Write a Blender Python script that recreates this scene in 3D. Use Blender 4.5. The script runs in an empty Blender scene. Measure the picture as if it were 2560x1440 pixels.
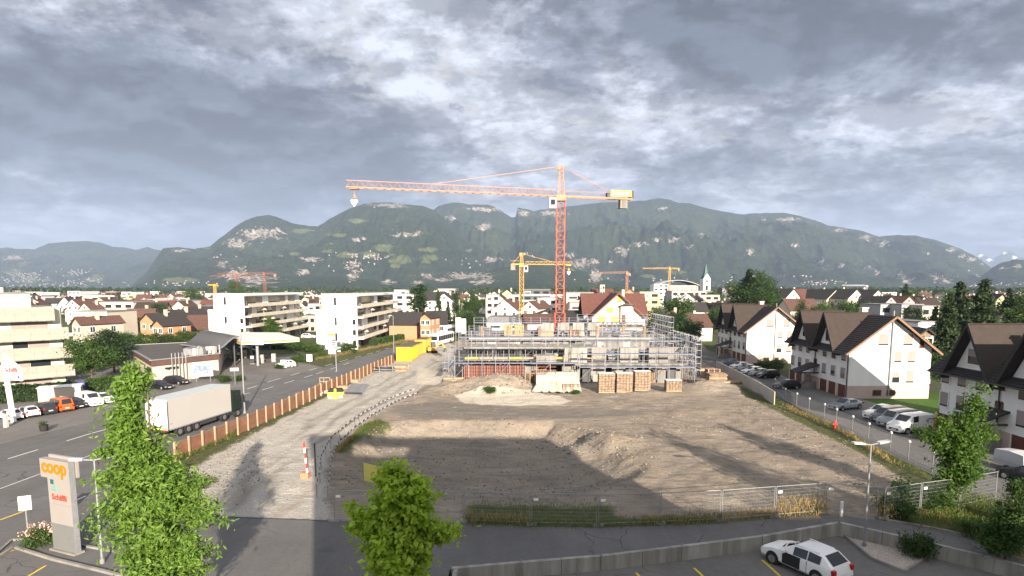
import bpy, bmesh, math, random
import numpy as np
from math import sin, cos, tan, pi, radians, sqrt, atan2, floor
from mathutils import Vector, Matrix

# ------------------------------------------------------------------ camera, world, sun, exposure
SC = bpy.context.scene
COL = SC.collection
F, H, TH = 1500.0, 15.0, radians(6.5)
CY = 718 + F * tan(TH)                       # principal row of the photograph (2560 x 1440)
cam = bpy.data.objects.new('camera', bpy.data.cameras.new('camera'))
COL.objects.link(cam)
cam.location = (0, 0, H)
cam.rotation_euler = (pi / 2 - TH, 0, 0)
cam.data.sensor_width = 36
cam.data.lens = 36 * F / 2560
cam.data.shift_y = (CY - 720) / 2560
cam.data.clip_start = 0.2
cam.data.clip_end = 60000
SC.camera = cam

SUN_EL, SUN_AZ = radians(17.5), radians(-18.0)   # light travels away from the camera and 18 degrees to the left
sd = Vector((sin(SUN_AZ) * cos(SUN_EL), cos(SUN_AZ) * cos(SUN_EL), -sin(SUN_EL)))
sun = bpy.data.objects.new('sun', bpy.data.lights.new('sun', 'SUN'))
COL.objects.link(sun)
sun.location = (0, 0, 60)
sun.rotation_euler = sd.to_track_quat('-Z', 'Y').to_euler()
sun.data.energy = 4.0
sun.data.angle = radians(0.5)
sun.data.color = (1.0, 0.86, 0.70)

W = bpy.data.worlds.new('World'); SC.world = W; W.use_nodes = True
nt = W.node_tree; nt.nodes.clear()
def N(t, tree=None, **kw):
    n = (tree or nt).nodes.new(t)
    for k, v in kw.items(): setattr(n, k, v)
    return n
def lk(a, b, tree=None): (tree or nt).links.new(a, b)
def mathn(op, a, b=None, tree=None, clamp=False):
    n = N('ShaderNodeMath', tree, operation=op, use_clamp=clamp)
    for i, v in enumerate((a, b)):
        if v is None: continue
        if isinstance(v, (int, float)): n.inputs[i].default_value = v
        else: lk(v, n.inputs[i], tree)
    return n.outputs[0]
def ramp(fac, stops, tree=None, interp='EASE'):
    r = N('ShaderNodeValToRGB', tree); r.color_ramp.interpolation = interp
    e = r.color_ramp.elements
    while len(e) < len(stops): e.new(0.5)
    for i, (p, c) in enumerate(stops):
        e[i].position = p
        e[i].color = (c, c, c, 1) if isinstance(c, (int, float)) else (*c, 1)
    lk(fac, r.inputs[0], tree)
    return r.outputs[0]
def mixc(fac, a, b, tree=None, mode='MIX'):
    n = N('ShaderNodeMix', tree, data_type='RGBA', blend_type=mode)
    for k, v in ((0, fac), (6, a), (7, b)):
        if isinstance(v, (int, float)): n.inputs[k].default_value = v
        elif isinstance(v, tuple): n.inputs[k].default_value = (*v, 1)
        else: lk(v, n.inputs[k], tree)
    return n.outputs[2]
def smooth(v, lo, hi, tree=None):
    n = N('ShaderNodeMapRange', tree, interpolation_type='SMOOTHSTEP')
    lk(v, n.inputs[0], tree); n.inputs[1].default_value = lo; n.inputs[2].default_value = hi
    return n.outputs[0]

sky = N('ShaderNodeTexSky', sky_type='NISHITA', sun_disc=False)
sky.sun_elevation = SUN_EL; sky.sun_rotation = pi + SUN_AZ
sky.altitude = 400; sky.air_density = 1.2; sky.dust_density = 2.0
tc = N('ShaderNodeTexCoord')
sx = N('ShaderNodeSeparateXYZ'); lk(tc.outputs['Generated'], sx.inputs[0])
zc = mathn('MAXIMUM', sx.outputs[2], 0.0)
den = mathn('ADD', zc, 0.30)
cx = N('ShaderNodeCombineXYZ')
lk(mathn('DIVIDE', sx.outputs[0], den), cx.inputs[0]); lk(mathn('DIVIDE', sx.outputs[1], den), cx.inputs[1])
def cnoise(scale, detail, rough, off, dist=0.0, sc=(1, 1, 1)):
    m = N('ShaderNodeMapping'); m.inputs['Location'].default_value = off; m.inputs['Scale'].default_value = sc
    lk(cx.outputs[0], m.inputs[0])
    n = N('ShaderNodeTexNoise'); lk(m.outputs[0], n.inputs['Vector'])
    n.inputs['Scale'].default_value = scale; n.inputs['Detail'].default_value = detail
    n.inputs['Roughness'].default_value = rough; n.inputs['Distortion'].default_value = dist
    return n.outputs[0]
K = 2.85                                           # picture value -> background colour at strength 0.1 and exposure 1.2
def pc(r, g, b):
    f = lambda v: (v / 255 / 12.92 if v < 10 else ((v / 255 + 0.055) / 1.055) ** 2.4) * K
    return (f(r), f(g), f(b))
big = cnoise(0.62, 5, 0.55, (3.1, 1.75, 0), 0.25, (1, 1, 1))
mid = cnoise(1.5, 8, 0.58, (7.3, 2.2, 0), 0.15, (1, 1.05, 1))
fine = cnoise(5.0, 10, 0.68, (1.3, 5.2, 0), 0.1, (1, 1.1, 1))
vfine = cnoise(15.0, 8, 0.7, (4.3, 2.2, 0), 0.0, (1, 1.1, 1))
body = mathn('ADD', mathn('ADD', mathn('MULTIPLY', big, 0.36), mathn('MULTIPLY', vfine, 0.14)), mathn('ADD', mathn('MULTIPLY', mid, 0.44), mathn('MULTIPLY', fine, 0.42)))
def blob(px, py, rx, ry, amt):
    u = Vector(((px - 1280) / 1500, 1, (718 - py) / 1500)).normalized()
    m = N('ShaderNodeVectorMath', operation='SUBTRACT'); lk(tc.outputs['Generated'], m.inputs[0]); m.inputs[1].default_value = u
    s = N('ShaderNodeVectorMath', operation='MULTIPLY'); lk(m.outputs[0], s.inputs[0]); s.inputs[1].default_value = (1500 / rx, 1500 / rx, 1500 / ry)
    l = N('ShaderNodeVectorMath', operation='LENGTH'); lk(s.outputs[0], l.inputs[0])
    return mathn('MULTIPLY', smooth(l.outputs['Value'], 1.5, 0.0), amt)
for bl_ in ((250, 260, 520, 190, .15), (640, 400, 420, 110, .10), (150, 470, 300, 60, .05), (1000, 470, 500, 60, .05), (1750, 60, 520, 120, .15), (2350, 120, 420, 170, .14), (1420, 190, 150, 50, .07), (1880, 200, 170, 50, .08), (2300, 420, 300, 50, .05), (1650, 250, 200, 30, .03),
            (700, 150, 330, 60, -.09), (1020, 240, 260, 60, -.09), (1500, 320, 330, 60, -.10), (1720, 370, 200, 40, -.08), (2150, 330, 400, 60, -.05), (470, 60, 300, 50, -.08), (40, 70, 170, 70, -.16), (980, 90, 150, 70, -.06), (60, 440, 120, 30, -.08)):
    body = mathn('ADD', body, blob(*bl_[:4], bl_[4] * (0.85 if bl_[4] > 0 else 0.62)))
thick = smooth(body, 0.60, 0.84)
cloudc = ramp(thick, [(0.0, pc(212, 217, 228)), (0.22, pc(180, 185, 197)), (0.5, pc(140, 147, 160)), (1.0, pc(94, 102, 115))])
puff = cnoise(3.2, 9, 0.66, (9.3, 4.4, 0), 0.2, (1, 1.1, 1)); relief = cnoise(3.2, 9, 0.66, (9.34, 4.32, 0), 0.2, (1, 1.1, 1))
shade_ = mathn('ADD', mathn('MULTIPLY', mathn('SUBTRACT', puff, relief), 5.0), mathn('ADD', mathn('MULTIPLY', mathn('SUBTRACT', puff, 0.5), 0.9), 1.0))
sh3 = N('ShaderNodeCombineXYZ')
for i_ in range(3): lk(mathn('MAXIMUM', mathn('MINIMUM', shade_, 1.45), 0.66), sh3.inputs[i_])
cloudc = mixc(1.0, cloudc, sh3.outputs[0], mode='MULTIPLY')
edge = mathn('MULTIPLY', mathn('MULTIPLY', smooth(fine, 0.48, 0.66), smooth(body, 0.72, 0.66)), 0.85)
cloudc = mixc(edge, cloudc, pc(238, 236, 232))
gap = smooth(mathn('ADD', mathn('MULTIPLY', body, 1.0), mathn('MULTIPLY', sx.outputs[0], 0.10)), 0.545, 0.445)
bl = mixc(0.65, sky.outputs[0], pc(112, 142, 172))
veil = mixc(gap, cloudc, bl)
hor = smooth(sx.outputs[2], 0.22, 0.02)
veil = mixc(mathn('MULTIPLY', hor, 0.55), veil, pc(140, 156, 175))
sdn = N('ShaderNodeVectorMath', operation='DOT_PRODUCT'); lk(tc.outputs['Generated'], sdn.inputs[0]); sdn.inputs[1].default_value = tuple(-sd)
veil = mixc(smooth(sdn.outputs['Value'], -0.2, 1.0), veil, mixc(1.0, veil, (2.5, 2.3, 2.05), mode='MULTIPLY'))   # extra brightness added on the sun's side, behind the camera, to fill the shade
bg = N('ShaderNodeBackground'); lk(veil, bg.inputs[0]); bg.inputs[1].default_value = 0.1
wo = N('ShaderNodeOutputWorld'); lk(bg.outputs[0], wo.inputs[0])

SC.view_settings.view_transform = 'Standard'
SC.view_settings.look = 'None'
SC.view_settings.exposure = 1.78
SC.view_settings.gamma = 1
SC.view_settings.use_curve_mapping = False
SC.cycles.volume_bounces = 0
SC.cycles.max_bounces = 6
SC.cycles.transparent_max_bounces = 8

# ------------------------------------------------------------------ picture <-> place
CT, ST = cos(TH), sin(TH)
def ray(px, py):
    u = (px - 1280) / F; v = (CY - py) / F
    return Vector((u, CT + v * ST, -ST + v * CT))
def G(px, py, z=0.0):
    d = ray(px, py); t = (z - H) / d.z
    return Vector((d.x * t, d.y * t, z))
def PT(px, py, Y):
    d = ray(px, py); t = Y / d.y
    return Vector((d.x * t, Y, H + d.z * t))
def hgt(py, Y): return PT(1280, py, Y).z
def GX(px, Y): return (px - 1280) / F * Y * CT     # near the horizon
# ------------------------------------------------------------------ object helpers
def tag(o, label=None, cat=None, group=None, kind=None):
    if label: o['label'] = label
    if cat: o['category'] = cat
    if group: o['group'] = group
    if kind: o['kind'] = kind
    return o
def thing(name, label, cat, loc=(0, 0, 0), rz=0.0, group=None, sc=None):
    o = bpy.data.objects.new(name, None); COL.objects.link(o)
    o.location = loc; o.rotation_euler = (0, 0, rz); o.empty_display_size = 0.3
    if sc: o.scale = sc if isinstance(sc, tuple) else (sc, sc, sc)
    return tag(o, label, cat, group)
KIDS = {}
def place(name, me, parent=None, loc=(0, 0, 0), rz=0.0, sc=None):
    o = bpy.data.objects.new(name, me); COL.objects.link(o)
    o.location = loc; o.rotation_euler = (0, 0, rz)
    if sc: o.scale = sc if isinstance(sc, tuple) else (sc, sc, sc)
    if parent:
        o.parent = parent; KIDS.setdefault(parent.name, []).append(o)
    return o
def copy_tree(o, parent=None):
    c = o.copy(); COL.objects.link(c)
    if parent:
        c.parent = parent; KIDS.setdefault(parent.name, []).append(c)
    for ch in KIDS.get(o.name, []): copy_tree(ch, c)
    return c
def dup(o, loc, rz=0.0, label=None, sc=None):
    c = copy_tree(o); c.location = loc; c.rotation_euler = (0, 0, rz)
    if label: c['label'] = label
    if sc: c.scale = sc if isinstance(sc, tuple) else (sc, sc, sc)
    return c
class MB:
    def __init__(s): s.v = []; s.f = []; s.mi = []; s.m = 0; s.T = None
    def add(s, vs, fs):
        b = len(s.v)
        if s.T is not None: vs = [s.T @ Vector(p) for p in vs]
        s.v += [tuple(p) for p in vs]
        s.f += [tuple(b + i for i in f) for f in fs]; s.mi += [s.m] * len(fs)
        return s
    def quad(s, a, b, c, d): return s.add([a, b, c, d], [(0, 1, 2, 3)])
    def box(s, x0, x1, y0, y1, z0, z1):
        return s.add([(x0, y0, z0), (x1, y0, z0), (x1, y1, z0), (x0, y1, z0), (x0, y0, z1), (x1, y0, z1), (x1, y1, z1), (x0, y1, z1)],
                     [(0, 3, 2, 1), (4, 5, 6, 7), (0, 1, 5, 4), (1, 2, 6, 5), (2, 3, 7, 6), (3, 0, 4, 7)])
    def prism(s, poly, z0, z1):
        n = len(poly); vs = [(x, y, z0) for x, y in poly] + [(x, y, z1) for x, y in poly]
        return s.add(vs, [tuple(range(n - 1, -1, -1)), tuple(range(n, 2 * n))] + [(i, (i + 1) % n, n + (i + 1) % n, n + i) for i in range(n)])
    def prismy(s, poly, y0, y1):               # polygon in x,z extruded along y
        n = len(poly); vs = [(x, y0, z) for x, z in poly] + [(x, y1, z) for x, z in poly]
        return s.add(vs, [tuple(range(n)), tuple(range(2 * n - 1, n - 1, -1))] + [(i, n + i, n + (i + 1) % n, (i + 1) % n) for i in range(n)])
    def beam(s, p, q, w, h=None):
        p, q = Vector(p), Vector(q); h = h or w; d = (q - p)
        if d.length < 1e-6: return s
        d.normalize(); up = Vector((0, 0, 1)) if abs(d.z) < 0.95 else Vector((0, 1, 0))
        a = d.cross(up).normalized() * w / 2; b = a.cross(d).normalized() * h / 2
        vs = [p - a - b, p + a - b, p + a + b, p - a + b, q - a - b, q + a - b, q + a + b, q - a + b]
        return s.add(vs, [(0, 1, 2, 3), (7, 6, 5, 4), (0, 4, 5, 1), (1, 5, 6, 2), (2, 6, 7, 3), (3, 7, 4, 0)])
    def tube(s, p, q, r0, r1=None, n=8):
        p, q = Vector(p), Vector(q); r1 = r0 if r1 is None else r1; d = (q - p)
        if d.length < 1e-6: return s
        d.normalize(); up = Vector((0, 0, 1)) if abs(d.z) < 0.95 else Vector((0, 1, 0))
        a = d.cross(up).normalized(); b = a.cross(d)
        vs = [p + (a * cos(t) + b * sin(t)) * r0 for t in (2 * pi * i / n for i in range(n))]
        vs += [q + (a * cos(t) + b * sin(t)) * r1 for t in (2 * pi * i / n for i in range(n))]
        return s.add(vs, [tuple(range(n - 1, -1, -1)), tuple(range(n, 2 * n))] + [(i, (i + 1) % n, n + (i + 1) % n, n + i) for i in range(n)])
    def path(s, pts, r, n=6):
        for a, b in zip(pts[:-1], pts[1:]): s.tube(a, b, r, r, n)
        return s
    def mesh(s, name, mats, smooth=False):
        me = bpy.data.meshes.new(name); me.from_pydata(s.v, [], s.f)
        for m in (mats if isinstance(mats, (list, tuple)) else [mats]): me.materials.append(m)
        if any(s.mi): me.polygons.foreach_set('material_index', s.mi)
        if smooth: me.polygons.foreach_set('use_smooth', [True] * len(s.f))
        me.validate(); me.update()
        return me
    def build(s, name, mats, parent=None, smooth=False, loc=(0, 0, 0), rz=0.0):
        return place(name, s.mesh(name, mats, smooth), parent, loc, rz)
def B(x0, x1, y0, y1, z0, z1): return MB().box(x0, x1, y0, y1, z0, z1)

# ------------------------------------------------------------------ materials
MATS = {}
def mat(name, col, rough=0.8, var=0.12, scale=1.0, bump=0.0, metal=0.0, detail=4, alpha=None, col2=None, bscale=None, spec=0.4, streak=False):
    if name in MATS: return MATS[name]
    m = bpy.data.materials.new(name); m.use_nodes = True; t = m.node_tree
    p = t.nodes['Principled BSDF']; p.inputs['Roughness'].default_value = rough; p.inputs['Metallic'].default_value = metal
    p.inputs['Specular IOR Level'].default_value = spec
    if var or bump:
        g = N('ShaderNodeNewGeometry', t)
        mp = N('ShaderNodeMapping', t); lk(g.outputs['Position'], mp.inputs[0], t)
        if streak: mp.inputs['Scale'].default_value = (1, 1, 0.12)
        n = N('ShaderNodeTexNoise', t); lk(mp.outputs[0], n.inputs['Vector'], t)
        n.inputs['Scale'].default_value = scale; n.inputs['Detail'].default_value = detail; n.inputs['Roughness'].default_value = 0.6
        lo = tuple(c * (1 - var) for c in col); hi = col2 or tuple(min(1, c * (1 + var)) for c in col)
        lk(ramp(n.outputs[0], [(0.3, lo), (0.7, hi)], t, 'LINEAR'), p.inputs['Base Color'], t)
        if bump:
            n2 = n
            if bscale:
                n2 = N('ShaderNodeTexNoise', t); lk(g.outputs['Position'], n2.inputs['Vector'], t); n2.inputs['Scale'].default_value = bscale; n2.inputs['Detail'].default_value = 5
            b = N('ShaderNodeBump', t); b.inputs['Strength'].default_value = bump; b.inputs['Distance'].default_value = 0.05
            lk(n2.outputs[0], b.inputs['Height'], t); lk(b.outputs[0], p.inputs['Normal'], t)
    else: p.inputs['Base Color'].default_value = (*col, 1)
    m.diffuse_color = (*col, 1)
    MATS[name] = m; return m
def leafmat(name, a, b, tr=0.35, scale=1.2):
    if name in MATS: return MATS[name]
    m = bpy.data.materials.new(name); m.use_nodes = True; t = m.node_tree; t.nodes.clear()
    g = N('ShaderNodeNewGeometry', t)
    n = N('ShaderNodeTexNoise', t); lk(g.outputs['Position'], n.inputs['Vector'], t); n.inputs['Scale'].default_value = scale; n.inputs['Detail'].default_value = 6
    n.inputs['Roughness'].default_value = 0.75
    oi = N('ShaderNodeObjectInfo', t)
    f = mathn('ADD', mathn('MULTIPLY', n.outputs[0], 1.0, t), mathn('MULTIPLY', mathn('SUBTRACT', oi.outputs['Random'], 0.5, t), 0.22, t), t)
    c = ramp(f, [(0.3, a), (0.7, b)], t, 'LINEAR')
    d = N('ShaderNodeBsdfPrincipled', t); lk(c, d.inputs['Base Color'], t); d.inputs['Roughness'].default_value = 0.55; d.inputs['Specular IOR Level'].default_value = 0.25
    tl = N('ShaderNodeBsdfTranslucent', t); lk(mixc(0.5, c, (b[0] * 1.3, b[1] * 1.3, b[2] * 0.6), t), tl.inputs[0], t)
    mx = N('ShaderNodeMixShader', t); mx.inputs[0].default_value = tr
    lk(d.outputs[0], mx.inputs[1], t); lk(tl.outputs[0], mx.inputs[2], t)
    o = N('ShaderNodeOutputMaterial', t); lk(mx.outputs[0], o.inputs[0], t)
    m.diffuse_color = (*b, 1); MATS[name] = m; return m
white = mat('white_render', (0.70, 0.70, 0.685), 0.9, 0.08, 0.7, 0.05, streak=True)
cream = mat('cream_render', (0.58, 0.53, 0.43), 0.9, 0.05, 0.4)
yellow_r = mat('yellow_render', (0.58, 0.54, 0.27), 0.9, 0.05)
orange_r = mat('orange_render', (0.42, 0.215, 0.12), 0.9, 0.06)
beige = mat('beige_render', (0.42, 0.37, 0.30), 0.9, 0.06)
greyw = mat('grey_render', (0.36, 0.36, 0.36), 0.9, 0.06)
pinkw = mat('pink_plinth', (0.42, 0.33, 0.30), 0.9, 0.08, 0.8)
brownroof = mat('brown_tiles', (0.085, 0.045, 0.035), 0.85, 0.25, 2.0, 0.3)
redroof = mat('red_tiles', (0.10, 0.042, 0.033), 0.85, 0.25, 2.0, 0.3)
darkroof = mat('dark_tiles', (0.030, 0.027, 0.027), 0.8, 0.25, 2.0, 0.3)
oliveroof = mat('brown_grey_tiles', (0.034, 0.025, 0.021), 0.85, 0.2, 2.0, 0.2)
greyroof = mat('grey_roof_sheet', (0.13, 0.13, 0.135), 0.6, 0.15, 1.0)
flatroof = mat('roof_gravel', (0.22, 0.21, 0.20), 0.95, 0.2, 3.0)
glass = mat('window_glass', (0.02, 0.024, 0.028), 0.12, 0, spec=0.6)
frame_w = mat('white_frame', (0.7, 0.7, 0.68), 0.6, 0)
shutter = mat('rolling_shutter', (0.27, 0.23, 0.215), 0.7, 0.05)
shut_y = mat('yellow_shutter', (0.75, 0.50, 0.06), 0.7, 0.05)
brownwood = mat('brown_door', (0.11, 0.035, 0.025), 0.7, 0.15, 3)
concrete = mat('concrete', (0.205, 0.195, 0.18), 0.9, 0.32, 0.8, 0.3, streak=True)
dconcrete = mat('stained_concrete', (0.24, 0.235, 0.21), 0.92, 0.45, 1.3, 0.3, streak=True)
def road_mat(name, col):
    m = bpy.data.materials.new(name); m.use_nodes = True; t = m.node_tree; p = t.nodes['Principled BSDF']; p.inputs['Roughness'].default_value = .86; p.inputs['Specular IOR Level'].default_value = .3
    g = N('ShaderNodeNewGeometry', t)
    def ns(sc, d, r, ms=(1, 1, 1), rot=0.0):
        mp = N('ShaderNodeMapping', t); mp.inputs['Scale'].default_value = ms; mp.inputs['Rotation'].default_value = (0, 0, rot); lk(g.outputs['Position'], mp.inputs[0], t)
        n = N('ShaderNodeTexNoise', t); lk(mp.outputs[0], n.inputs['Vector'], t); n.inputs['Scale'].default_value = sc; n.inputs['Detail'].default_value = d; n.inputs['Roughness'].default_value = r; return n.outputs[0]
    a = ns(.16, 5, .6); b = ns(3.5, 6, .7); s = ns(1.1, 4, .6, (1, .06, 1), -.09); f = ns(24, 2, .6)
    c = ramp(mathn('ADD', mathn('MULTIPLY', a, .5, t), mathn('ADD', mathn('MULTIPLY', b, .3, t), mathn('MULTIPLY', s, .2, t), t), t), [(.35, tuple(v * .70 for v in col)), (.5, col), (.66, tuple(v * 1.3 for v in col))], t, 'LINEAR')
    c = mixc(mathn('MULTIPLY', smooth(f, .56, .7, t), .35, t), c, tuple(v * 1.8 for v in col), t)
    v = N('ShaderNodeTexVoronoi', t); v.feature = 'DISTANCE_TO_EDGE'; mp = N('ShaderNodeMapping', t); lk(g.outputs['Position'], mp.inputs[0], t); w_ = N('ShaderNodeVectorMath', t, operation='ADD'); lk(mp.outputs[0], w_.inputs[0], t)
    nn = N('ShaderNodeTexNoise', t); lk(g.outputs['Position'], nn.inputs['Vector'], t); nn.inputs['Scale'].default_value = .8; lk(nn.outputs['Color'], w_.inputs[1], t); lk(w_.outputs[0], v.inputs['Vector'], t); v.inputs['Scale'].default_value = .22
    cr = mathn('MULTIPLY', smooth(v.outputs['Distance'], .010, .003, t), mathn('MULTIPLY', smooth(a, .48, .56, t), .75, t), t)
    c = mixc(cr, c, tuple(v_ * .35 for v_ in col), t); lk(c, p.inputs['Base Color'], t)
    bm_ = N('ShaderNodeBump', t); bm_.inputs['Strength'].default_value = .3; bm_.inputs['Distance'].default_value = .03; lk(f, bm_.inputs['Height'], t); lk(bm_.outputs[0], p.inputs['Normal'], t)
    MATS[name] = m; return m
asphalt = road_mat('asphalt', (0.110, 0.107, 0.106))
asphalt2 = road_mat('worn_asphalt', (0.135, 0.128, 0.122))
paving = mat('light_paving', (0.20, 0.18, 0.165), 0.9, 0.12, 0.6, 0.2, bscale=25)
paint_w = mat('road_paint', (0.62, 0.62, 0.58), 0.7, 0.12, 6)
paint_y = mat('yellow_road_paint', (0.62, 0.45, 0.05), 0.7, 0.15, 6)
steel = mat('galvanised_steel', (0.25, 0.26, 0.27), 0.5, 0.15, 3, metal=0.3)
alu = mat('scaffold_aluminium', (0.29, 0.30, 0.33), 0.5, 0.25, 3, metal=0.35)
dsteel = mat('dark_steel', (0.06, 0.065, 0.07), 0.5, 0.1, metal=0.3)
wood = mat('raw_timber', (0.38, 0.265, 0.175), 0.85, 0.2, 3, 0.1, streak=True)
oldwood = mat('weathered_timber', (0.20, 0.145, 0.10), 0.9, 0.25, 3, 0.1, streak=True)
boardm = mat('hoarding_boards', (0.20, 0.095, 0.055), 0.85, 0.25, 0.7, 0.15)
craneR = mat('crane_red', (0.36, 0.075, 0.038), 0.55, 0.15, 1)
craneS = mat('crane_salmon', (0.42, 0.185, 0.10), 0.55, 0.15, 1)
craneY = mat('crane_yellow', (0.58, 0.33, 0.045), 0.55, 0.15, 1)
yellow = mat('yellow_paint', (0.60, 0.38, 0.015), 0.5, 0.08, 1)
redpaint = mat('red_paint', (0.50, 0.05, 0.03), 0.6, 0.08)
whitepaint = mat('white_paint', (0.78, 0.78, 0.77), 0.5, 0.04)
black = mat('black_rubber', (0.018, 0.018, 0.018), 0.8, 0)
blue = mat('blue_paint', (0.03, 0.09, 0.30), 0.5, 0.05)
green = mat('green_paint', (0.02, 0.20, 0.12), 0.5, 0.05)
bark = mat('bark', (0.10, 0.075, 0.055), 0.95, 0.3, 6, 0.4)
# ------------------------------------------------------------------ numpy noise, polygons, ground
_rs = np.random.RandomState(7)
_LAT = _rs.rand(256, 256).astype(np.float32)
def vnoise(x, y):
    xi = np.floor(x).astype(int); yi = np.floor(y).astype(int); fx = x - xi; fy = y - yi
    fx = fx * fx * (3 - 2 * fx); fy = fy * fy * (3 - 2 * fy)
    a = _LAT[xi & 255, yi & 255]; b = _LAT[(xi + 1) & 255, yi & 255]; c = _LAT[xi & 255, (yi + 1) & 255]; d = _LAT[(xi + 1) & 255, (yi + 1) & 255]
    return a + (b - a) * fx + (c - a) * fy + (a - b - c + d) * fx * fy
def fbm(x, y, o=4, g=0.5):
    r = 0; a = 1; t = 0
    for i in range(o):
        r = r + a * (vnoise(x * 2 ** i + 17.3 * i, y * 2 ** i + 9.1 * i) - 0.5); t += a; a *= g
    return r / t
def sst(v, lo, hi):
    t = np.clip((v - lo) / (hi - lo), 0, 1); return t * t * (3 - 2 * t)
def wpoly(pts, z=0.0): return [tuple(G(a, b, z))[:2] for a, b in pts]
def sdf(poly, x, y):                         # + inside, - outside, metres
    d = np.full(x.shape, 1e9); ins = np.zeros(x.shape, bool); n = len(poly)
    for i in range(n):
        ax, ay = poly[i]; bx, by = poly[(i + 1) % n]
        ex, ey = bx - ax, by - ay; wx, wy = x - ax, y - ay
        t = np.clip((wx * ex + wy * ey) / (ex * ex + ey * ey + 1e-9), 0, 1)
        d = np.minimum(d, (wx - ex * t) ** 2 + (wy - ey * t) ** 2)
        c = (ay > y) != (by > y)
        with np.errstate(all='ignore'): xin = (bx - ax) * (y - ay) / (by - ay + 1e-12) + ax
        ins ^= c & (x < xin)
    return np.where(ins, 1, -1) * np.sqrt(d)

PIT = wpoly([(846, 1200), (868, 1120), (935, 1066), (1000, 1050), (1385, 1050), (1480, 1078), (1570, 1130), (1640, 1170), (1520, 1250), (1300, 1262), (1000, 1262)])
PARK = wpoly([(1128, 1424), (1500, 1393), (1900, 1344), (2095, 1309), (2330, 1362), (2640, 1440)]) + [(34, 12), (-3.2, 12)]
SITE = wpoly([(470, 1165), (640, 1060), (800, 985), (1000, 905), (1150, 850), (1190, 800), (1690, 800), (1830, 930), (1960, 1020), (2150, 1130), (2290, 1215), (2190, 1300), (2062, 1284), (1800, 1308), (1328, 1315), (1160, 1309), (830, 1300), (520, 1290)])
GRAVEL = wpoly([(455, 1160), (600, 1085), (720, 1015), (790, 985), (905, 925), (1030, 875), (1110, 850), (1150, 870), (1110, 900), (1075, 950), (1030, 990), (950, 1030), (880, 1075), (838, 1120), (812, 1170), (820, 1250), (835, 1302), (520, 1290), (470, 1230)])
PALE = wpoly([(1135, 990), (1200, 983), (1330, 981), (1400, 990), (1430, 1003), (1400, 1012), (1280, 1014), (1160, 1008)])
PALE2 = wpoly([(1045, 915), (1080, 925), (1150, 940), (1190, 955), (1120, 962), (1040, 960)])
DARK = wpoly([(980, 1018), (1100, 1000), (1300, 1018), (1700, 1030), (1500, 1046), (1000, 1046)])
GRASSES = [wpoly(p) for p in (
    [(828, 1130), (866, 1100), (905, 1062), (950, 1048), (975, 1060), (930, 1082), (890, 1105), (868, 1135)],
    [(470, 1190), (540, 1195), (548, 1205), (490, 1232), (465, 1225)],
    [(1170, 1262), (1530, 1268), (1545, 1292), (1800, 1292), (1935, 1280), (2060, 1262), (2062, 1284), (1800, 1308), (1328, 1316), (1165, 1309)],
    [(1845, 965), (1900, 990), (1960, 1012), (2100, 1077), (2240, 1157), (2300, 1182), (2300, 1195), (2200, 1155), (2050, 1082), (1900, 1008), (1850, 980)],
    [(2200, 1300), (2230, 1245), (2330, 1235), (2560, 1215), (2700, 1330), (2560, 1350), (2440, 1330), (2300, 1318)],
    [(430, 1145), (640, 1052), (800, 972), (920, 922), (930, 930), (830, 985), (720, 1040), (590, 1110), (470, 1175)],
    [(790, 885), (880, 872), (1000, 835), (1160, 790), (1165, 800), (1000, 862), (900, 895), (820, 905)],
    [(690, 905), (790, 880), (860, 885), (700, 935)],
    [(1880, 900), (1960, 900), (1960, 945), (1890, 920)])]
LAWN = wpoly([(2130, 1003), (2290, 984), (2420, 975), (2420, 1080), (2322, 1076), (2250, 1034), (2180, 1020)])
def piles(x, y):
    z = np.zeros_like(x)
    for px, py, rx, ry, h in ((1215, 975, 5.5, 4.0, 1.9), (1290, 970, 5, 3.5, 1.6), (1115, 975, 3.5, 3, .9), (1470, 1100, 4.5, 2.6, .8), (1560, 1108, 3.5, 2.2, .4), (1775, 972, 5, 3.5, 1.3), (1640, 985, 5, 2, .4), (1690, 1030, 6, 4, .25)):
        c = G(px, py); q = ((x - c.x) / rx) ** 2 + ((y - c.y) / ry) ** 2
        z += h * np.exp(-q * 1.6)
    return z
RUTS = [wpoly(p) for p in ([(560, 1268), (700, 1150), (820, 1050), (960, 975), (1060, 920)], [(640, 1275), (760, 1120), (900, 1030), (1030, 960), (1110, 900)], [(1040, 1030), (1300, 1036), (1600, 1046), (1850, 1090), (2050, 1160)], [(1000, 1130), (1250, 1170), (1500, 1200), (1800, 1225), (2080, 1215)],
    [(1250, 1240), (1450, 1160), (1650, 1120), (1850, 1060), (1900, 1010)], [(1500, 1040), (1700, 1100), (1800, 1170), (1850, 1260)], [(1120, 1020), (1500, 1022), (1750, 1012), (1860, 985)], [(1640, 1250), (1750, 1180), (1950, 1130), (2080, 1130)])]
def ruts(x, y):
    x = np.asarray(x, float); y = np.asarray(y, float); r = np.zeros(x.shape); xw = x + fbm(x * .15, y * .15, 3) * 3; yw = y + fbm(x * .15 + 7, y * .15, 3) * 2
    for P_ in RUTS:
        for off in (0, 1.9):
            for (ax, ay), (bx, by) in zip(P_[:-1], P_[1:]):
                L_ = math.hypot(bx - ax, by - ay); nx, ny = -(by - ay) / L_ * off, (bx - ax) / L_ * off; t_ = np.clip(((xw - ax - nx) * (bx - ax) + (yw - ay - ny) * (by - ay)) / L_ ** 2, 0, 1)
                d = np.hypot(xw - ax - nx - t_ * (bx - ax), yw - ay - ny - t_ * (by - ay)); r = np.maximum(r, np.exp(-(d / .34) ** 2))
    return r * sst(fbm(x * .2 + 3, y * .2, 3), -.25, .1)
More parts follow.
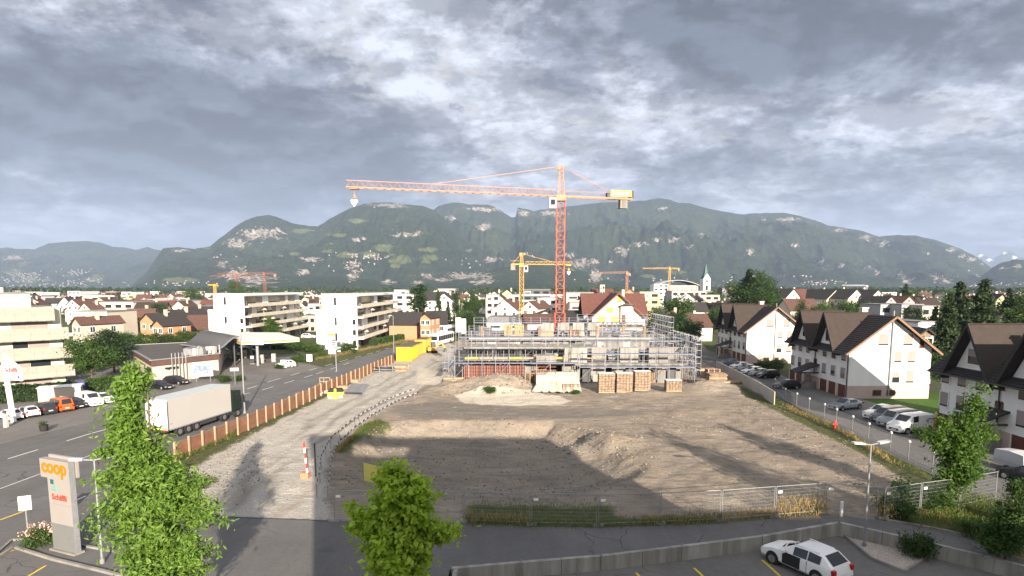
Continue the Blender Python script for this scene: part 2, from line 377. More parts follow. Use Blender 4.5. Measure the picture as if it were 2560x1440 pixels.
def ground_h(x, y):
    x = np.asarray(x, float); y = np.asarray(y, float)
    s = sdf(SITE, x, y); ins = sst(s, 0.2, 2.5)
    pit = sst(sdf(PIT, x, y) + fbm(x * .5, y * .5, 3) * 1.2, 0, 2.6) * sst(y, 41, 50) * (1 - 0.5 * sst(x, 4, 12))
    z = -1.5 * pit
    z = z + ins * (piles(x, y) * (1 + 0.35 * fbm(x * .7, y * .7, 4)) + 0.22 * fbm(x * .22, y * .22, 4) + 0.26 * fbm(x * .8, y * .8, 5, .65) + 0.12 * np.abs(fbm(x * .5 + 9, y * 1.6, 3)))
    z = z - 0.07 * ins * ruts(x, y) - 0.02
    p = sdf(PARK, x, y)
    z = np.where(p > -0.32, -0.72, z)
    far = sst(np.hypot(x, y), 800, 6000)
    return z - far * 2.0
def gz(x, y): return float(ground_h(np.array([x]), np.array([y]))[0])

def axis(a, b, fine0, fine1, st, gr=1.09):
    v = [fine0 + i * st for i in range(int((fine1 - fine0) / st) + 1)]
    s = st; up = v[-1]
    while up < b: s *= gr; up += s; v.append(up)
    s = st; dn = v[0]; lo = []
    while dn > a: s *= gr; dn -= s; lo.append(dn)
    return np.array(lo[::-1] + v)
def grid_mesh(name, X, Y, Z, attrs, material):
    ny, nx = X.shape
    co = np.stack([X, Y, Z], -1).reshape(-1, 3).astype(np.float32)
    i = np.arange(ny * nx).reshape(ny, nx)
    q = np.stack([i[:-1, :-1], i[:-1, 1:], i[1:, 1:], i[1:, :-1]], -1).reshape(-1, 4)
    me = bpy.data.meshes.new(name); me.vertices.add(len(co)); me.vertices.foreach_set('co', co.ravel())
    me.loops.add(q.size); me.loops.foreach_set('vertex_index', q.ravel())
    me.polygons.add(len(q)); me.polygons.foreach_set('loop_start', np.arange(0, q.size, 4)); me.polygons.foreach_set('loop_total', np.full(len(q), 4))
    me.polygons.foreach_set('use_smooth', np.ones(len(q), bool))
    for k, a in attrs.items():
        at = me.attributes.new(k, 'FLOAT', 'POINT'); at.data.foreach_set('value', a.ravel().astype(np.float32))
    me.materials.append(material); me.update(); me.validate()
    return me
def attr(t, name):
    a = N('ShaderNodeAttribute', t); a.attribute_name = name; return a.outputs['Fac']
def posnoise(t, scale, detail=5, rough=0.6, sc=None):
    g = N('ShaderNodeNewGeometry', t); v = g.outputs['Position']
    if sc:
        m = N('ShaderNodeMapping', t); m.inputs['Scale'].default_value = sc; lk(v, m.inputs[0], t); v = m.outputs[0]
    n = N('ShaderNodeTexNoise', t); lk(v, n.inputs['Vector'], t)
    n.inputs['Scale'].default_value = scale; n.inputs['Detail'].default_value = detail; n.inputs['Roughness'].default_value = rough
    return n.outputs[0]

def ground_material():
    m = bpy.data.materials.new('site_ground'); m.use_nodes = True; t = m.node_tree; p = t.nodes['Principled BSDF']
    p.inputs['Roughness'].default_value = 0.95; p.inputs['Specular IOR Level'].default_value = 0.15
    n1 = posnoise(t, 0.35); n2 = posnoise(t, 2.2, 6, 0.65); n3 = posnoise(t, 9, 5, 0.7); tr = posnoise(t, 0.7, 6, 0.7, (0.35, 1.6, 1)); n4 = posnoise(t, 22, 3, 0.7)
    fd = posnoise(t, 0.012, 3)
    base = ramp(n2, [(0.3, (0.045, 0.062, 0.022)), (0.7, (0.085, 0.10, 0.04))], t)
    base = mixc(smooth(fd, 0.45, 0.6, t), base, (0.07, 0.068, 0.06), t)
    dirt = ramp(mathn('ADD', mathn('MULTIPLY', n1, 0.6, t), mathn('MULTIPLY', n3, 0.4, t), t), [(0.34, (0.165, 0.137, 0.109)), (0.5, (0.268, 0.224, 0.177)), (0.66, (0.365, 0.31, 0.248))], t)
    dirt = mixc(mathn('MULTIPLY', smooth(tr, 0.50, 0.62, t), 0.7, t), dirt, (0.150, 0.145, 0.136), t)
    vor = N('ShaderNodeTexVoronoi', t); g = N('ShaderNodeNewGeometry', t); lk(g.outputs['Position'], vor.inputs['Vector'], t); vor.inputs['Scale'].default_value = 4.5
    sp = mathn('MULTIPLY', smooth(vor.outputs['Distance'], 0.20, 0.08, t), smooth(n2, 0.52, 0.64, t), t)
    dirt = mixc(sp, dirt, (0.50, 0.46, 0.39), t)
    grav = ramp(mathn('ADD', mathn('MULTIPLY', n4, 0.6, t), mathn('MULTIPLY', n3, 0.4, t), t), [(0.38, (0.24, 0.225, 0.20)), (0.5, (0.40, 0.375, 0.335)), (0.64, (0.56, 0.53, 0.48))], t)
    trk = posnoise(t, 0.5, 5, 0.6, (1.6, 0.22, 1))
    grav = mixc(mathn('MULTIPLY', smooth(trk, 0.5, 0.64, t), 0.55, t), grav, (0.30, 0.25, 0.20), t)
    jag = mathn('MULTIPLY', mathn('SUBTRACT', mathn('ADD', mathn('MULTIPLY', n1, 0.5, t), mathn('MULTIPLY', n2, 0.5, t), t), 0.5, t), 5.0, t)
    def layer(c, new, a, w=0.25, k=1.0):
        v = mathn('ADD', attr(t, a), mathn('MULTIPLY', jag, k, t), t)
        return mixc(smooth(v, -w, w, t), c, new, t)
    c = layer(base, dirt, 'm_site', 0.3, 0.3)
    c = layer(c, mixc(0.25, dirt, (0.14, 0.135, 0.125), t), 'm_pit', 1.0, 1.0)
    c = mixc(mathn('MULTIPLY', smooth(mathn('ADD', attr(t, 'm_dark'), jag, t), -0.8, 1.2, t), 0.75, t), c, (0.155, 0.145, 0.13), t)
    c = layer(c, grav, 'm_gravel', 0.4, 0.5)
    c = mixc(mathn('MULTIPLY', attr(t, 'm_rut'), 0.5, t), c, (0.15, 0.135, 0.115), t)
    c = layer(c, mixc(0.4, grav, (0.62, 0.54, 0.42), t), 'm_pale', 0.3, 0.3)
    gr = ramp(n2, [(0.3, (0.045, 0.058, 0.022)), (0.55, (0.085, 0.095, 0.038)), (0.75, (0.18, 0.155, 0.085))], t)
    c = layer(c, gr, 'm_grass', 0.35, 0.7)
    c = layer(c, ramp(n4, [(0.3, (0.035, 0.075, 0.012)), (0.7, (0.075, 0.15, 0.03))], t), 'm_lawn', 0.15, 0.15)
    lk(c, p.inputs['Base Color'], t)
    b = N('ShaderNodeBump', t); b.inputs['Strength'].default_value = 0.9; b.inputs['Distance'].default_value = 0.2
    hsum = mathn('ADD', mathn('MULTIPLY', n3, 0.6, t), mathn('ADD', n2, mathn('MULTIPLY', tr, 0.8, t), t), t)
    lk(hsum, b.inputs['Height'], t); lk(b.outputs[0], p.inputs['Normal'], t)
    return m
xs = axis(-9000, 9000, -44, 52, 0.3); ys = axis(-600, 12000, 22, 100, 0.3)
X, Y = np.meshgrid(xs, ys); Z = ground_h(X, Y)
cl = lambda a: np.clip(a, -6, 6)
gs = np.full(X.shape, -6.0)
for gp in GRASSES: gs = np.maximum(gs, cl(sdf(gp, X, Y)))
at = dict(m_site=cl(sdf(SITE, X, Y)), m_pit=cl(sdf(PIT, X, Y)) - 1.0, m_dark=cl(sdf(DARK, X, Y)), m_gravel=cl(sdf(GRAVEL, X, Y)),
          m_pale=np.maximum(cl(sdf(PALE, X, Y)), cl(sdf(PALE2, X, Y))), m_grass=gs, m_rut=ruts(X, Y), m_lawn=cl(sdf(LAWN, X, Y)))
tag(place('ground', grid_mesh('ground', X, Y, Z, at, ground_material())), kind='structure')

def sheet(name, pts, z, m, world=False):
    poly = pts if world else wpoly(pts, z)
    me = bpy.data.meshes.new(name); bm = bmesh.new()
    f = bm.faces.new([bm.verts.new((x, y, z)) for x, y in poly])
    bmesh.ops.triangulate(bm, faces=[f]); bmesh.ops.recalc_face_normals(bm, faces=bm.faces)
    for ff in bm.faces:
        if ff.normal.z < 0: ff.normal_flip()
    bm.to_mesh(me); bm.free(); me.materials.append(m)
    return tag(place(name, me), kind='structure')
def ribbon(name, pts, w, z0, z1, m, world=False):       # a kerb: a raised strip along a line
    poly = [Vector(p) for p in (pts if world else wpoly(pts, 0))]; mb = MB()
    for a, b in zip(poly[:-1], poly[1:]):
        mb.beam((a.x, a.y, (z0 + z1) / 2), (b.x, b.y, (z0 + z1) / 2), w, z1 - z0)
    return tag(mb.build(name, m), kind='structure')
# main road on the left, running away from the camera
RL = [(-64, 30), (-50, 52), (-46.5, 70), (-43.5, 84), (-39, 97), (-35.5, 112), (-31, 138), (-27, 180), (-22, 240), (-19, 290), (-6, 420)]
RR = [(0, 440), (-12.5, 290), (-17, 240), (-20, 180), (-23.2, 130), (-25, 112), (-27, 85), (-29.5, 60), (-30.5, 52), (-29, 40), (-28, 30)]
sheet('main_road', RL + RR, 0.0, asphalt, True)
sheet('forecourt', [(-110, 40), (-64, 30), (-50, 52), (-46.5, 70), (-43.5, 84), (-39, 97), (-35.5, 112), (-45, 122), (-48, 135), (-75, 125), (-75, 96), (-66, 82), (-80, 78), (-110, 70)], 0.0035, asphalt2, True)
sheet('side_road', [(-29, 48)] + wpoly([(455, 1205), (480, 1262), (522, 1292), (660, 1297), (835, 1303), (1160, 1309), (1328, 1317), (1498, 1319), (1800, 1309), (2062, 1286), (2200, 1300), (2330, 1322), (2700, 1395), (2760, 1440), (2640, 1440), (2330, 1362), (2095, 1308), (1900, 1343), (1500, 1392), (1125, 1423)]) + [(-3.3, 12), (-34, 12), (-44, 36)], 0.004, asphalt, True)
sheet('parking_lot', [(-3.1, 12.2)] + wpoly([(1132, 1424), (1500, 1395), (1900, 1346), (2095, 1311), (2330, 1364), (2636, 1440)]) + [(33.5, 12.2)], -0.69, asphalt2, True)
# ------------------------------------------------------------------ mountains, far slopes, haze
def forest_material():
    m = bpy.data.materials.new('mountain_forest'); m.use_nodes = True; t = m.node_tree; p = t.nodes['Principled BSDF']
    p.inputs['Roughness'].default_value = 1.0; p.inputs['Specular IOR Level'].default_value = 0.0
    n1 = posnoise(t, 0.0022, 6, 0.6); n2 = posnoise(t, 0.022, 6, 0.7); n3 = posnoise(t, 0.009, 7, 0.7, (1, 1, 0.35)); n4 = posnoise(t, 0.05, 4, 0.7, (1, 1, 0.3)); n5 = posnoise(t, 0.028, 6, 0.75, (1, 1, 0.45)); n6 = posnoise(t, 0.09, 3, 0.8)
    c = ramp(mathn('ADD', mathn('MULTIPLY', n1, 0.3, t), mathn('ADD', mathn('MULTIPLY', n2, 0.35, t), mathn('MULTIPLY', n6, 0.35, t), t), t), [(0.38, (0.014, 0.024, 0.013)), (0.5, (0.036, 0.055, 0.028)), (0.64, (0.075, 0.096, 0.044))], t)
    mead = mathn('ADD', attr(t, 'meadow'), mathn('MULTIPLY', mathn('SUBTRACT', n3, 0.5, t), 2.6, t), t)
    c = mixc(mathn('MULTIPLY', smooth(mead, 0.35, 0.6, t), 0.85, t), c, ramp(n2, [(0.3, (0.11, 0.14, 0.055)), (0.7, (0.20, 0.225, 0.10))], t), t)
    rk = mathn('ADD', attr(t, 'rock'), mathn('ADD', mathn('MULTIPLY', mathn('SUBTRACT', n3, 0.5, t), 2.2, t), mathn('MULTIPLY', mathn('SUBTRACT', n5, 0.5, t), 4.2, t), t), t)
    c = mixc(smooth(rk, 0.50, 0.75, t), c, ramp(n4, [(0.36, (0.13, 0.11, 0.095)), (0.5, (0.38, 0.335, 0.29)), (0.64, (0.66, 0.60, 0.54))], t), t)
    sn = attr(t, 'snow')
    c = mixc(smooth(mathn('ADD', sn, mathn('MULTIPLY', mathn('SUBTRACT', n3, 0.5, t), 3.0, t), t), 0.4, 0.6, t), c, (0.75, 0.76, 0.78), t)
    lk(c, p.inputs['Base Color'], t)
    b = N('ShaderNodeBump', t); b.inputs['Strength'].default_value = 1.0; b.inputs['Distance'].default_value = 40.0
    lk(mathn('ADD', n2, mathn('MULTIPLY', n4, 0.5, t), t), b.inputs['Height'], t); lk(b.outputs[0], p.inputs['Normal'], t)
    return m
FM = forest_material()
# picture positions of bare rock (x, y, rx, ry) and meadows
ROCK = [(980, 518, 62, 7), (655, 588, 62, 20), (600, 610, 40, 16), (455, 628, 34, 5), (700, 580, 30, 10), (560, 660, 18, 12), (590, 690, 40, 22), (640, 700, 60, 18), (780, 650, 30, 7), (890, 668, 30, 16), (885, 690, 22, 12), (1165, 690, 70, 12), (1200, 703, 40, 10),
        (1235, 650, 38, 8), (1110, 700, 30, 8), (1040, 706, 22, 7), (970, 705, 26, 8), (1450, 660, 34, 16), (1490, 690, 18, 18), (1425, 640, 18, 8), (1210, 527, 55, 6), (1130, 548, 14, 12), (1210, 570, 22, 14), (1310, 536, 16, 10), (1380, 538, 40, 7),
        (1550, 625, 24, 10), (1600, 612, 22, 8), (1640, 600, 12, 8), (1680, 600, 20, 7), (1720, 618, 8, 6), (1900, 552, 10, 5), (1960, 552, 40, 7), (2090, 578, 20, 6), (2160, 596, 26, 8), (2205, 612, 20, 10), (2240, 628, 6, 4), (2310, 635, 10, 4), (2160, 672, 16, 7), (2190, 680, 9, 8),
        (2250, 690, 10, 10), (2265, 700, 20, 14), (2340, 690, 20, 10), (2360, 700, 30, 10), (2370, 625, 18, 8), (2400, 640, 14, 5), (2425, 650, 16, 6), (2450, 660, 6, 4), (2440, 690, 12, 8), (2420, 675, 6, 6), (2500, 672, 12, 5), (2540, 668, 18, 6), (1870, 630, 16, 9), (1980, 615, 14, 6),
        (2050, 655, 14, 8), (2100, 665, 12, 6), (1480, 655, 20, 8), (1520, 655, 12, 8), (1750, 590, 12, 7), (1650, 525, 20, 5), (830, 610, 12, 5), (900, 600, 22, 7), (1010, 590, 30, 8), (1050, 585, 20, 6), (1560, 640, 10, 8), (40, 645, 30, 8), (705, 640, 10, 4), (760, 680, 22, 8), (1070, 690, 22, 9)]
MEAD = [(960, 620, 36, 12), (1000, 650, 50, 16), (1070, 625, 40, 8), (1080, 645, 34, 10), (870, 640, 36, 9), (930, 640, 34, 12), (820, 630, 22, 6), (740, 635, 20, 6), (990, 665, 22, 8), (1065, 655, 16, 7), (1170, 628, 16, 5), (1300, 632, 18, 4), (1620, 690, 26, 4), (1700, 680, 34, 5), (850, 590, 26, 6), (760, 580, 34, 8), (900, 555, 30, 8),
        (1950, 690, 22, 4), (2100, 705, 22, 4), (40, 680, 36, 14), (70, 700, 36, 10), (60, 660, 24, 6), (180, 690, 26, 8), (235, 700, 30, 8), (250, 690, 20, 5), (120, 700, 20, 6), (520, 622, 14, 3), (450, 700, 60, 8), (1500, 610, 18, 3), (1880, 690, 20, 4)]
SNOW = [(2440, 640, 14, 5), (2500, 634, 18, 5), (2530, 645, 10, 6), (2470, 650, 14, 5)]
def ridge(name, prof, D0, D1, seed, amp, cliff=0.0, step=2, rows=90, base=712, dpf=None, power=1.25, kind='structure'):
    px = np.arange(prof[0][0], prof[-1][0] + 1, step, dtype=float)
    pr = np.interp(px, [p[0] for p in prof], [p[1] for p in prof])
    jag = (fbm(px / 23.0 + seed, px * 0 + seed, 4, .6) * 6 + fbm(px / 5.0 + seed, px * 0 + seed * 3, 2) * 2.6) * amp
    pr = pr - jag
    D = np.full(px.shape, float(D1)) if dpf is None else np.interp(px, [p[0] for p in dpf], [p[1] for p in dpf])
    u = (px - 1280) / F
    t = np.linspace(0, 1, rows) ** 0.8
    hr = H - (pr - 718) / F * D * CT                # ridge height above ground
    T, U = np.meshgrid(t, u, indexing='ij'); HR = np.maximum(hr, 5)[None, :]; DD = D[None, :]
    Yd = D0 + (DD - D0) * T
    Xd = U * (D0 + (DD - D0) * T) * CT
    n = fbm(Xd / 900 + seed, Yd / 900, 5, .55); g = np.abs(fbm(Xd / 330 + seed * 2, Yd / 1300 + seed, 5, .6))
    prof_t = T ** power + cliff * sst(T, .72, .86) * (1 - T) * 1.0
    env = np.sin(np.pi * np.clip(T, 0, 1)) ** 0.8
    Zd = HR * prof_t + env * HR * (n * 0.50 - g * 0.85 + 0.09) - 3 * (1 - T)
    Zd = Zd + env * HR * (0.10 * fbm(Xd / 110 + seed, Yd / 260, 3, .6) + 0.05 * np.abs(fbm(Xd / 60, Yd / 200 + seed, 2)))
    Zd = np.minimum(Zd, HR * (0.1 + 0.9 * T) + 30)
    back = 3                                          # slope down behind the ridge so that it is a solid hill
    Xb = np.stack([U[-1] * (D + k * 500) * CT for k in range(1, back + 1)]); Yb = np.stack([D + k * 500 for k in range(1, back + 1)])
    Zb = np.stack([np.maximum(hr * (1 - k * .33), -5) for k in range(1, back + 1)])
    Xa = np.vstack([Xd, Xb]); Ya = np.vstack([Yd, Yb]); Za = np.vstack([Zd, Zb])
    qx = 1280 + F * Xa / (Ya * CT); qy = 718 - (Za - H) / (Ya * CT) * F
    def patch(lst):
        a = np.zeros(Xa.shape)
        for x0, y0, rx, ry in lst: a = np.maximum(a, 1.15 * np.exp(-(((qx - x0) / rx) ** 2 + ((qy - y0) / ry) ** 2) * 0.9))
        return a - 0.25
    me = grid_mesh(name, Xa, Ya, Za, dict(rock=patch(ROCK), meadow=patch(MEAD), snow=patch(SNOW) if D1 > 11000 else np.zeros(Xa.shape) - 2), FM)
    # forest fringe: little spruces standing along the skyline
    return tag(place(name, me), kind=kind), (px, hr, D)
ridge('snowy_mountains', [(2300, 690), (2400, 655), (2430, 640), (2442, 632), (2455, 640), (2475, 648), (2490, 640), (2500, 630), (2515, 628), (2528, 636), (2545, 645), (2570, 640), (2620, 660), (2700, 690)], 11500, 14000, 5, 0.4)
ridge('mountain', [(-260, 650), (-60, 632), (0, 624), (25, 620), (50, 623), (95, 626), (110, 619), (130, 611), (180, 606), (225, 604), (260, 608), (290, 618), (320, 620), (345, 626), (375, 619), (390, 624), (420, 630), (500, 655), (640, 690)], 5200, 8200, 1, 0.35)
ridge('mountain', [(760, 640), (820, 600), (1000, 560), (1085, 530), (1100, 518), (1135, 511), (1180, 515), (1220, 515), (1240, 522), (1265, 538), (1280, 547), (1289, 546), (1294, 523), (1300, 524), (1320, 527), (1335, 532), (1350, 528), (1380, 525), (1420, 520), (1500, 511), (1560, 509), (1610, 506), (1640, 500), (1665, 503), (1690, 512),
      (1720, 513), (1760, 525), (1800, 533), (1850, 540), (1870, 537), (1905, 536), (1950, 536), (1990, 543), (2030, 555), (2060, 566), (2090, 570), (2150, 581), (2190, 595), (2230, 589), (2280, 591), (2330, 601), (2390, 622), (2440, 645), (2470, 668), (2500, 690), (2540, 715)], 3300, 6200, 2, 0.42, 0.12, rows=150)
ridge('mountain', [(330, 712), (370, 680), (400, 640), (414, 622), (450, 620), (490, 623), (530, 618), (545, 606), (560, 595), (600, 566), (625, 553), (650, 545), (680, 541), (700, 546), (740, 562), (780, 568), (800, 569), (815, 560), (830, 550), (880, 525), (915, 514), (930, 512), (970, 510), (1000, 514), (1060, 518), (1085, 528), (1120, 556),
      (1180, 600), (1230, 640), (1290, 680), (1350, 712)], 2900, 5000, 3, 0.4, 0.12, rows=150)
ridge('hill', [(2400, 714), (2440, 700), (2478, 668), (2500, 656), (2515, 654), (2530, 649), (2560, 652), (2620, 655), (2720, 672), (2860, 700)], 3000, 4200, 4, 0.4)
ridge('foothill', [(1030, 716), (1080, 706), (1120, 694), (1180, 688), (1240, 672), (1300, 664), (1360, 660), (1430, 668), (1490, 690), (1540, 706), (1600, 715)], 2300, 3000, 6, 0.4, rows=40)
ridge('foothill', [(480, 716), (530, 700), (580, 688), (640, 684), (700, 690), (770, 696), (850, 690), (930, 700), (1010, 712)], 2300, 2900, 8, 0.4, rows=40)

def haze():
    m = bpy.data.materials.new('haze_air'); m.use_nodes = True; t = m.node_tree; t.nodes.clear()
    v = N('ShaderNodeVolumePrincipled', t); v.inputs['Color'].default_value = (0.54, 0.69, 0.98, 1)
    v.inputs['Density'].default_value = 7.2e-5; v.inputs['Anisotropy'].default_value = 0.0
    o = N('ShaderNodeOutputMaterial', t); lk(v.outputs[0], o.inputs[1], t)
    mb = B(-10500, 10500, -900, 15800, -5, 1500)
    tag(mb.build('haze', m), kind='stuff')
haze()
# ------------------------------------------------------------------ buildings
_WC = {}
def win_mesh(w, h, kind):
    k = (round(w, 2), round(h, 2), kind)
    if k in _WC: return _WC[k]
    mb = MB(); a, b = w / 2, h / 2
    if kind in ('shut', 'shuty', 'half'):
        mb.m = 0
        for s in ((-a - .09, -a, -b - .09, b + .09), (a, a + .09, -b - .09, b + .09), (-a, a, b, b + .09), (-a - .05, a + .05, -b - .12, -b)): mb.box(s[0], s[1], -.05, .01, s[2], s[3])
        z0 = -b + (0.12 * h if kind != 'half' else .5 * h)
        mb.m = 1; mb.box(-a, a, -.03, .0, z0, b - .02)
        for i in range(int((b - z0) / .25)): mb.box(-a, a, -.037, -.03, z0 + i * .25, z0 + i * .25 + .2)
        mb.m = 2; mb.box(-a, a, -.02, .005, -b, z0)
        me = mb.mesh('window', [frame_w if kind != 'shuty' else beige, shut_y if kind == 'shuty' else shutter, glass])
    elif kind == 'dark':
        mb.m = 2; mb.box(-a, a, -.03, .0, -b, b); me = mb.mesh('window', [frame_w, shutter, glass])
    else:
        mb.m = 0
        for s in ((-a - .07, -a + .05, -b, b), (a - .05, a + .07, -b, b), (-a, a, b - .05, b + .07), (-a - .1, a + .1, -b - .1, -b + .04), (-.03, .03, -b, b)): mb.box(s[0], s[1], -.05, .01, s[2], s[3])
        mb.m = 2; mb.box(-a + .05, a - .05, -.02, .005, -b + .04, b - .05)
        me = mb.mesh('window', [brownwood if kind == 'brown' else frame_w, shutter, glass])
    _WC[k] = me; return me
def win(par, w, h, loc, rz=0.0, kind='frame', name='window'): return place(name, win_mesh(w, h, kind), par, loc, rz)
def slab(mb, a, b, c, d, t):                  # roof plane a-b (eave) c-d (ridge), thickness t downwards
    q = [Vector(p) for p in (a, b, c, d)]; n = (q[1] - q[0]).cross(q[3] - q[0]).normalized()
    if n.z < 0: n = -n
    mb.add([tuple(p) for p in q] + [tuple(p - n * t) for p in q], [(0, 1, 2, 3), (7, 6, 5, 4), (0, 4, 5, 1), (1, 5, 6, 2), (2, 6, 7, 3), (3, 7, 4, 0)])
def courses(mb, a, b, c, d, n=18, t=.09):     # tile courses: overlapping strips from eave a-b up to ridge c-d (d above a)
    a, b, c, d = (Vector(p) for p in (a, b, c, d)); nr = (b - a).cross(d - a).normalized()
    if nr.z < 0: nr = -nr
    for i in range(n):
        u0, u1 = i / n, (i + 1.15) / n; u1 = min(u1, 1)
        p0, p1 = a.lerp(d, u0), b.lerp(c, u0); p2, p3 = b.lerp(c, u1), a.lerp(d, u1)
        o = nr * t
        mb.add([p0 + o, p1 + o, p2, p3, p0 - o * .5, p1 - o * .5, p2 - o, p3 - o], [(0, 1, 2, 3), (7, 6, 5, 4), (0, 4, 5, 1), (1, 5, 6, 2), (2, 6, 7, 3), (3, 7, 4, 0)])

# --- the three row houses on the right
def row_house(loc, label):
    t = thing('row_house', label, 'house', loc, 0, 'white gabled row houses along the right-hand lane')
    Wd, L, he, hr = 11.0, 16.6, 6.8, 11.1
    w = MB(); w.prismy([(0, 1.7), (Wd, 1.7), (Wd, he), (Wd / 2, hr - .2), (0, he)], 0, L)
    for yc in (5.4, 12.4):
        w.add([(-.03, yc - 2.7, 6.2), (-.03, yc + 2.7, 6.2), (-.03, yc, 10.9), (2.5, yc - 2.7, 6.2), (2.5, yc + 2.7, 6.2), (2.5, yc, 10.9)], [(0, 2, 1), (3, 4, 5), (0, 1, 4, 3), (1, 2, 5, 4), (2, 0, 3, 5)])
    w.build('wall', white, t)
    MB().box(-.04, Wd + .04, -.04, L + .04, -.3, 1.72).build('plinth', pinkw, t)
    r = MB(); oh = .9; dz = (hr - he) / (Wd / 2)
    courses(r, (-oh, -oh, he - oh * dz + .1), (-oh, L + oh, he - oh * dz + .1), (Wd / 2, L + oh, hr + .1), (Wd / 2, -oh, hr + .1), 20)
    courses(r, (Wd + oh, L + oh, he - oh * dz + .1), (Wd + oh, -oh, he - oh * dz + .1), (Wd / 2, -oh, hr + .1), (Wd / 2, L + oh, hr + .1), 20)
    r.build('roof', darkroof, t)
    g = MB(); sl = (11.4 - 6.3) / 2.9
    for yc in (5.4, 12.4):
        for s in (-1, 1):
            slab(g, (-1.0, yc + s * 3.3, 11.5 - 3.3 * sl), (2.2, yc + s * 3.3, 11.5 - 3.3 * sl), (6.0, yc, 11.5), (-1.0, yc, 11.5), .16)
    g.build('cross_gable_roof', oliveroof, t)
    b = MB()
    for s, x0 in ((1, -oh), (-1, Wd + oh)):
        b.beam((x0, -oh - .02, he - oh * dz - .05), (Wd / 2, -oh - .02, hr - .02), .06, .26)
    b.build('barge_board', mat('barge_board', (.20, .11, .07), .7), t)
    gb = MB()
    for yc in (5.4, 12.4):
        for s in (-1, 1): gb.beam((-1.02, yc + s * 3.3, 11.35 - 3.3 * sl), (-1.02, yc, 11.4), .07, .28)
    gb.build('barge_board', darkroof, t)
    gt = MB(); gt.tube((-1.0, -oh, he - oh * dz), (-1.0, L + oh, he - oh * dz), .09); gt.tube((-.12, .12, 0), (-.12, .12, 6.2), .07); gt.tube((-.12, 8.9, 2), (-.12, 8.9, 6.5), .07); gt.build('gutter', dsteel, t)
    rz = -pi / 2
    for y in (1.3, 3.85, 6.3, 11.3, 13.7, 16.0):
        for z, k in ((3.3, 'half' if (int(y * 3) % 2) else 'shut'), (5.75, 'half' if y in (6.3, 3.85) else 'shut')): win(t, 1.15, 1.5, (-.03, y, z), rz, k)
    for yc in (5.4, 12.4): win(t, 1.5, 1.5, (-.06, yc, 8.2), rz, 'brown' if yc < 9 else 'half')
    for z in (3.9, 6.0): win(t, .8, .9, (-.03, 8.9, z), rz, 'brown')
    for y in (1.3, 3.8, 6.2, 11.2, 13.6, 15.9):
        d = MB(); d.m = 1; d.box(-.1, -.045, y - 1.13, y - .95, -.2, 1.75); d.box(-.1, -.045, y + .95, y + 1.13, -.2, 1.75); d.m = 0
        for i in range(7): d.box(-.075, -.045, y - .93 + i * .266, y - .93 + i * .266 + .25, -.2, 1.72)
        d.build('garage_door', [brownwood, cream], t)
    for x, z, k, ww, hh in ((4.4, 8.0, 'shut', 1.4, 1.55), (7.7, 8.0, 'shut', 1.3, 1.5), (9.6, 7.7, 'brown', .45, 1.5), (6.5, 5.7, 'shut', 1.0, 1.5), (8.3, 5.7, 'shut', 1.05, 1.6), (6.4, 2.9, 'half', 1.0, 1.5), (8.3, 3.0, 'shut', 1.05, 1.7), (4.0, .8, 'brown', 1.0, .6), (5.9, .8, 'brown', 1.0, .6)): win(t, ww, hh, (x, -.03 if z > 1.7 else -.06, z), 0, k)
    MB().tube((5.5, -.15, .4), (5.5, -.15, 11.9), .09).build('flue_pipe', steel, t)
    c = MB().box(4.6, 5.4, 5.6, 6.4, 9.8, 12.0); c.box(4.5, 5.5, 5.5, 6.5, 12.0, 12.12); c.build('chimney', cream, t)
    e = MB(); slab(e, (-3.2, 7.6, 2.45), (-3.2, 10.4, 2.45), (0, 10.4, 3.7), (0, 7.6, 3.7), .14); e.build('entrance_canopy', darkroof, t)
    e = MB(); e.beam((-2.7, 7.9, 0), (-2.7, 7.9, 2.5), .12); e.box(-2.8, 0, 7.75, 7.95, 2.3, 2.5); e.build('canopy_post', dsteel, t)
    for i in range(5): MB().box(-2.9 + i * .45, -2.4 + i * .45 + (.5 if i == 4 else 0), 8.2, 10.0, -.2, .2 + i * .2).build('step', concrete, t)
    MB().box(-.9, -.05, 10.05, 10.3, 0, 1.9).build('step_wall', pinkw, t)
    return t
HX = G(2117, 996)
rh = row_house((HX.x, HX.y, 0), 'middle white row house on the right, its end wall half in shade')
a = dup(rh, (HX.x + .1, HX.y - 34.0, 0), 0, 'nearest white row house at the right edge behind the slender tree, all in shade')
b = dup(rh, (HX.x + 1.0, HX.y + 38, 0), 0, 'farthest white row house of the right-hand row beside the scaffolding')

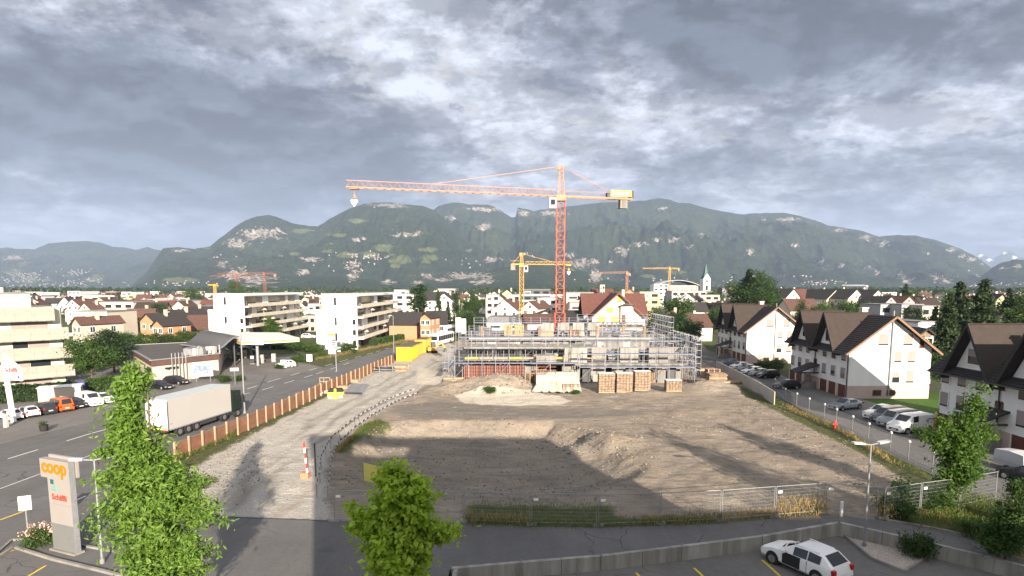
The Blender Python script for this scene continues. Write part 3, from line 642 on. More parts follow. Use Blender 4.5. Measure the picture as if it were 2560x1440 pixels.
# --- apartment block on the far left with perforated balconies
def perf():
    m = mat('perforated_panel', (0.30, 0.275, 0.235), .6, .03, 1); t = m.node_tree; p = t.nodes['Principled BSDF']
    g = N('ShaderNodeTexCoord', t); v = N('ShaderNodeTexVoronoi', t); lk(g.outputs['Object'], v.inputs['Vector'], t); v.inputs['Scale'].default_value = 5.5
    s = N('ShaderNodeSeparateXYZ', t); lk(g.outputs['Object'], s.inputs[0], t)
    wv = mathn('MULTIPLY', smooth(v.outputs['Distance'], .26, .20, t), smooth(posnoise(t, 1.5, 2), .42, .5, t), t)
    lk(mixc(wv, (0.30, 0.275, 0.235), (0.09, 0.085, 0.08), t), p.inputs['Base Color'], t)
    return m
perfm = perf()
plainp = mat('plain_panel', (0.31, 0.285, 0.245), .6, .03, 1)
def left_block():
    o = G(176, 966); o.z = 0
    t = thing('apartment_block', 'beige apartment block at the left edge with perforated balcony bands', 'apartment block', (-69.6, 94, 0), radians(47))
    MB().box(-34, -.6, 1.6, 14, 0, 11.9).build('wall', mat('pale_yellow_wall', (.62, .61, .46), .9, .04), t)
    MB().box(-26, -4.2, 1.2, 13, 11.9, 14.05).build('penthouse', mat('pale_yellow_wall', (.78, .76, .60)), t)
    MB().box(-26.2, -4.0, 1.0, 13.2, 14.05, 14.2).build('roof', flatroof, t)
    MB().box(-30, -8.2, 1.1, 1.19, 12.0, 13.5).build('louvre', dsteel, t)
    for i in range(7): MB().box(-10.8, -8.4, 1.02, 1.12, 12.1 + i * .2, 12.22 + i * .2).build('slat', cream, t)
    for x in (-7, -9.5, -15): MB().tube((x, 5, 14.2), (x, 5, 15.0), .25).build('roof_vent', beige, t)
    for k, (z0, z1, x1) in enumerate(((9.95, 12.0, -1.6), (7.0, 8.8, 0), (4.1, 5.9, .3), (1.2, 3.0, .4))):
        c = MB().box(-34, x1, -.1, 1.6, z0 - .12, z0 + .08); c.build('balcony_slab', dconcrete, t)
        x = x1
        while x > -33:
            e = x - 2.4
            MB().box(e + .01, x - .01, -.16, -.1, z0, z0 + .72).build('lower_panel', plainp, t)
            MB().box(e + .01, x - .01, -.15, -.1, z0 + .73, z1).build('perforated_panel', perfm, t)
            x = e
        MB().box(x1 - .05, x1, -.1, 1.5, z0, z1).build('end_panel', perfm, t)
        zt = z1 - .1; zb = {0: 7.1, 1: 4.2, 2: 1.3, 3: 0}[k] + 0
        z_a, z_b = zb + 1.6 if k < 3 else 0.1, z0 - .15
        if k < 3 or True:
            x = -1.6
            seq = ['p', 'g', 'g', 'p2', 'c', 'g', 'g']
            for j in range(14):
                wd = (.7, 2.6, 1.9, 1.8, 2.2, 1.2, 2.4)[j % 7]; kd = seq[(j + (k == 1) * 0) % 7]
                m_ = {'p': None, 'p2': None, 'g': shutter if (j + k) % 3 else glass, 'c': mat('curtain', (.35, .34, .32), .9, .3, 8, streak=False)}[kd]
                if m_: MB().box(x - wd + .05, x - .05, 1.5, 1.59, z_a - 1.2, z_b - .05).build('window', m_, t)
                x -= wd
    MB().box(-2.6, -.4, 1.7, 6, .2, 11.8).build('side_recess', dsteel, t)
left_block()

# --- two white blocks with long balconies
def white_block(x, y, wid, L, label, low_w, low_h):
    t = thing('apartment_block', label, 'apartment block', (x, y, 0), 0, 'white flat-roofed blocks beyond the main road')
    HB = 13.4
    MB().box(-wid, -1.4, 0, L, -.3, HB).build('wall', white, t)
    MB().box(-wid - low_w, -wid - .003, 1.0, L * .5, -.3, low_h).build('side_wing', white, t)
    MB().box(-1.4, 0, 0, .3, -.3, HB - .5).build('corner_wall', white, t)
    MB().box(-wid + .15, -1.5, .15, L - .15, HB, HB + .06).build('roof', flatroof, t)
    MB().box(-1.39, .5, .0, L - 3, HB - .55, HB + .001).build('roof_edge', white, t)
    rr = random.Random(int(x * 10))
    for k, z in enumerate((2.65, 5.2, 7.8, 10.35)):
        ln = L - (4 if k == 3 else 0)
        MB().box(-1.38, 1.15, 1.2 if k < 3 else -.02, ln, z - .35, z - .1).build('balcony_slab', white, t)
        y0 = 1.25 if k < 3 else 0
        while y0 < ln - 1:
            MB().box(1.1, 1.2, y0, min(y0 + 7.9, ln), z - .35, z + .55).build('parapet', cream, t); y0 += 8
        MB().box(-1.3, 1.1, ln - .1, ln, z - .35, z + .55).build('parapet', cream, t)
    for k, z in enumerate((.1, 2.65, 5.2, 7.8, 10.35)):
        y0 = 1.2 if k < 4 else .6
        while y0 < L - 2:
            wd = rr.choice((2.2, 3.0, 4.2)); kd = rr.random()
            m_ = glass if kd < .6 else (shutter if kd < .8 else white)
            MB().box(-1.38, -1.32, y0, y0 + wd - .15, z, z + 2.15).build('window', m_, t); y0 += wd
    for z in (1.6, 4.1, 6.6): win(t, .75, 1.25, (-.75, -.03, z), 0, 'dark')
    for z in (3.4, 7.2, 12.0): win(t, .55, 1.9, (-wid * .62, -.03, z - .4), 0, 'dark')
    for i in range(6):                                            # balcony clutter: parasols and screens
        z = rr.choice((2.65, 5.2, 7.8, 10.35)); yy = rr.uniform(3, L - 6)
        mb = MB(); mb.tube((.2, yy, z), (.2, yy, z + 1.9), .04); mb.tube((.2, yy, z + 1.2), (.2, yy, z + 2.0), 1.0, .05, 8); mb.build('parasol', cream, t)
    return t
white_block(-37.4, 145, 8.4, 52, 'white apartment block nearest the yellow containers, with dark balcony windows', 1.9, 9.6)
white_block(-66.8, 150, 7.6, 43, 'white apartment block behind the filling station canopy', 2.0, 9.4)

# --- filling station
def filling_station():
    p = [G(377, 899, 3.9), G(548, 882, 3.9), G(562, 850, 3.9), G(311, 862, 3.9)]
    t = thing('shop_building', 'low flat-roofed shop with brown fascia and pale block walls by the filling station', 'shop', (p[0].x, p[0].y, 0))
    o = p[0]; q = [(v.x - o.x, v.y - o.y) for v in p]
    cen = (sum(a for a, b in q) / 4, sum(b for a, b in q) / 4)
    def off(k, d): return [(a + (cen[0] - a) * d, b + (cen[1] - b) * d) for a, b in q] if k else q
    MB().prism(off(1, .03), -.2, 2.9).build('wall', mat('pale_block_wall', (.50, .43, .37), .9, .1, 1.5, .2), t)
    MB().prism(off(0, 0), 2.85, 3.7).build('fascia', mat('brown_fascia', (.10, .055, .045), .6), t)
    MB().prism(off(1, .03), 3.7, 3.78).build('roof', mat('dark_roof_felt', (.07, .065, .06), .95, .2, 2), t)
    e = MB()
    for i in range(4): a, b = q[i], q[(i + 1) % 4]; e.beam((*a, 3.78), (*b, 3.78), .35, .16)
    e.build('roof_edge', steel, t)
    A, Bq = Vector((*off(1, .03)[0], 0)), Vector((*off(1, .03)[1], 0)); d = Bq - A
    for r_ in range(7):                                            # block joints: proud courses
        for c_ in range(9):
            a0 = A + d * (c_ / 9 + .004); b0 = A + d * ((c_ + 1) / 9 - .004)
            if r_ < 7: place('block_panel', MB().beam((a0.x, a0.y - .05, .2 + r_ * .38), (b0.x, b0.y - .05, .2 + r_ * .38), .08, .35).mesh('block_panel', MATS['pale_block_wall']), t)
    for c_ in (.22, .29, .36): m0 = A + d * c_; MB().box(m0.x - .35, m0.x + .35, m0.y - .5, m0.y - .12, 2.1, 2.4).build('window', glass, t)
    rr = random.Random(4)
    for i in range(5):
        u, v = rr.uniform(.25, .75), rr.uniform(.3, .7); x = q[0][0] * (1 - u) + q[1][0] * u; y = 3 + v * 12
        MB().box(x - .7, x + .7, y - .5, y + .5, 3.78, 4.9).build('roof_unit', [steel, cream][i % 2], t)
        MB().tube((x + 1.4, y, 3.78), (x + 1.4, y, 5.2), .12).build('vent_pipe', steel, t)
    for i in range(5): u = .3 + i * .05; x = q[0][0] * (1 - u) + q[1][0] * u; y = q[0][1] * (1 - u) + q[1][1] * u; MB().tube((x, y - .3, .2), (x, y - .3, 4.6), .07).build('mast', steel, t)
    # waved sheet roof
    a, d_, c, b = G(452, 858, 4.5), G(537, 873, 4.3), G(597, 844, 5.4), G(516, 828, 5.4)
    w = thing('wave_roof', 'grey ribbed wave-shaped sheet roof between shop and canopy', 'roof', (a.x, a.y, 0))
    n, mth = 30, 16; vs = []
    for j in range(mth + 1):
        v = j / mth
        for i in range(n + 1):
            u = i / n; P_ = (a.lerp(d_, u)).lerp(b.lerp(c, u), v); z = 4.2 + 1.4 * float(sst(v, .05, .95)) + .35 * sin(v * 2 * pi) * -0.3
            vs.append((P_.x - a.x, P_.y - a.y, z))
    k = n + 1; mb = MB(); mb.add(vs, [(j * k + i, j * k + i + 1, (j + 1) * k + i + 1, (j + 1) * k + i) for j in range(mth) for i in range(n)])
    mb.build('roof_sheet', greyroof, w, True)
    for i in range(0, n + 1, 1):
        rb = MB(); rb.path([Vector(vs[j * k + i]) + Vector((0, 0, .05)) for j in range(mth + 1)], .06, 4); rb.build('rib', greyroof, w)
    eb = MB(); eb.path([Vector(vs[j * k + n]) for j in range(mth + 1)], .16, 5); eb.path([Vector(vs[i]) for i in range(n + 1)], .12, 5); eb.build('edge_trim', steel, w)
    for (i, j) in ((2, 2), (n - 2, 2), (n - 2, mth - 2), (2, mth - 2)):
        x, y, z = vs[j * k + i]; MB().tube((x, y, 0), (x, y, z), .15).build('post', dsteel, w)
    # canopy
    P4 = [G(603, 851, 5.1), G(748, 843, 5.1), G(700, 830, 5.1), G(540, 829, 5.1)]
    cn = thing('station_canopy', 'white filling station canopy with a yellow stripe over the pumps', 'canopy', (P4[0].x, P4[0].y, 0))
    q = [(v.x - P4[0].x, v.y - P4[0].y) for v in P4]
    MB().prism(q, 4.25, 5.0).build('roof', mat('canopy_white', (.66, .62, .54), .7, .08, .5), cn)
    MB().prism(q, 4.2, 4.248).build('ceiling', greyw, cn)
    st = MB()
    for i in (0, 3): a_, b_ = (Vector((*q[i], 4.62)), Vector((*q[(i + 1) % 4], 4.62))); n_ = (b_ - a_).cross(Vector((0, 0, 1))).normalized() * .03; st.beam(a_ + n_, b_ + n_, .06, .26)
    st.build('yellow_stripe', mat('stripe_yellow', (.75, .45, .03), .5, 0), cn)
    sg = Vector((*q[0], 0)).lerp(Vector((*q[1], 0)), .2); MB().box(sg.x - 1.3, sg.x + 1.9, sg.y - .14, sg.y - .04, 4.15, 5.05).build('sign_panel', whitepaint, cn)
    MB().box(sg.x - 1.2, sg.x - .1, sg.y - .16, sg.y - .14, 4.45, 4.85).build('sign_emblem', redpaint, cn)
    for px, py in ((645, 914), (583, 898), (628, 890), (560, 888)):
        g = G(px, py); MB().tube((g.x - P4[0].x, g.y - P4[0].y, 0), (g.x - P4[0].x, g.y - P4[0].y, 4.25), .28, n=12).build('column', steel, cn)
    for i, (px, py) in enumerate(((632, 910), (655, 908), (572, 897), (598, 900), (612, 894), (685, 905))):
        g = G(px, py); pu = thing('fuel_pump', ['grey fuel pump left of the front canopy column', 'grey fuel pump right of the front canopy column', 'grey fuel pump at the left rear island', 'grey fuel pump in the middle rear island', 'grey fuel pump behind the lamp post', 'slim grey service post at the right of the pumps'][i], 'fuel pump', (g.x, g.y, 0), 0, 'pumps under the filling station canopy')
        MB().box(-.45, .45, -.3, .3, 0, .15).build('plinth', concrete, pu); MB().box(-.38, .38, -.24, .24, .15, 1.7).build('cabinet', [dsteel, beige, greyw][i % 3], pu)
        MB().box(-.3, .3, -.26, -.24, 1.1, 1.6).build('display', whitepaint, pu); MB().path([Vector((.4, 0, 1.5)), Vector((.6, -.1, .8)), Vector((.45, -.1, .5))], .03).build('hose', black, pu)
    gk = G(590, 878); ks = thing('station_kiosk', 'dark glazed kiosk under the filling station canopy', 'kiosk', (gk.x, gk.y + 3, 0))
    MB().box(-6, 7, 0, 5, 0, 3.2).build('wall', dsteel, ks)
    for i in range(6): MB().box(-5.6 + i * 2.1, -3.8 + i * 2.1, -.06, -.01, .3, 2.7).build('window', glass, ks)
filling_station()

# --- generic houses
def house(x, y, w, L, he, hr, rz, wall, roof, label, group=None, wins=1, chim=True, name='house', oh=.45, wk='frame', floors=None):
    t = thing(name, label, 'house', (x, y, 0), rz, group)
    MB().prismy([(-w / 2, -1), (w / 2, -1), (w / 2, he), (0, hr - .1), (-w / 2, he)], 0, L).build('wall', wall, t)
    r = MB(); dz = (hr - he) / (w / 2)
    for s in (-1, 1): slab(r, (s * (w / 2 + oh), -oh, he - oh * dz + .1), (s * (w / 2 + oh), L + oh, he - oh * dz + .1), (0, L + oh, hr + .1), (0, -oh, hr + .1), .2)
    rf = r.build('roof', roof, t)
    if chim: rf2 = MB().box(w * .12, w * .12 + .7, L * .4, L * .4 + .7, hr - 1.2, hr + .9).build('chimney', beige, rf)
    if wins:
        nf = floors or max(1, int(he / 2.6)); ww = 1.1
        for f in range(nf):
            z = he - 1.4 - f * 2.7
            if z < .8: break
            nx = max(2, int(w / 3.2))
            for i in range(nx): win(t, ww, 1.25, (-w / 2 + w * (i + .5) / nx, -.02, z), 0, wk)
            ny = max(2, int(L / 4))
            for i in range(ny):
                for s in (-1, 1):
                    if wins > 1 or s * sin(rz) * 1 < .2: win(t, ww, 1.25, (s * (w / 2 + .02), L * (i + .5) / ny, z), s * pi / 2, wk)
        if hr - he > 2: win(t, 1.0, 1.1, (0, -.02, he + .45), 0, wk)
    return t
def gable(px, wpx, ytop, Y, ang, wall, roof, label, L=10, kr=.36, group=None, side=False, **k):
    x = GX(px, Y); hr = max(4.5, hgt(ytop, Y)); w = wpx * Y / F
    if side:                                   # ridge runs across the view: gable width is the depth
        return house(x + w / 2 * cos(radians(ang)), Y + w / 2 * sin(radians(ang)) + L / 2, L, w, hr - L * kr, hr, radians(90 + ang), wall, roof, label, group, **k)
    return house(x, Y, w, L, hr - w * kr * 1.05, hr, radians(ang), wall, roof, label, group, **k)
def flat(px0, px1, ytop, Y, dep, wall, label, group=None, fh=2.9, roofm=None, wt=None, name='flat_roofed_building', band=None, cat='building'):
    x0, x1 = GX(px0, Y), GX(px1, Y); w = x1 - x0; h = max(3.2, hgt(ytop, Y))
    t = thing(name, label, cat, (x0, Y, 0), 0, group)
    MB().box(0, w, 0, dep, -1, h).build('wall', wall, t)
    MB().box(-.15, w + .15, -.15, dep + .15, h, h + .22).build('roof', roofm or flatroof, t)
    n = max(1, int(h / fh)); nx = max(2, int(w / 3.4)); z = h - 1.5; f = 0
    while z > .6 and f < 4:
        if band: MB().box(-.6, w + .1, -.7, -.02, z - 1.6, z - .75).build('balcony', band, t)
        for i in range(nx): win(t, w / nx * .62, 1.3, (w * (i + .5) / nx, -.02, z), 0, wt or ('dark' if (i + f) % 4 else 'half'))
        z -= fh; f += 1
    return t
# left town
gable(184, 42, 793, 135, -28, beige, brownroof, 'small beige gabled house right behind the left apartment block', 9)
flat(172, 262, 780, 150, 12, cream, 'modern cream house with balcony between the left block and the big brown roof', band=greyw)
gable(308, 66, 774, 165, 4, white, brownroof, 'house with a huge dark brown roof left of the orange house', 15, side=True, kr=.55, wins=0)
gable(362, 50, 784, 155, -20, orange_r, darkroof, 'orange gabled house with a dark roof', 11)
gable(388, 34, 800, 146, -20, orange_r, darkroof, 'lower orange extension with its own gable beside the orange house', 8, chim=False)
gable(420, 44, 775, 175, -22, white, darkroof, 'white gabled house just right of the orange house', 11)
gable(458, 52, 768, 215, -25, white, darkroof, 'white house with two gable windows behind the cream bungalow', 12)
gable(490, 86, 790, 160, 6, yellow_r, brownroof, 'pale yellow bungalow with brown roof left of the white block', 10, side=True)
gable(178, 34, 748, 250, -10, white, redroof, 'white dormered house with small round windows, left town', 10)
gable(208, 40, 757, 230, -18, cream, brownroof, 'cream house with low gable beside the dormered white house', 9)
flat(230, 330, 756, 235, 14, cream, 'long beige flat-roofed building in the left town', band=cream)
flat(168, 199, 728, 520, 15, white, 'white striped tower block on the left horizon, the wider one', wt='dark')
flat(209, 221, 728, 540, 14, white, 'narrow white striped tower block on the left horizon', wt='dark')
flat(250, 289, 731, 470, 16, redroof, 'brick-red long building on the left horizon')
flat(303, 328, 730, 470, 16, white, 'white building with tall windows on the left horizon')
gable(338, 34, 737, 330, 8, beige, brownroof, 'tall brown roof standing above the left town', 16, side=True, kr=.5)
gable(355, 70, 757, 225, 6, beige, oliveroof, 'wide grey-brown hipped roof house in the left town', 12, side=True, kr=.4)
gable(385, 62, 752, 250, 5, cream, redroof, 'house with red-brown tiled roof in the middle of the left town', 11, side=True)
flat(352, 430, 749, 300, 12, cream, 'long low cream building behind the red-brown roof')
flat(440, 500, 765, 260, 14, white, 'white low building in front of the dark-roofed houses, left of the white block')
gable(514, 44, 750, 270, 8, white, redroof, 'house with bright red roof windows next to the white block', 10, side=True)
gable(420, 60, 752, 290, 4, greyw, darkroof, 'dark slate roofed house in the left town', 12, side=True)
gable(515, 40, 768, 200, 3, white, darkroof, 'white house with dark hipped roof touching the white block', 10, side=True)
gable(762, 46, 742, 330, -15, white, brownroof, 'white gabled house seen between the two white blocks', 12)
gable(748, 30, 752, 260, -20, white, darkroof, 'small white house in front of the gap between the white blocks', 9)
flat(797, 809, 745, 210, 8, orange_r, 'narrow orange-brown building beside the right white block')
flat(768, 800, 760, 230, 9, greyw, 'grey boxy house between the two white blocks')
flat(755, 785, 790, 205, 8, beige, 'low beige house between the two white blocks')
# beyond the right white block
flat(965, 1033, 735, 260, 16, white, 'white terraced building with long balconies left of the tall poplar', band=white)
flat(985, 1015, 725, 262, 8, white, 'white rooftop storey above the terraced building')
gable(1085, 52, 730, 300, 5, white, darkroof, 'white house with black roof right of the tall poplar', 11, side=True)
gable(1110, 38, 733, 270, -15, white, darkroof, 'white house with balcony in front of the grey building', 11)
flat(1095, 1140, 722, 340, 16, greyw, 'grey building with dormers behind the two conifers')
gable(1010, 72, 782, 172, -6, orange_r, darkroof, 'long low orange house with dark roof beside the buses', 9, side=True, wins=0)
gable(1062, 26, 784, 165, -12, orange_r, darkroof, 'orange gable end next to the white house by the buses', 8, chim=False)
gable(1085, 48, 779, 178, 8, white, darkroof, 'white house with dark roof behind the buses', 10, side=True)
# centre
gable(1236, 44, 728, 300, -8, cream, darkroof, 'cream gabled house left of the two blue-edged houses', 14)
gable(1268, 46, 724, 310, -6, yellow_r, darkroof, 'yellow gabled house above the blue-edged houses', 14)
flat(1216, 1248, 737, 255, 10, greyw, 'left grey house with blue edge and slanted roof')
flat(1268, 1300, 737, 255, 10, greyw, 'right grey house with blue edge behind the yellow crane')
gable(1262, 72, 748, 225, -20, white, brownroof, 'white house with wide brown roof left of the yellow crane', 12, wins=2)
gable(1325, 48, 752, 205, -25, cream, brownroof, 'cream gabled house right of the yellow crane', 12)
flat(1308, 1376, 724, 300, 16, dsteel, 'dark long building with white base behind the red crane', band=white)
flat(1344, 1400, 745, 230, 12, white, 'white apartment house left of the red crane mast')
flat(1400, 1432, 752, 225, 12, white, 'white apartment house right of the red crane mast')
t_ = flat(1416, 1484, 732, 215, 14, beige, 'beige hall with one round window beside the brown roof')
MB().tube((4.0, -.05, 11.2), (4.0, -.01, 11.2), .9, n=16).build('round_window', glass, t_)
flat(1425, 1484, 757, 205, 8, pinkw, 'pink terrace house with arcade in front of the beige hall', band=pinkw)
gable(1365, 84, 778, 160, -6, white, darkroof, 'white gable-fronted hall between yellow crane and red crane', 18, kr=.16, chim=False)
gable(1440, 110, 780, 150, 4, dsteel, darkroof, 'black low-pitched hall roof left of the yellow-shuttered house', 20, side=True, kr=.18, wins=0, chim=False)
gable(1345, 70, 787, 150, 10, greyw, brownroof, 'shed with brown mono roof beside the showroom', 10, side=True, wins=0, kr=.2, chim=False)
s_ = flat(1218, 1300, 799, 152, 12, cream, 'showroom with green striped fascia behind the scaffolding')
MB().box(-.2, 8.6, -.5, -.3, 5.4, 6.3).build('fascia', whitepaint, s_)
MB().box(-.2, 3.4, -.52, -.5, 5.6, 5.9).build('green_stripe', green, s_); MB().box(4.6, 8.4, -.52, -.5, 5.6, 5.9).build('green_stripe', green, s_)
MB().prismy([(-.2, 6.32), (8.6, 6.32), (8.0, 7.6), (.6, 7.6)], -.4, 8).build('sheet_roof', greyroof, s_)
gable(1510, 52, 722, 330, 6, cream, redroof, 'cream house with broad chimney left of the brown-roofed house', 12, side=True)
flat(1500, 1512, 712, 320, 6, beige, 'tall beige stair tower on the horizon left of the far crane')
gable(1575, 40, 722, 300, -15, orange_r, brownroof, 'orange-gabled house under the far orange crane', 12)
flat(1560, 1616, 738, 200, 12, white, 'white block right behind the brown-roofed house', wt='dark')
flat(1600, 1650, 730, 260, 12, yellow_r, 'yellow apartment house with yellow balconies', band=yellow_r)
flat(1635, 1670, 710, 480, 14, white, 'plain white box building on the centre horizon')
flat(1680, 1785, 728, 340, 14, greyw, 'long grey flat-roofed school building', wt='dark')
flat(1745, 1800, 738, 300, 10, beige, 'grey-beige annex in front of the long school')
gable(1722, 46, 733, 280, -30, white, darkroof, 'white house with steep roof in front of the school', 12)
gable(1752, 40, 757, 230, 3, white, darkroof, 'white bungalow among the trees right of the green crown', 9, side=True)
gable(1756, 52, 787, 168, 4, white, brownroof, 'plain white house with brown hipped roof left of the row houses', 11, side=True, wins=0, kr=.3)
gable(1680, 30, 778, 165, -20, darkroof, brownroof, 'small brown shingled house behind the scaffold tower', 8, wins=0)
flat(1806, 1826, 721, 330, 8, dsteel, 'black flat-roofed tower beside the timber block')
flat(1827, 1862, 718, 330, 12, wood, 'timber-clad apartment block with balconies on the horizon', band=oldwood)
gable(1835, 34, 748, 300, 5, white, darkroof, 'small black-roofed house in front of the timber block', 9, side=True)
gable(1820, 34, 752, 290, -5, yellow_r, darkroof, 'yellow bungalow beside the black-roofed house', 8, side=True)
# right-hand rows
for i, (px, wp, yt, Y, lab) in enumerate(((1984, 44, 722, 290, 'cream gable of the first house left in the distant right-hand row'), (2090, 50, 724, 280, 'cream gable with white verge, second in the distant right-hand row'), (2142, 50, 723, 270, 'wide cream gable with large window, third in the distant right-hand row'), (2196, 40, 724, 265, 'tall cream gable standing right of the wide one in the distant row'))):
    gable(px, wp, yt, Y, 14 if i else 22, cream, darkroof, lab, 22, kr=.42)
gable(2000, 62, 723, 292, 4, greyw, redroof, 'long red-brown roof running left of the cream gables', 12, side=True)
gable(2230, 30, 741, 235, 10, pinkw, darkroof, 'pinkish gable with black roof above the grey modern house', 14, kr=.42)
gable(2275, 34, 740, 240, 8, pinkw, redroof, 'pinkish gable in the middle above the grey modern house', 14, kr=.42)
gable(2312, 30, 741, 245, 14, white, darkroof, 'white steep gable above the cream modern house', 14, kr=.45)
gable(2340, 50, 745, 240, 4, greyw, oliveroof, 'plain brown roof left of the dark spruces', 12, side=True, wins=0)
gable(2015, 76, 748, 215, 3, cream, brownroof, 'low brown-roofed house behind the middle row house', 11, side=True)
flat(2205, 2262, 762, 170, 10, greyw, 'grey boxy modern house behind the middle row house', wt='dark')
flat(2258, 2312, 762, 165, 10, greyw, 'second grey boxy house joined to the cream one', wt='dark')
flat(2310, 2352, 766, 160, 10, cream, 'cream boxy modern house next to the dark spruces', wt='dark')
flat(2292, 2350, 806, 108, 9, white, 'white garage building behind the middle row house')
gable(2508, 26, 735, 210, -10, yellow_r, darkroof, 'pale yellow gable between the spruces at the right', 12, kr=.5)
gable(2325, 26, 822, 88, -5, oldwood, darkroof, 'small dark wooden garden house between the row houses', 6, chim=False)
gable(2520, 26, 775, 150, 10, white, oliveroof, 'white house with olive-brown roof behind the right spruces', 9)
# --- the brown-roofed house with yellow shutters
def shutter_house():
    Y = 148; x = GX(1546, Y); hr = hgt(733, Y); w = 12.6
    t = thing('shuttered_house', 'cream gabled house with yellow shutters and a big brown roof behind the site', 'house', (x, Y, 0))
    he = hr - 5.6
    MB().prismy([(-w / 2, -1), (w / 2, -1), (w / 2, he), (0, hr - .15), (-w / 2, he)], 0, 13).build('wall', mat('warm_white', (.66, .61, .49), .9, .04), t)
    r = MB()
    for s in (-1, 1): courses(r, (s * (w / 2 + 1.0), -1.1, he - .8), (s * (w / 2 + 1.0), 14, he - .8), (0, 14, hr + .1), (0, -1.1, hr + .1), 16, .07)
    r.build('roof', redroof, t)
    g = MB(); slab(g, (-8.2, 5, he + .2), (8.6, 5, he + .2), (8.6, 10, hr - .1), (-8.2, 10, hr - .1), .2); slab(g, (8.6, 15, he + .2), (-8.2, 15, he + .2), (-8.2, 10, hr - .1), (8.6, 10, hr - .1), .2); g.build('cross_roof', redroof, t)
    MB().box(-7.6, 8.0, 6, 14, 0, he + .4).build('rear_wall', white, t)
    b = MB()
    for s in (-1, 1): b.beam((s * (w / 2 + 1.0), -1.14, he - .95), (0, -1.14, hr), .08, .3)
    b.build('barge_board', mat('barge_brown', (.16, .06, .04), .7), t)
    z0 = hgt(798, Y); win(t, 1.1, 1.2, (.3, -.03, hgt(748, Y)), 0, 'shuty'); win(t, 1.5, 1.2, (-2.0, -.03, hgt(775, Y)), 0, 'shuty')
    for px, ww in ((1505, 1.8), (1540, 1.8), (1577, .8)): win(t, ww, 1.5, (GX(px, Y) - x, -.03, z0), 0, 'shuty')
    win(t, .8, 1.3, (GX(1577, Y) - x, -.03, hgt(777, Y)), 0, 'shuty')
    d = MB(); xb = GX(1566, Y) - x; d.prism([(xb - 1.4, -.9), (xb, -1.3), (xb + 1.6, -.9), (xb + 1.6, .1), (xb - 1.4, .1)], z0 - 1, hgt(766, Y)); d.build('bay', MATS['warm_white'], t)
    MB().tube((xb, -.5, hgt(766, Y)), (xb, -.3, hgt(757, Y)), 2.2, .1, 8).build('bay_roof', greyroof, t)
    MB().box(xb - 1.1, xb - .2, -1.22, -1.1, z0 - 1, z0 + 1.1).build('door', brownwood, t)
    tr = MB().box(-w / 2, w / 2 + .5, -2.2, 0, z0 - 1.3, z0 - 1.1); tr.build('terrace', dconcrete, t)
    for i in range(18): MB().beam((-w / 2 + i * .72, -2.15, z0 - 1.1), (-w / 2 + i * .72, -2.15, z0 - .2), .05).build('baluster', dsteel, t)
    for i in range(6):
        p_ = random.Random(i); MB().tube((-5 + i * 1.1, -1.8, z0 - 1.1), (-5 + i * 1.1, -1.8, z0 - .6), .2, .28).build('flower_pot', redroof, t)
    MB().box(1.6, 2.3, 4, 4.8, hr - 2, hr + .9).build('chimney', greyw, t)
shutter_house()
# --- arena and church
def arena():
    Y = 520; x = GX(1702, Y); t = thing('arena', 'pale hall with curved white roof on the horizon left of the church', 'hall', (x, Y, 0))
    w = 20; n = 14; zt = hgt(700, Y); vs = []
    MB().box(-w * .85, w * .75, 0, 24, 0, zt - 4.5).build('wall', pinkw, t)
    r = MB(); pts = [(-w + 2 * w * i / n, zt - 5 * ((-1 + 2 * i / n) + .15) ** 2) for i in range(n + 1)]
    for a_, b_ in zip(pts[:-1], pts[1:]): slab(r, (a_[0], -2, a_[1]), (b_[0], -2, b_[1]), (b_[0], 26, b_[1]), (a_[0], 26, a_[1]), .5)
    r.build('roof', greyw, t)
    for i in range(7): MB().box(-16 + i * 4.2, -13.5 + i * 4.2, -.1, -.02, 8, 12).build('window', glass, t)
    for i in range(8): MB().beam((-16 + i * 4, -1.5, 0), (-14 + i * 4, -1.5, zt - 5), .3).build('strut', steel, t)
arena()
def church():
    Y = 430; x = GX(1767, Y); t = thing('church_tower', 'white church tower with clock and slender green spire', 'church tower', (x, Y, 0), radians(8))
    w = 2.7; z1 = hgt(697, Y); z2 = hgt(690, Y); zt = hgt(655, Y)
    MB().box(-w, w, 0, 2 * w, 0, z1).build('tower_wall', white, t)
    MB().prismy([(-w, z1), (w, z1), (0, z2 + 1.5)], 0, 2 * w).build('gable', white, t)
    s = MB(); s.add([(-w, 0, z1), (w, 0, z1), (w, 2 * w, z1), (-w, 2 * w, z1), (-w * .42, w * .58, z2 + 2.2), (w * .42, w * .58, z2 + 2.2), (w * .42, w * 1.42, z2 + 2.2), (-w * .42, w * 1.42, z2 + 2.2), (0, w, zt)],
          [(0, 1, 5, 4), (1, 2, 6, 5), (2, 3, 7, 6), (3, 0, 4, 7), (4, 5, 8), (5, 6, 8), (6, 7, 8), (7, 4, 8)]); s.build('spire', mat('copper_green', (.06, .12, .115), .7), t)
    MB().tube((0, w, zt - .5), (0, w, hgt(651, Y)), .12).build('cross', dsteel, t)
    c = MB(); c.m = 0; c.tube((0, -.1, z1 - 1.6), (0, -.02, z1 - 1.6), 1.3, n=16); c.m = 1; c.box(-.08, .08, -.14, -.1, z1 - 1.6, z1 - .7); c.box(-.7, 0, -.14, -.1, z1 - 1.66, z1 - 1.54); c.build('clock', [dsteel, whitepaint], t)
    win(t, 1.6, 3.2, (0, -.05, z1 - 6.4), 0, 'brown'); win(t, .8, .8, (0, -.05, z1 - 11), 0, 'dark')
church()
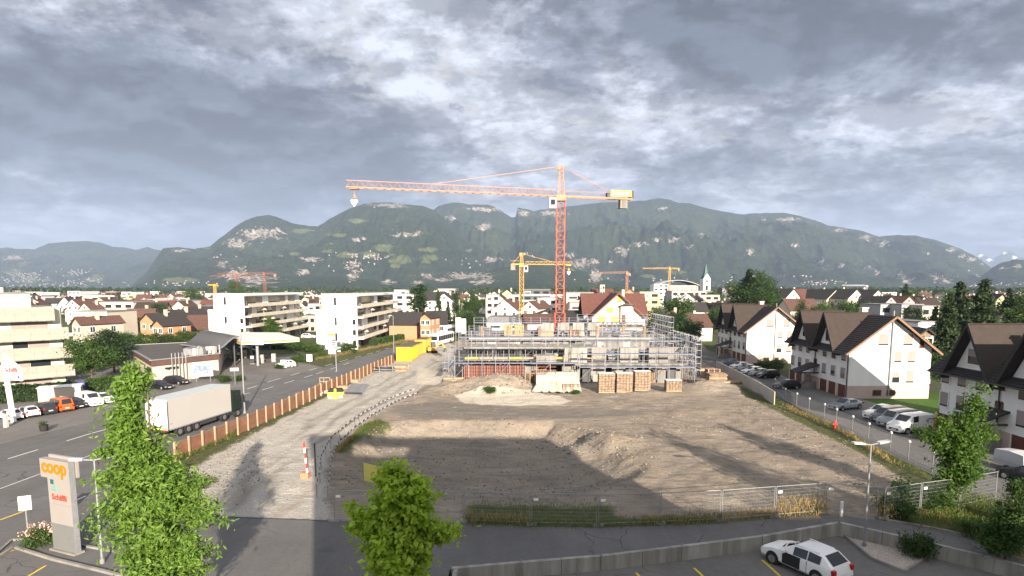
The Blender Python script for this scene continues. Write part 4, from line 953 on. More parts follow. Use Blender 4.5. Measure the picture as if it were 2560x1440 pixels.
# --- filler houses of the wider town
REG = []
LM = [(60, 'left edge'), (190, 'beige left block'), (362, 'orange house'), (490, 'pale bungalow'), (590, 'left white block'), (760, 'white block gap'), (870, 'right white block'), (1046, 'tall columnar tree'), (1140, 'slim cypresses'), (1230, 'blue-edged houses'), (1304, 'yellow crane'), (1400, 'big red crane'), (1480, 'beige hall'), (1546, 'yellow-shuttered house'), (1625, 'yellow apartment house'), (1700, 'arena'), (1767, 'church tower'), (1840, 'timber block'), (1900, 'big birch group'), (2010, 'farthest row house'), (2142, 'wide cream gable'), (2275, 'pinkish gables'), (2400, 'big dark spruces'), (2500, 'right edge')]
def where(px, Y):
    q, n_ = min(LM, key=lambda a: abs(a[0] - px)); s = 'beyond the ' if Y > 480 else ('behind the ' if Y > 300 else 'near the ')
    return ' ' + s + n_
def filler():
    rr = random.Random(11)
    groups = {'L': ('distant houses among the trees in the left-hand town', 'small distant house among trees in the left-hand town'),
              'C': ('distant houses in the town centre', 'small distant house in the crowded centre of town'),
              'R': ('distant houses on the right of town', 'small distant house beyond the right-hand row')}
    proto = {}
    walls = [('white', white), ('cream', cream), ('beige', beige), ('yellow', yellow_r), ('grey', greyw)]
    roofs = [('brown', brownroof), ('red-brown', redroof), ('dark', darkroof), ('brown', brownroof)]
    n = 0
    taken = []
    for k in range(3200):
        Y = 190 * (6.0 ** rr.random()); px = rr.uniform(-60, 2640); x = GX(px, Y)
        if n >= 250: break
        if 800 < px < 1210 and Y < 330: continue
        if 1190 < px < 1720 and Y < 300: continue
        if px > 1720 and px < 2560 and Y < 250: continue
        if 500 < px < 800 and Y < 280: continue
        if px < 560 and Y < 240: continue
        if any((x - a) ** 2 + (Y - b) ** 2 < (15 + Y * .02) ** 2 for a, b in taken): continue
        taken.append((x, Y)); n += 1
        reg = 'L' if px < 1000 else ('C' if px < 1800 else 'R')
        wn, wm = walls[rr.choices(range(5), (5, 3, 2, 1.2, 1.4))[0]]; rn, rm = rr.choice(roofs); ty = rr.choice('ggsf')
        rz = radians(rr.choice((-20, -10, 5, 15, 25))) + (pi / 2 if ty == 's' else 0)
        key = (wn, rn, ty)
        hname = {'g': 'gabled', 's': 'gabled', 'f': 'flat-roofed'}[ty]
        lab = f'small {wn} {hname} house' + ('' if ty == 'f' else f' with {rn} roof') + where(px, Y)
        grp = groups[reg][0] + ', ' + wn + ' ' + hname + ('' if ty == 'f' else ' ' + rn + (' side-on' if ty == 's' else ' end-on'))
        sc = rr.uniform(.9, 1.25); hs = rr.uniform(.85, 1.12)
        if key in proto: o = dup(proto[key], (x, Y, 0), rz, lab, (sc, sc, hs)); o['group'] = grp
        else:
            if ty == 'f':
                o = flat(0, 15 * F / Y, 718 + (H - 8.6) / Y * F / CT, Y, 11, wm, lab, grp, name='house', cat='house')
                o.rotation_euler[2] = rz
            else: o = house(x, Y, 9.5, 13, 5.0, 8.8, rz, wm, rm, lab, grp, wins=2)
            o.location = (x, Y, 0); o.scale = (sc, sc, hs); proto[key] = o
        REG.append((o, px, lab))
    return taken
FILL = filler()
# ------------------------------------------------------------------ cranes
def lattice(mb, p, q, w, seg, rc, rd, tri=False, h=None):
    p, q = Vector(p), Vector(q); d = (q - p).normalized(); up = Vector((0, 0, 1)) if abs(d.z) < .9 else Vector((0, 1, 0))
    a = d.cross(up).normalized(); b = a.cross(d).normalized(); h = h or w
    cs = [-a * w / 2, a * w / 2, b * h] if tri else [-a * w / 2 - b * h / 2, a * w / 2 - b * h / 2, a * w / 2 + b * h / 2, -a * w / 2 + b * h / 2]
    for c in cs: mb.beam(p + c, q + c, rc if not (tri and c is cs[2]) else rc * .7)
    for i in range(seg):
        s0, s1 = p.lerp(q, i / seg), p.lerp(q, (i + 1) / seg); sm = s0.lerp(s1, .5)
        if tri:
            mb.beam(s0 + cs[0], sm + cs[2], rd); mb.beam(sm + cs[2], s1 + cs[0], rd); mb.beam(s0 + cs[1], sm + cs[2], rd); mb.beam(sm + cs[2], s1 + cs[1], rd); mb.beam(s0 + cs[0], s0 + cs[1], rd); mb.beam(s0 + cs[0], s1 + cs[1], rd)
        else:
            for k in range(4):
                c0, c1 = cs[k], cs[(k + 1) % 4]
                if (i + k) % 2: c0, c1 = c1, c0
                mb.beam(s0 + c0, s1 + c1, rd); mb.beam(s0 + cs[k], s0 + cs[(k + 1) % 4], rd)
def crane(px, Y, ybase, yj, ya, direc, jl, cl, label, m1, m2, w=1.7, hj=1.5, red_to=None, seg=None, tie=.8, fat=1.0, hook=True, sign=False):
    x = GX(px, Y); zj = hgt(yj, Y); za = hgt(ya, Y); d = Vector(direc).normalized(); t = thing('tower_crane', label, 'crane', (x, Y, 0))
    n = seg or max(8, int(zj / w)); zr = red_to or zj * .8
    k = int(n * zr / zj)
    for i in range(n):                               # mast sections alternate a little in size; each is a part
        z0, z1 = zj * i / n, zj * (i + 1) / n
        if i % 3: continue
        z1 = zj * min(n, i + 3) / n; mb = MB(); ww = w * (1.25 if z0 < 5 else 1)
        lattice(mb, (0, 0, z0 + .01), (0, 0, z1 - .01), ww, min(3, n - i), .17 * fat, .085 * fat); mb.build('mast_section', m1 if z0 < zr else m2, t)
    mb = MB(); mb.box(-w * .62, w * .62, -w * .62, w * .62, zj - .6, zj + .5); mb.build('slewing_ring', m2, t)
    mb = MB(); hh = za - zj
    for sx, sy in ((-1, -1), (1, -1), (1, 1), (-1, 1)): mb.beam((sx * w * .45, sy * w * .45, zj), (sx * .25, sy * .25, za), .15 * fat)
    for i in range(7):
        f0 = 1 - i / 7 * .8; f1 = 1 - (i + 1) / 7 * .8; z0 = zj + hh * i / 7; z1 = zj + hh * (i + 1) / 7; c = w * .45
        for (ax, ay), (bx, by) in (((-1, -1), (1, -1)), ((1, -1), (1, 1)), ((1, 1), (-1, 1)), ((-1, 1), (-1, -1))):
            mb.beam((ax * c * f0, ay * c * f0, z0), (bx * c * f1, by * c * f1, z1), .07 * fat); mb.beam((ax * c * f1, ay * c * f1, z1), (bx * c * f1, by * c * f1, z1), .06 * fat)
    mb.box(-.7, .0, -.4, .4, za - .9, za - .1); mb.build('tower_top', m2, t)
    mb = MB(); zt = zj + .3; e = d * jl; lattice(mb, d * 1.2 + Vector((0, 0, zt)), e + Vector((0, 0, zt)), 1.15, int(jl / 1.7), .17 * fat, .07 * fat, True, hj); mb.build('jib', m2, t)
    mb = MB(); e2 = -d * cl; a = d.cross(Vector((0, 0, 1)))
    for s in (-.6, .6): mb.beam(Vector((0, 0, zt)) + a * s, e2 + Vector((0, 0, zt)) + a * s, .28 * fat, .4 * fat)
    for i in range(int(cl / 1.5)): mb.beam(-d * (1.5 * i) + Vector((0, 0, zt)) + a * .6, -d * (1.5 * i) + Vector((0, 0, zt)) - a * .6, .1)
    for s in (-.6, .6): mb.beam(a * s + Vector((0, 0, zt + 1.1)), e2 + Vector((0, 0, zt + 1.1)) + a * s, .04)
    mb.build('counter_jib', m2, t)
    mb = MB(); top = Vector((0, 0, za - .2)); mb.beam(top, d * jl * .62 + Vector((0, 0, zt + hj)), .11 * fat)
    for s in (-.5, .5): mb.beam(top, e2 * .85 + a * s + Vector((0, 0, zt + .3)), .06 * fat)
    mb.build('tie_bar', m2, t)
    mb = MB(); mb.T = Matrix.Translation(e2 * .88 + Vector((0, 0, zt - 2.1))) @ Matrix.Rotation(atan2(d.y, d.x), 4, 'Z'); mb.box(-.8, .8, -.5, .5, .3, 2.0); mb.box(-.9, .9, -.6, .6, .18, .3); mb.build('counterweight', concrete, t)
    if hook:
        cb = MB(); cb.T = Matrix.Translation(d * 1.6 + Vector((0, -.9, zj - 2.2))); cb.box(-.8, .5, -.6, .6, 0, 2.0); c = cb.build('cab', whitepaint, t)
        cb = MB(); cb.T = Matrix.Translation(d * 1.6 + Vector((0, -.9, zj - 2.2))); cb.box(-.84, -.8, -.5, .5, .5, 1.8); cb.box(-.6, .3, -.64, -.6, .6, 1.7); cb.build('window', glass, c)
        hk = MB(); hp = e * .965 + Vector((0, 0, zt)); hk.box(hp.x - .8, hp.x + .8, hp.y - .6, hp.y + .6, zt - .35, zt - .1)
        hk.tube(hp, hp + Vector((0, 0, -1.4)), .03); hk.tube(hp + Vector((0, 0, -1.1)), hp + Vector((0, 0, -1.9)), .12, .38); hk.build('trolley', m2, t)
        pz = zt - 1.8; pl = [(-.02, -1.7), (-.55, -.9), (-.6, -.5), (-.35, -.3), (0, -.42), (.35, -.3), (.6, -.5), (.55, -.9)]
        h2 = MB(); h2.T = Matrix.Translation((hp.x, hp.y, pz)); h2.prismy([(a_, b_) for a_, b_ in pl], -.3, .3); h2.build('hook_block', whitepaint, t)
    if sign:
        sp = e2 * .86 + Vector((0, 0, zt)); sb = MB(); sb.T = Matrix.Translation(sp) @ Matrix.Rotation(atan2(-d.y, -d.x), 4, 'Z'); sb.box(-2.9, 1.7, -1.0, -.9, .35, 1.6); sg = sb.build('sign_board', mat('pale_yellow_sign', (.55, .50, .07), .6, 0), t)
        sb = MB(); sb.T = Matrix.Translation(sp) @ Matrix.Rotation(atan2(-d.y, -d.x), 4, 'Z')
        for i, ww in enumerate((.30, .22, .16, .22, .30, .12, .22, .12, .34, .2, .16)): sb.box(-2.6 + i * .36, -2.6 + i * .36 + ww, -1.02, -1.0, .6 + .05 * (i % 3), 1.25)
        sb.build('lettering', whitepaint, sg)
        mb = MB(); mb.T = Matrix.Translation(sp) @ Matrix.Rotation(atan2(-d.y, -d.x), 4, 'Z'); mb.box(1.8, 2.4, -.7, .7, 0, 1.7); mb.box(-3.4, -2.9, -.4, .4, .2, 1.1); mb.build('winch_box', dsteel, t)
    return t
FCR = mat('faded_crane_red', (.26, .09, .07), .7)
crane(1400, 123, 900, 495, 413, (-39, -11, 0), 41.5, 15.5, 'large red tower crane with salmon jib standing in the middle of the site', craneR, craneS, 1.6, 1.25, red_to=30, sign=True, fat=.8)
crane(1304, 200, 880, 663, 632, (1, .25, 0), 17, 3.5, 'yellow tower crane with short jib left of the big red crane', craneY, craneY, 1.3, .9, hook=True, fat=.75)
crane(662, 420, 735, 686, 680, (-1, .1, 0), 34, 9, 'distant red crane above the left white block', FCR, FCR, 1.3, .9, hook=False, fat=.8)
crane(592, 520, 735, 692, 686, (-1, -.1, 0), 22, 12, 'second distant red crane, partly behind the first', FCR, FCR, 1.3, .9, hook=False, fat=.8)
crane(1567, 430, 716, 684, 678, (-1, .1, 0), 22, 2, 'distant orange crane left of the brown-roofed house chimney', craneS, craneS, 1.3, .8, hook=False, fat=.9)
crane(1673, 520, 700, 673, 667, (-1, -.1, 0), 24, 9, 'distant yellow crane above the arena roof', craneY, craneY, 1.4, .8, hook=False, fat=.9)
crane(537, 640, 722, 714, 710, (-1, .2, 0), 8, 4, 'tiny yellow crane on the left horizon', craneY, craneY, 1.9, 1.0, hook=False, fat=2)
crane(2165, 700, 716, 715, 713, (-1, .2, 0), 26, 2, 'tiny pale crane above the distant right-hand roofs', alu, alu, 1.9, 1.0, hook=False, fat=2)

# ------------------------------------------------------------------ the shell under construction
shell = thing('concrete_shell', 'unfinished concrete building with two storeys inside the scaffolding', 'building shell', (-8, 94, 0))
rr = random.Random(3)
def part(name, m, *b): return MB().box(*b).build(name, m, shell)
part('floor_slab', concrete, 0, 36, 0, 38, -.5, -.1)
for x0 in [i * 4.0 for i in range(9)]:
    if x0 not in (12, 28): part('wall', concrete, x0, x0 + rr.choice((2.2, 3.0, 3.97)), 1.2, 1.45, -.1, 2.6)
for x0 in range(0, 36, 6): part('wall', concrete, x0, x0 + .22, 1.5, 14, -.1, 2.6)
part('floor_slab', concrete, 11, 36, .8, 16, 2.62, 2.86)
part('floor_slab', dconcrete, 0, 12, 6, 16, 2.62, 2.86)
for x0 in (12, 16.5, 21, 25.5, 30, 33): part('wall', [concrete, dconcrete, concrete][int(x0) % 3], x0, x0 + rr.uniform(2, 3.8), 1.5 + rr.random() * 2, 3.6, 2.87, 2.87 + rr.choice((1.2, 2.4, 2.4)))
for x0 in (0, 5, 10, 15, 20, 25, 30): part('wall', concrete, x0, x0 + 3.5, 17, 17.25, -.1, 5.2)
part('floor_slab', concrete, 0, 35.5, 17.5, 37, 5.22, 5.46)
part('edge_beam', beige, 0, 34, 17.1, 17.49, 5.1, 5.6)
for x0 in (2, 7, 13, 19, 24, 29, 33): part('column', oldwood, x0, x0 + .5, 20, 20.5, 5.47, 7.6)
for x0 in (14, 17, 20, 23): part('wall', dconcrete, x0, x0 + 2.2, 24, 24.25, 5.47, 8.0)
for i in range(46): MB().tube((.6 + i * .46, 6.6 + (i % 3) * .8, 2.87), (.6 + i * .46, 6.6 + (i % 3) * .8, 4.75), .06, n=5).build('steel_prop', [dsteel, steel][i % 2], shell)
part('slab_formwork', dconcrete, 0, 22, 6, 12, 4.78, 4.98)
part('slab_formwork', mat('blue_black_panel', (.05, .06, .09), .6), .3, 21.6, 6.3, 11, 4.62, 4.76)
for i in range(9): part('girder', yellow if i % 3 == 0 else wood, .3 + i * 2.4, 2.5 + i * 2.4, 3.3, 3.5, 3.35, 3.6)
# red steel wall formwork
for i in range(12):
    x0 = .4 + i * 1.22; mb = MB()
    if i in (8,): continue
    for a in (0, .38, .76, 1.1): mb.box(x0 + a, x0 + a + .07, .35, .47, -.1, 2.7 if i < 9 else 1.9)
    for z in (-.1, .4, .9, 1.4, 1.9, 2.4): mb.box(x0, x0 + 1.18, .33, .35, z, z + .07)
    mb.m = 1; mb.box(x0, x0 + 1.18, .48, .52, -.1, 2.7 if i < 9 else 1.9)
    mb.build('formwork_panel', [mat('formwork_red', (.34, .13, .09), .6, .2, 2), mat('ply', (.085, .05, .042), .8, .3, 1)], shell)
for i in range(14): MB().tube((1 + i * .6, .28, .0), (1 + i * .6, .28, 4.3 if i % 4 == 0 else 3.4), .035, n=5).build('rebar', redroof, shell)
for i in range(12): part('panel', [dconcrete, oldwood, concrete, dsteel][i % 4], 14 + i * 1.7, 15.3 + i * 1.7, -.4 + (i % 3) * .25, -.2 + (i % 3) * .25, -.1, 1.3 + (i % 4) * .35)

def scaffold(p, q, ztop, label, lv=2.0, z0=0.0, w=.9, bay=2.05, planks=True, wood_every=0):
    p, q = Vector((*p, 0)), Vector((*q, 0)); L = (q - p).length; ang = atan2(q.y - p.y, q.x - p.x); n = max(1, round(L / bay)); b = L / n
    t = thing('scaffold', label, 'scaffolding', (p.x, p.y, 0), ang, 'scaffolds round the unfinished building')
    st = MB().tube((0, 0, z0), (0, 0, ztop + 1.1), .034, n=6).mesh('standard', alu); pl = MB().box(.02, b - .02, 0, w, -.07, 0).mesh('plank', alu)
    pd = MB().box(.02, b - .02, -.06, -.01, 0, .16).mesh('toe_board', mat('toe_blue', (.04, .06, .12), .6)); rl = MB().tube((0, 0, 0), (b, 0, 0), .026, n=5).mesh('guard_rail', alu); tr = MB().tube((0, 0, 0), (0, w, 0), .035, n=5).mesh('transom', alu)
    dg = MB().tube((0, -.06, 0), (b, -.06, lv), .03, n=5).mesh('brace', alu)
    for i in range(n + 1):
        for y in (0, w): place('standard', st, t, (i * b, y, 0))
    z = z0 + lv; k = 0
    while z <= ztop + .01:
        for i in range(n):
            place('plank', pl, t, (i * b, 0, z)); place('toe_board', pd, t, (i * b, 0, z))
            place('guard_rail', rl, t, (i * b, 0, z + 1.0)); place('guard_rail', rl, t, (i * b, 0, z + .5))
            if (i + k) % 3 == 0: place('brace', dg, t, (i * b, 0, z - lv))
        for i in range(n + 1): place('transom', tr, t, (i * b, 0, z + 1.0))
        z += lv; k += 1
    return t
scaffold((10.5, 92.2), (28.4, 92.2), 4.7, 'front scaffold on the right, behind the brick pallets', 2.0, .7)
scaffold((-9.0, 93), (10.3, 93), 3.3, 'low front scaffold on the left before the red formwork', 2.3, .9)
scaffold((29.2, 92), (29.2, 107), 6.3, 'side scaffold receding along the right lane, nearest section', 2.0, .3)
scaffold((-8.5, 110), (28, 110), 5.3, 'long middle scaffold crossing the whole site', 2.0, 1.3)
scaffold((-8, 126), (28, 126), 7.6, 'long rear scaffold below the shuttered house', 2.0, 1.6)
scaffold((31, 115), (31, 130), 8.3, 'tall scaffold tower section in front of the trees', 2.0, .3)
scaffold((-10, 94), (-10, 106), 3.6, 'left end scaffold beside the gravel drive', 2.0, .2)
scaffold((-8.5, 118), (28, 118), 6.4, 'scaffold between the middle and rear rows behind the red crane', 2.0, 2.4)
scaffold((-9.0, 101), (12, 101), 6.6, 'tall scaffold over the red formwork at the left', 2.0, .6)
scaffold((12, 98.5), (29, 98.5), 6.2, 'second-row scaffold above the brick stacks', 2.0, 2.2)
scaffold((14, 128.5), (29, 128.5), 8.2, 'rear right scaffold reaching the highest level', 2.0, 2.2)
# material stacks
def stack(name, label, cat, x, y, w, d, h, kind, rz=0.0, group=None):
    t = thing(name, label, cat, (x, y, gz(x, y)), rz, group)
    r_ = random.Random(int(x * 100 + y))
    if kind == 'bricks':
        MB().box(-w / 2, w / 2, 0, d, 0, .14).build('pallet', wood, t)
        bm_ = mat('clay_blocks', (.23, .17, .12), .9, .5, 3.5, .2); me = MB().box(.02, w / 5 - .02, 0, .3, .03, h / 7 - .03).mesh('brick', bm_)
        for i in range(5):
            for j in range(7): place('brick', me, t, (-w / 2 + i * w / 5, r_.uniform(0, .03), .14 + j * (h - .14) / 7))
        MB().box(-w / 2, w / 2, .16, d, .14, h).build('block_pack', oldwood, t)
        MB().box(-w / 2 - .02, w / 2 + .02, .03, d + .02, h + .005, h + .03).build('wrap', whitepaint, t)
    elif kind == 'pallets':
        n = max(2, int(h / .15))
        for i in range(n):
            mb = MB(); z = i * .15
            for k in range(5): mb.box(-w / 2 + k * w / 5 + .02, -w / 2 + (k + 1) * w / 5 - .04, 0, d, z + .11, z + .135)
            for k in (0, .45, .9): mb.box(-w / 2 + k * w, -w / 2 + k * w + .1 * w, 0, d, z, z + .11)
            mb.build('pallet', oldwood if i % 2 else wood, t)
    elif kind == 'timber':
        n = max(2, int(h / .2)); m_ = max(2, int(d / .25))
        for i in range(n):
            for k in range(m_):
                o = r_.uniform(-.15, .15); MB().box(-w / 2 + o, w / 2 + o, k * d / m_, (k + .85) * d / m_, i * .2, i * .2 + .17).build('beam', [wood, oldwood, yellow][r_.choice((0, 0, 1, 1, 0))], t)
    elif kind == 'props':
        for i in range(14):
            a = r_.uniform(-.12, .12); y0 = r_.uniform(0, d); z = r_.uniform(.1, h); MB().tube((-w / 2, y0, z), (w / 2, y0 + a * w, z + r_.uniform(-.1, .1)), .06, n=5).build('prop', [steel, dsteel][i % 2], t)
        for s in (-.4, .4): MB().box(s * w - .05, s * w + .05, -.1, d + .1, 0, h + .1).build('rack', steel, t)
    elif kind == 'panels':
        for i in range(6): MB().box(-w / 2 + r_.uniform(-.1, .1), w / 2, r_.uniform(0, .1), d, i * h / 6, i * h / 6 + h / 8).build('panel', [dconcrete, dsteel, steel][i % 3], t)
    return t
for i, (a, b) in enumerate(((1496, 1537), (1541, 1582), (1586, 1627))):
    g = G((a + b) / 2, 983); stack('brick_pallet', ['left of the three tall wrapped brick stacks before the scaffold', 'middle of the three tall wrapped brick stacks before the scaffold', 'right of the three tall wrapped brick stacks, its wrap open'][i], 'brick stack', g.x, g.y, (b - a) / F * g.y * .98, 1.3, 2.75, 'bricks', 0, 'tall wrapped brick stacks')
g = G(1685, 984); stack('brick_pallet', 'small brick stack in torn white foil right of the tall brick stacks', 'brick stack', g.x, g.y, 2.2, 1.3, 1.6, 'bricks')
for px, py, w, d, h, k, lab in ((1428, 983, 2.4, 1.2, 1.2, 'pallets', 'pile of empty pallets beside the tarpaulin'), (1325, 974, 1.6, 1.2, 1.4, 'pallets', 'dark pile of pallets left of the tarpaulin'), (1343, 948, 2.8, 1.2, 1.8, 'timber', 'orange timber stack behind the tarpaulin'),
        (930, 932, 3.2, 2.2, .9, 'props', 'heap of steel props, left rack beside the drive'), (965, 930, 3.0, 2.4, .9, 'props', 'rack of steel props in the middle beside the drive'), (998, 928, 2.6, 2.0, 1.0, 'timber', 'pallet of short timbers at the right of the props'),
        (868, 955, 3.6, 1.6, .5, 'timber', 'loose planks heaped beside the hoarding'), (843, 972, 2.6, 1.4, .35, 'timber', 'flat pile of boards behind the yellow mixer trough'), (1795, 985 - 15, 2.6, 1.6, 1.3, 'timber', 'brown square timber bundle at the right end of the site'),
        (1772, 940, 3.0, 1.4, 1.3, 'timber', 'leaning boards at the right scaffold foot'), (1785, 948, 2.2, 1.2, 1.7, 'pallets', 'upright crates beside the grey site wall'), (1825, 962, 4.0, 1.2, .4, 'timber', 'long planks lying by the grey site wall'),
        (1134, 957, 3.0, .5, .9, 'timber', 'yellow board shuttering on the dirt mound'), (1185, 925, 4, 1, .5, 'props', 'steel tubes lying before the red formwork'), (1560, 925, 5, 1.2, .8, 'panels', 'grey panels leaning behind the brick stacks'), (1385, 935, 3.2, 1.3, .9, 'panels', 'grey panels behind the tarpaulin'), (1660, 955, 3, 1.2, .5, 'panels', 'white boards lying under the right scaffold')):
    g = G(px, py); stack({'pallets': 'pallet_stack', 'timber': 'timber_stack', 'props': 'prop_rack', 'panels': 'panel_stack'}[k], lab, {'pallets': 'pallets', 'timber': 'timber', 'props': 'steel props', 'panels': 'panels'}[k], g.x, g.y, w, d, h, k, rr.uniform(-.2, .2))
for i in range(70):                                 # small stacks on the floors of the shell
    z, x0, x1, y0, y1 = ((2.88, 12, 34, 5, 15), (5.48, 1, 34, 18.5, 36), (2.88, 12, 34, 3.8, 6))[i % 3]
    x, y = rr.uniform(x0, x1) - 8, rr.uniform(y0, y1) + 94; k = rr.choice(('timber', 'pallets', 'panels', 'timber', 'props'))
    o = stack({'pallets': 'pallet_stack', 'timber': 'timber_stack', 'props': 'prop_rack', 'panels': 'panel_stack'}[k], {'timber': 'timber bundle on the ', 'pallets': 'short pallet pile on the ', 'panels': 'formwork panel stack on the ', 'props': 'bundle of props on the '}[k] + ('lower slab of the shell', 'rear upper slab of the shell', 'front edge of the shell')[i % 3], 'building material', x, y, rr.uniform(1.6, 3), 1.1, rr.uniform(.5, 1.3), k, rr.uniform(-.3, .3), {'timber': 'timber bundles on the shell', 'pallets': 'pallet piles on the shell', 'panels': 'panel stacks on the shell', 'props': 'prop bundles on the shell'}[k])
    o.location.z = z; REG.append((o, 1280 + F * x / y, o['label']))
for i, (px, lab) in enumerate(((1264, 'left wooden column shutter rising from the rear floor'), (1275, 'second wooden column shutter from the left'), (1292, 'third wooden column shutter, right of the gap'), (1304, 'rightmost wooden column shutter by the yellow crane'))):
    x = GX(px, 118); t = thing('column_shutter', lab, 'formwork', (x, 118, 5.47), 0, 'wooden column shutters on the rear floor')
    for k in range(4): MB().box(-.42 + k * .21, -.24 + k * .21, -.2, .2, 0, 2.3).build('board', wood if k % 2 else oldwood, t)
    for z in (.4, 1.1, 1.8): MB().box(-.5, .5, -.26, .26, z, z + .1).build('clamp', craneY, t)
def yellow_box(x, y, z, w, d, h, label, rz=0, group=None, m=yellow):
    t = thing('container', label, 'container', (x, y, z), rz, group)
    mb = MB(); n = int(w / .28)
    mb.box(0, w, .06, d - .06, .12, h - .1); mb.build('wall', m, t)
    me = MB().box(0, w / n * .5, 0, .06, .2, h - .2).mesh('rib', m)
    for i in range(n): place('rib', me, t, (i * w / n + .03, .0, 0)); 
    n2 = int(d / .28); me2 = MB().box(0, .06, 0, d / n2 * .5, .2, h - .2).mesh('rib', m)
    for i in range(n2): place('rib', me2, t, (w - .06 + .05, i * d / n2 + .06, 0))
    mb = MB()
    for a, b in (((0, 0), (w, 0)), ((w, 0), (w, d)), ((w, d), (0, d)), ((0, d), (0, 0))):
        for zz in (.1, h - .07): mb.beam((*a, zz), (*b, zz), .14)
        mb.beam((*a, 0), (*a, h), .14)
    mb.build('frame', m, t)
    MB().box(.05, w - .05, .05, d - .05, h, h + .05).build('roof', mat('rusty_roof', (.10, .08, .07), .9, .3, 1), t)
    for s in (.25, .65): MB().box(w * s, w * s + .3, -.04, .07, .02, .18).build('fork_pocket', black, t)
    return t
g = G(992, 903); yellow_box(g.x, g.y, 0, 3.0, 6, 2.9, 'nearest bright yellow container at the end of the hoarding', radians(-2), 'yellow containers beside the road')
yellow_box(g.x + .5, g.y + 8, 0, 2.5, 6, 2.7, 'middle yellow container behind the nearest one', radians(-3), 'yellow containers beside the road', craneY)
yellow_box(g.x + 1.2, g.y + 16, 0, 2.4, 7, 3.0, 'farthest, taller yellow container with rusty top', radians(-3), 'yellow containers beside the road', craneY)
x = GX(1434, 104); yellow_box(x, 104, 2.87, 2.4, 2.2, 1.7, 'small yellow tool container inside the scaffolding', 0)
def tarp():
    a, b = G(1326, 984), G(1455, 984); t = thing('tarpaulin', 'pale grey-green tarpaulin draped over a pile before the scaffold', 'tarpaulin', (a.x, a.y, gz(a.x, a.y)))
    w = b.x - a.x; n, m = 60, 26; vs = []
    for j in range(m + 1):
        v = j / m
        for i in range(n + 1):
            u = i / n; le = .24 * (1 - v); x = w * (u * (1 - le - .03 * (1 - v)) + 0) + w * .0
            x = w * (u + (.5 - u) * v * .22) + (.9 * v if u < .5 else 0) * (1 - u); y = v * 2.2; z = 2.7 * float(sst(v, 0, .8)) ** .8 * min(1, 4 * (u + .02)) ** .3
            z += .12 * sin(u * 38 + v * 2) * (1 - v) + .06 * sin(u * 90) * (1 - v); y += .16 * sin(u * 38 + v * 2 + 1) * (1 - v)
            vs.append((x, y, max(z, .02)))
    for i in range(n + 1): u = i / n; vs.append((w * (u + (.5 - u) * .22), 4.2, 0))
    k = n + 1; mb = MB(); mb.add(vs, [(j * k + i, j * k + i + 1, (j + 1) * k + i + 1, (j + 1) * k + i) for j in range(m + 1) for i in range(n)])
    mb.build('cover', mat('tarp', (.27, .29, .24), .75, .12, .8), t, True)
    MB().box(w * .12, w * .88, .9, 4, 0, 2.3).build('covered_pile', beige, t)
tarp()
def fence_line(P, m_each=False): return [G(*p) for p in P]
# ------------------------------------------------------------------ hoarding along the road
def hoarding():
    pts = [Vector((-29.2, 50.5, 0)), Vector((-27.9, 62, 0)), Vector((-26.4, 84, 0)), Vector((-24.6, 106, 0)), Vector((-23.6, 119, 0))]
    t = thing('hoarding_fence', 'brown board hoarding with pale timber posts along the main road', 'fence', (0, 0, 0)); k = 0
    for a, b in zip(pts[:-1], pts[1:]):
        n = max(1, round((b - a).length / 2.05)); d = (b - a) / n; nrm = Vector((d.y, -d.x, 0)).normalized()
        for i in range(n):
            p = a + d * i; q = p + d; ps = p + nrm * .12
            MB().box(-.085, .085, -.06, .06, -.1, 1.78 + .1 * ((k * 7) % 3) / 3).build('post', wood, t, loc=(ps.x, ps.y, 0), rz=atan2(d.y, d.x))
            for j in range(3):
                z0 = .02 + j * .5; r1 = .02 * ((k * 5 + j * 3) % 5) / 5
                MB().beam((p.x, p.y, z0 + .24), (q.x - d.x * .01, q.y - d.y * .01, z0 + .24), .03 + r1, .475).build('board', boardm, t)
            MB().beam(p + Vector((0, 0, 1.56)), q + Vector((0, 0, 1.56)), .1, .05).build('rail', oldwood, t); k += 1
hoarding()
# red and white barrier of boards on posts
def barrier():
    P = [(792, 1243), (800, 1205), (803, 1170), (826, 1120), (862, 1085), (900, 1058), (945, 1030), (990, 1006), (1036, 990)]
    t = thing('striped_barrier', 'red and white striped barrier boards curving along the gravel drive', 'barrier', (0, 0, 0)); Q = [G(a, b) for a, b in P]; k = 0
    mr, mw = mat('barrier_red', (.085, .03, .028), .7), mat('barrier_white', (.42, .41, .39), .7)
    for off in (0.0, .75):
        for a, b in zip(Q[:-1], Q[1:]):
            d = b - a; nr = Vector((d.y, -d.x, 0)).normalized() * off; a2, b2 = a + nr, b + nr; n = max(1, int(d.length / .62))
            for i in range(n):
                p, q = a2.lerp(b2, i / n), a2.lerp(b2, (i + 1) / n); z = gz(p.x, p.y) + (.95 if off == 0 else .55); z2 = gz(q.x, q.y) + (.95 if off == 0 else .55)
                MB().beam((p.x, p.y, z), (q.x, q.y, z2), .04, .15).build('stripe_board', mr if k % 2 else mw, t); k += 1
                if i % 5 == 0: MB().tube((p.x, p.y, z - 1.1), (p.x, p.y, z + .1), .035, n=6).build('post', steel, t)
barrier()
def striped_post(px, py, h, label, lean):
    g = G(px, py); t = thing('striped_post', label, 'marker post', (g.x, g.y, 0)); n = 7
    for i in range(n): MB().box(-.06, .06, -.06, .06, h * i / n, h * (i + 1) / n - .004).build('band', redpaint if i % 2 == 0 else whitepaint, t, loc=(-lean * i / n, 0, 0))
    MB().box(-.5, .1, -.3, .3, 0, .5).build('base_frame', craneS, t); MB().box(.45, .55, .3, .4, 0, h * .95).build('dark_post', dsteel, t)
striped_post(770, 1196, 2.9, 'tall red and white post with a dark post behind, at the drive entrance', .25)
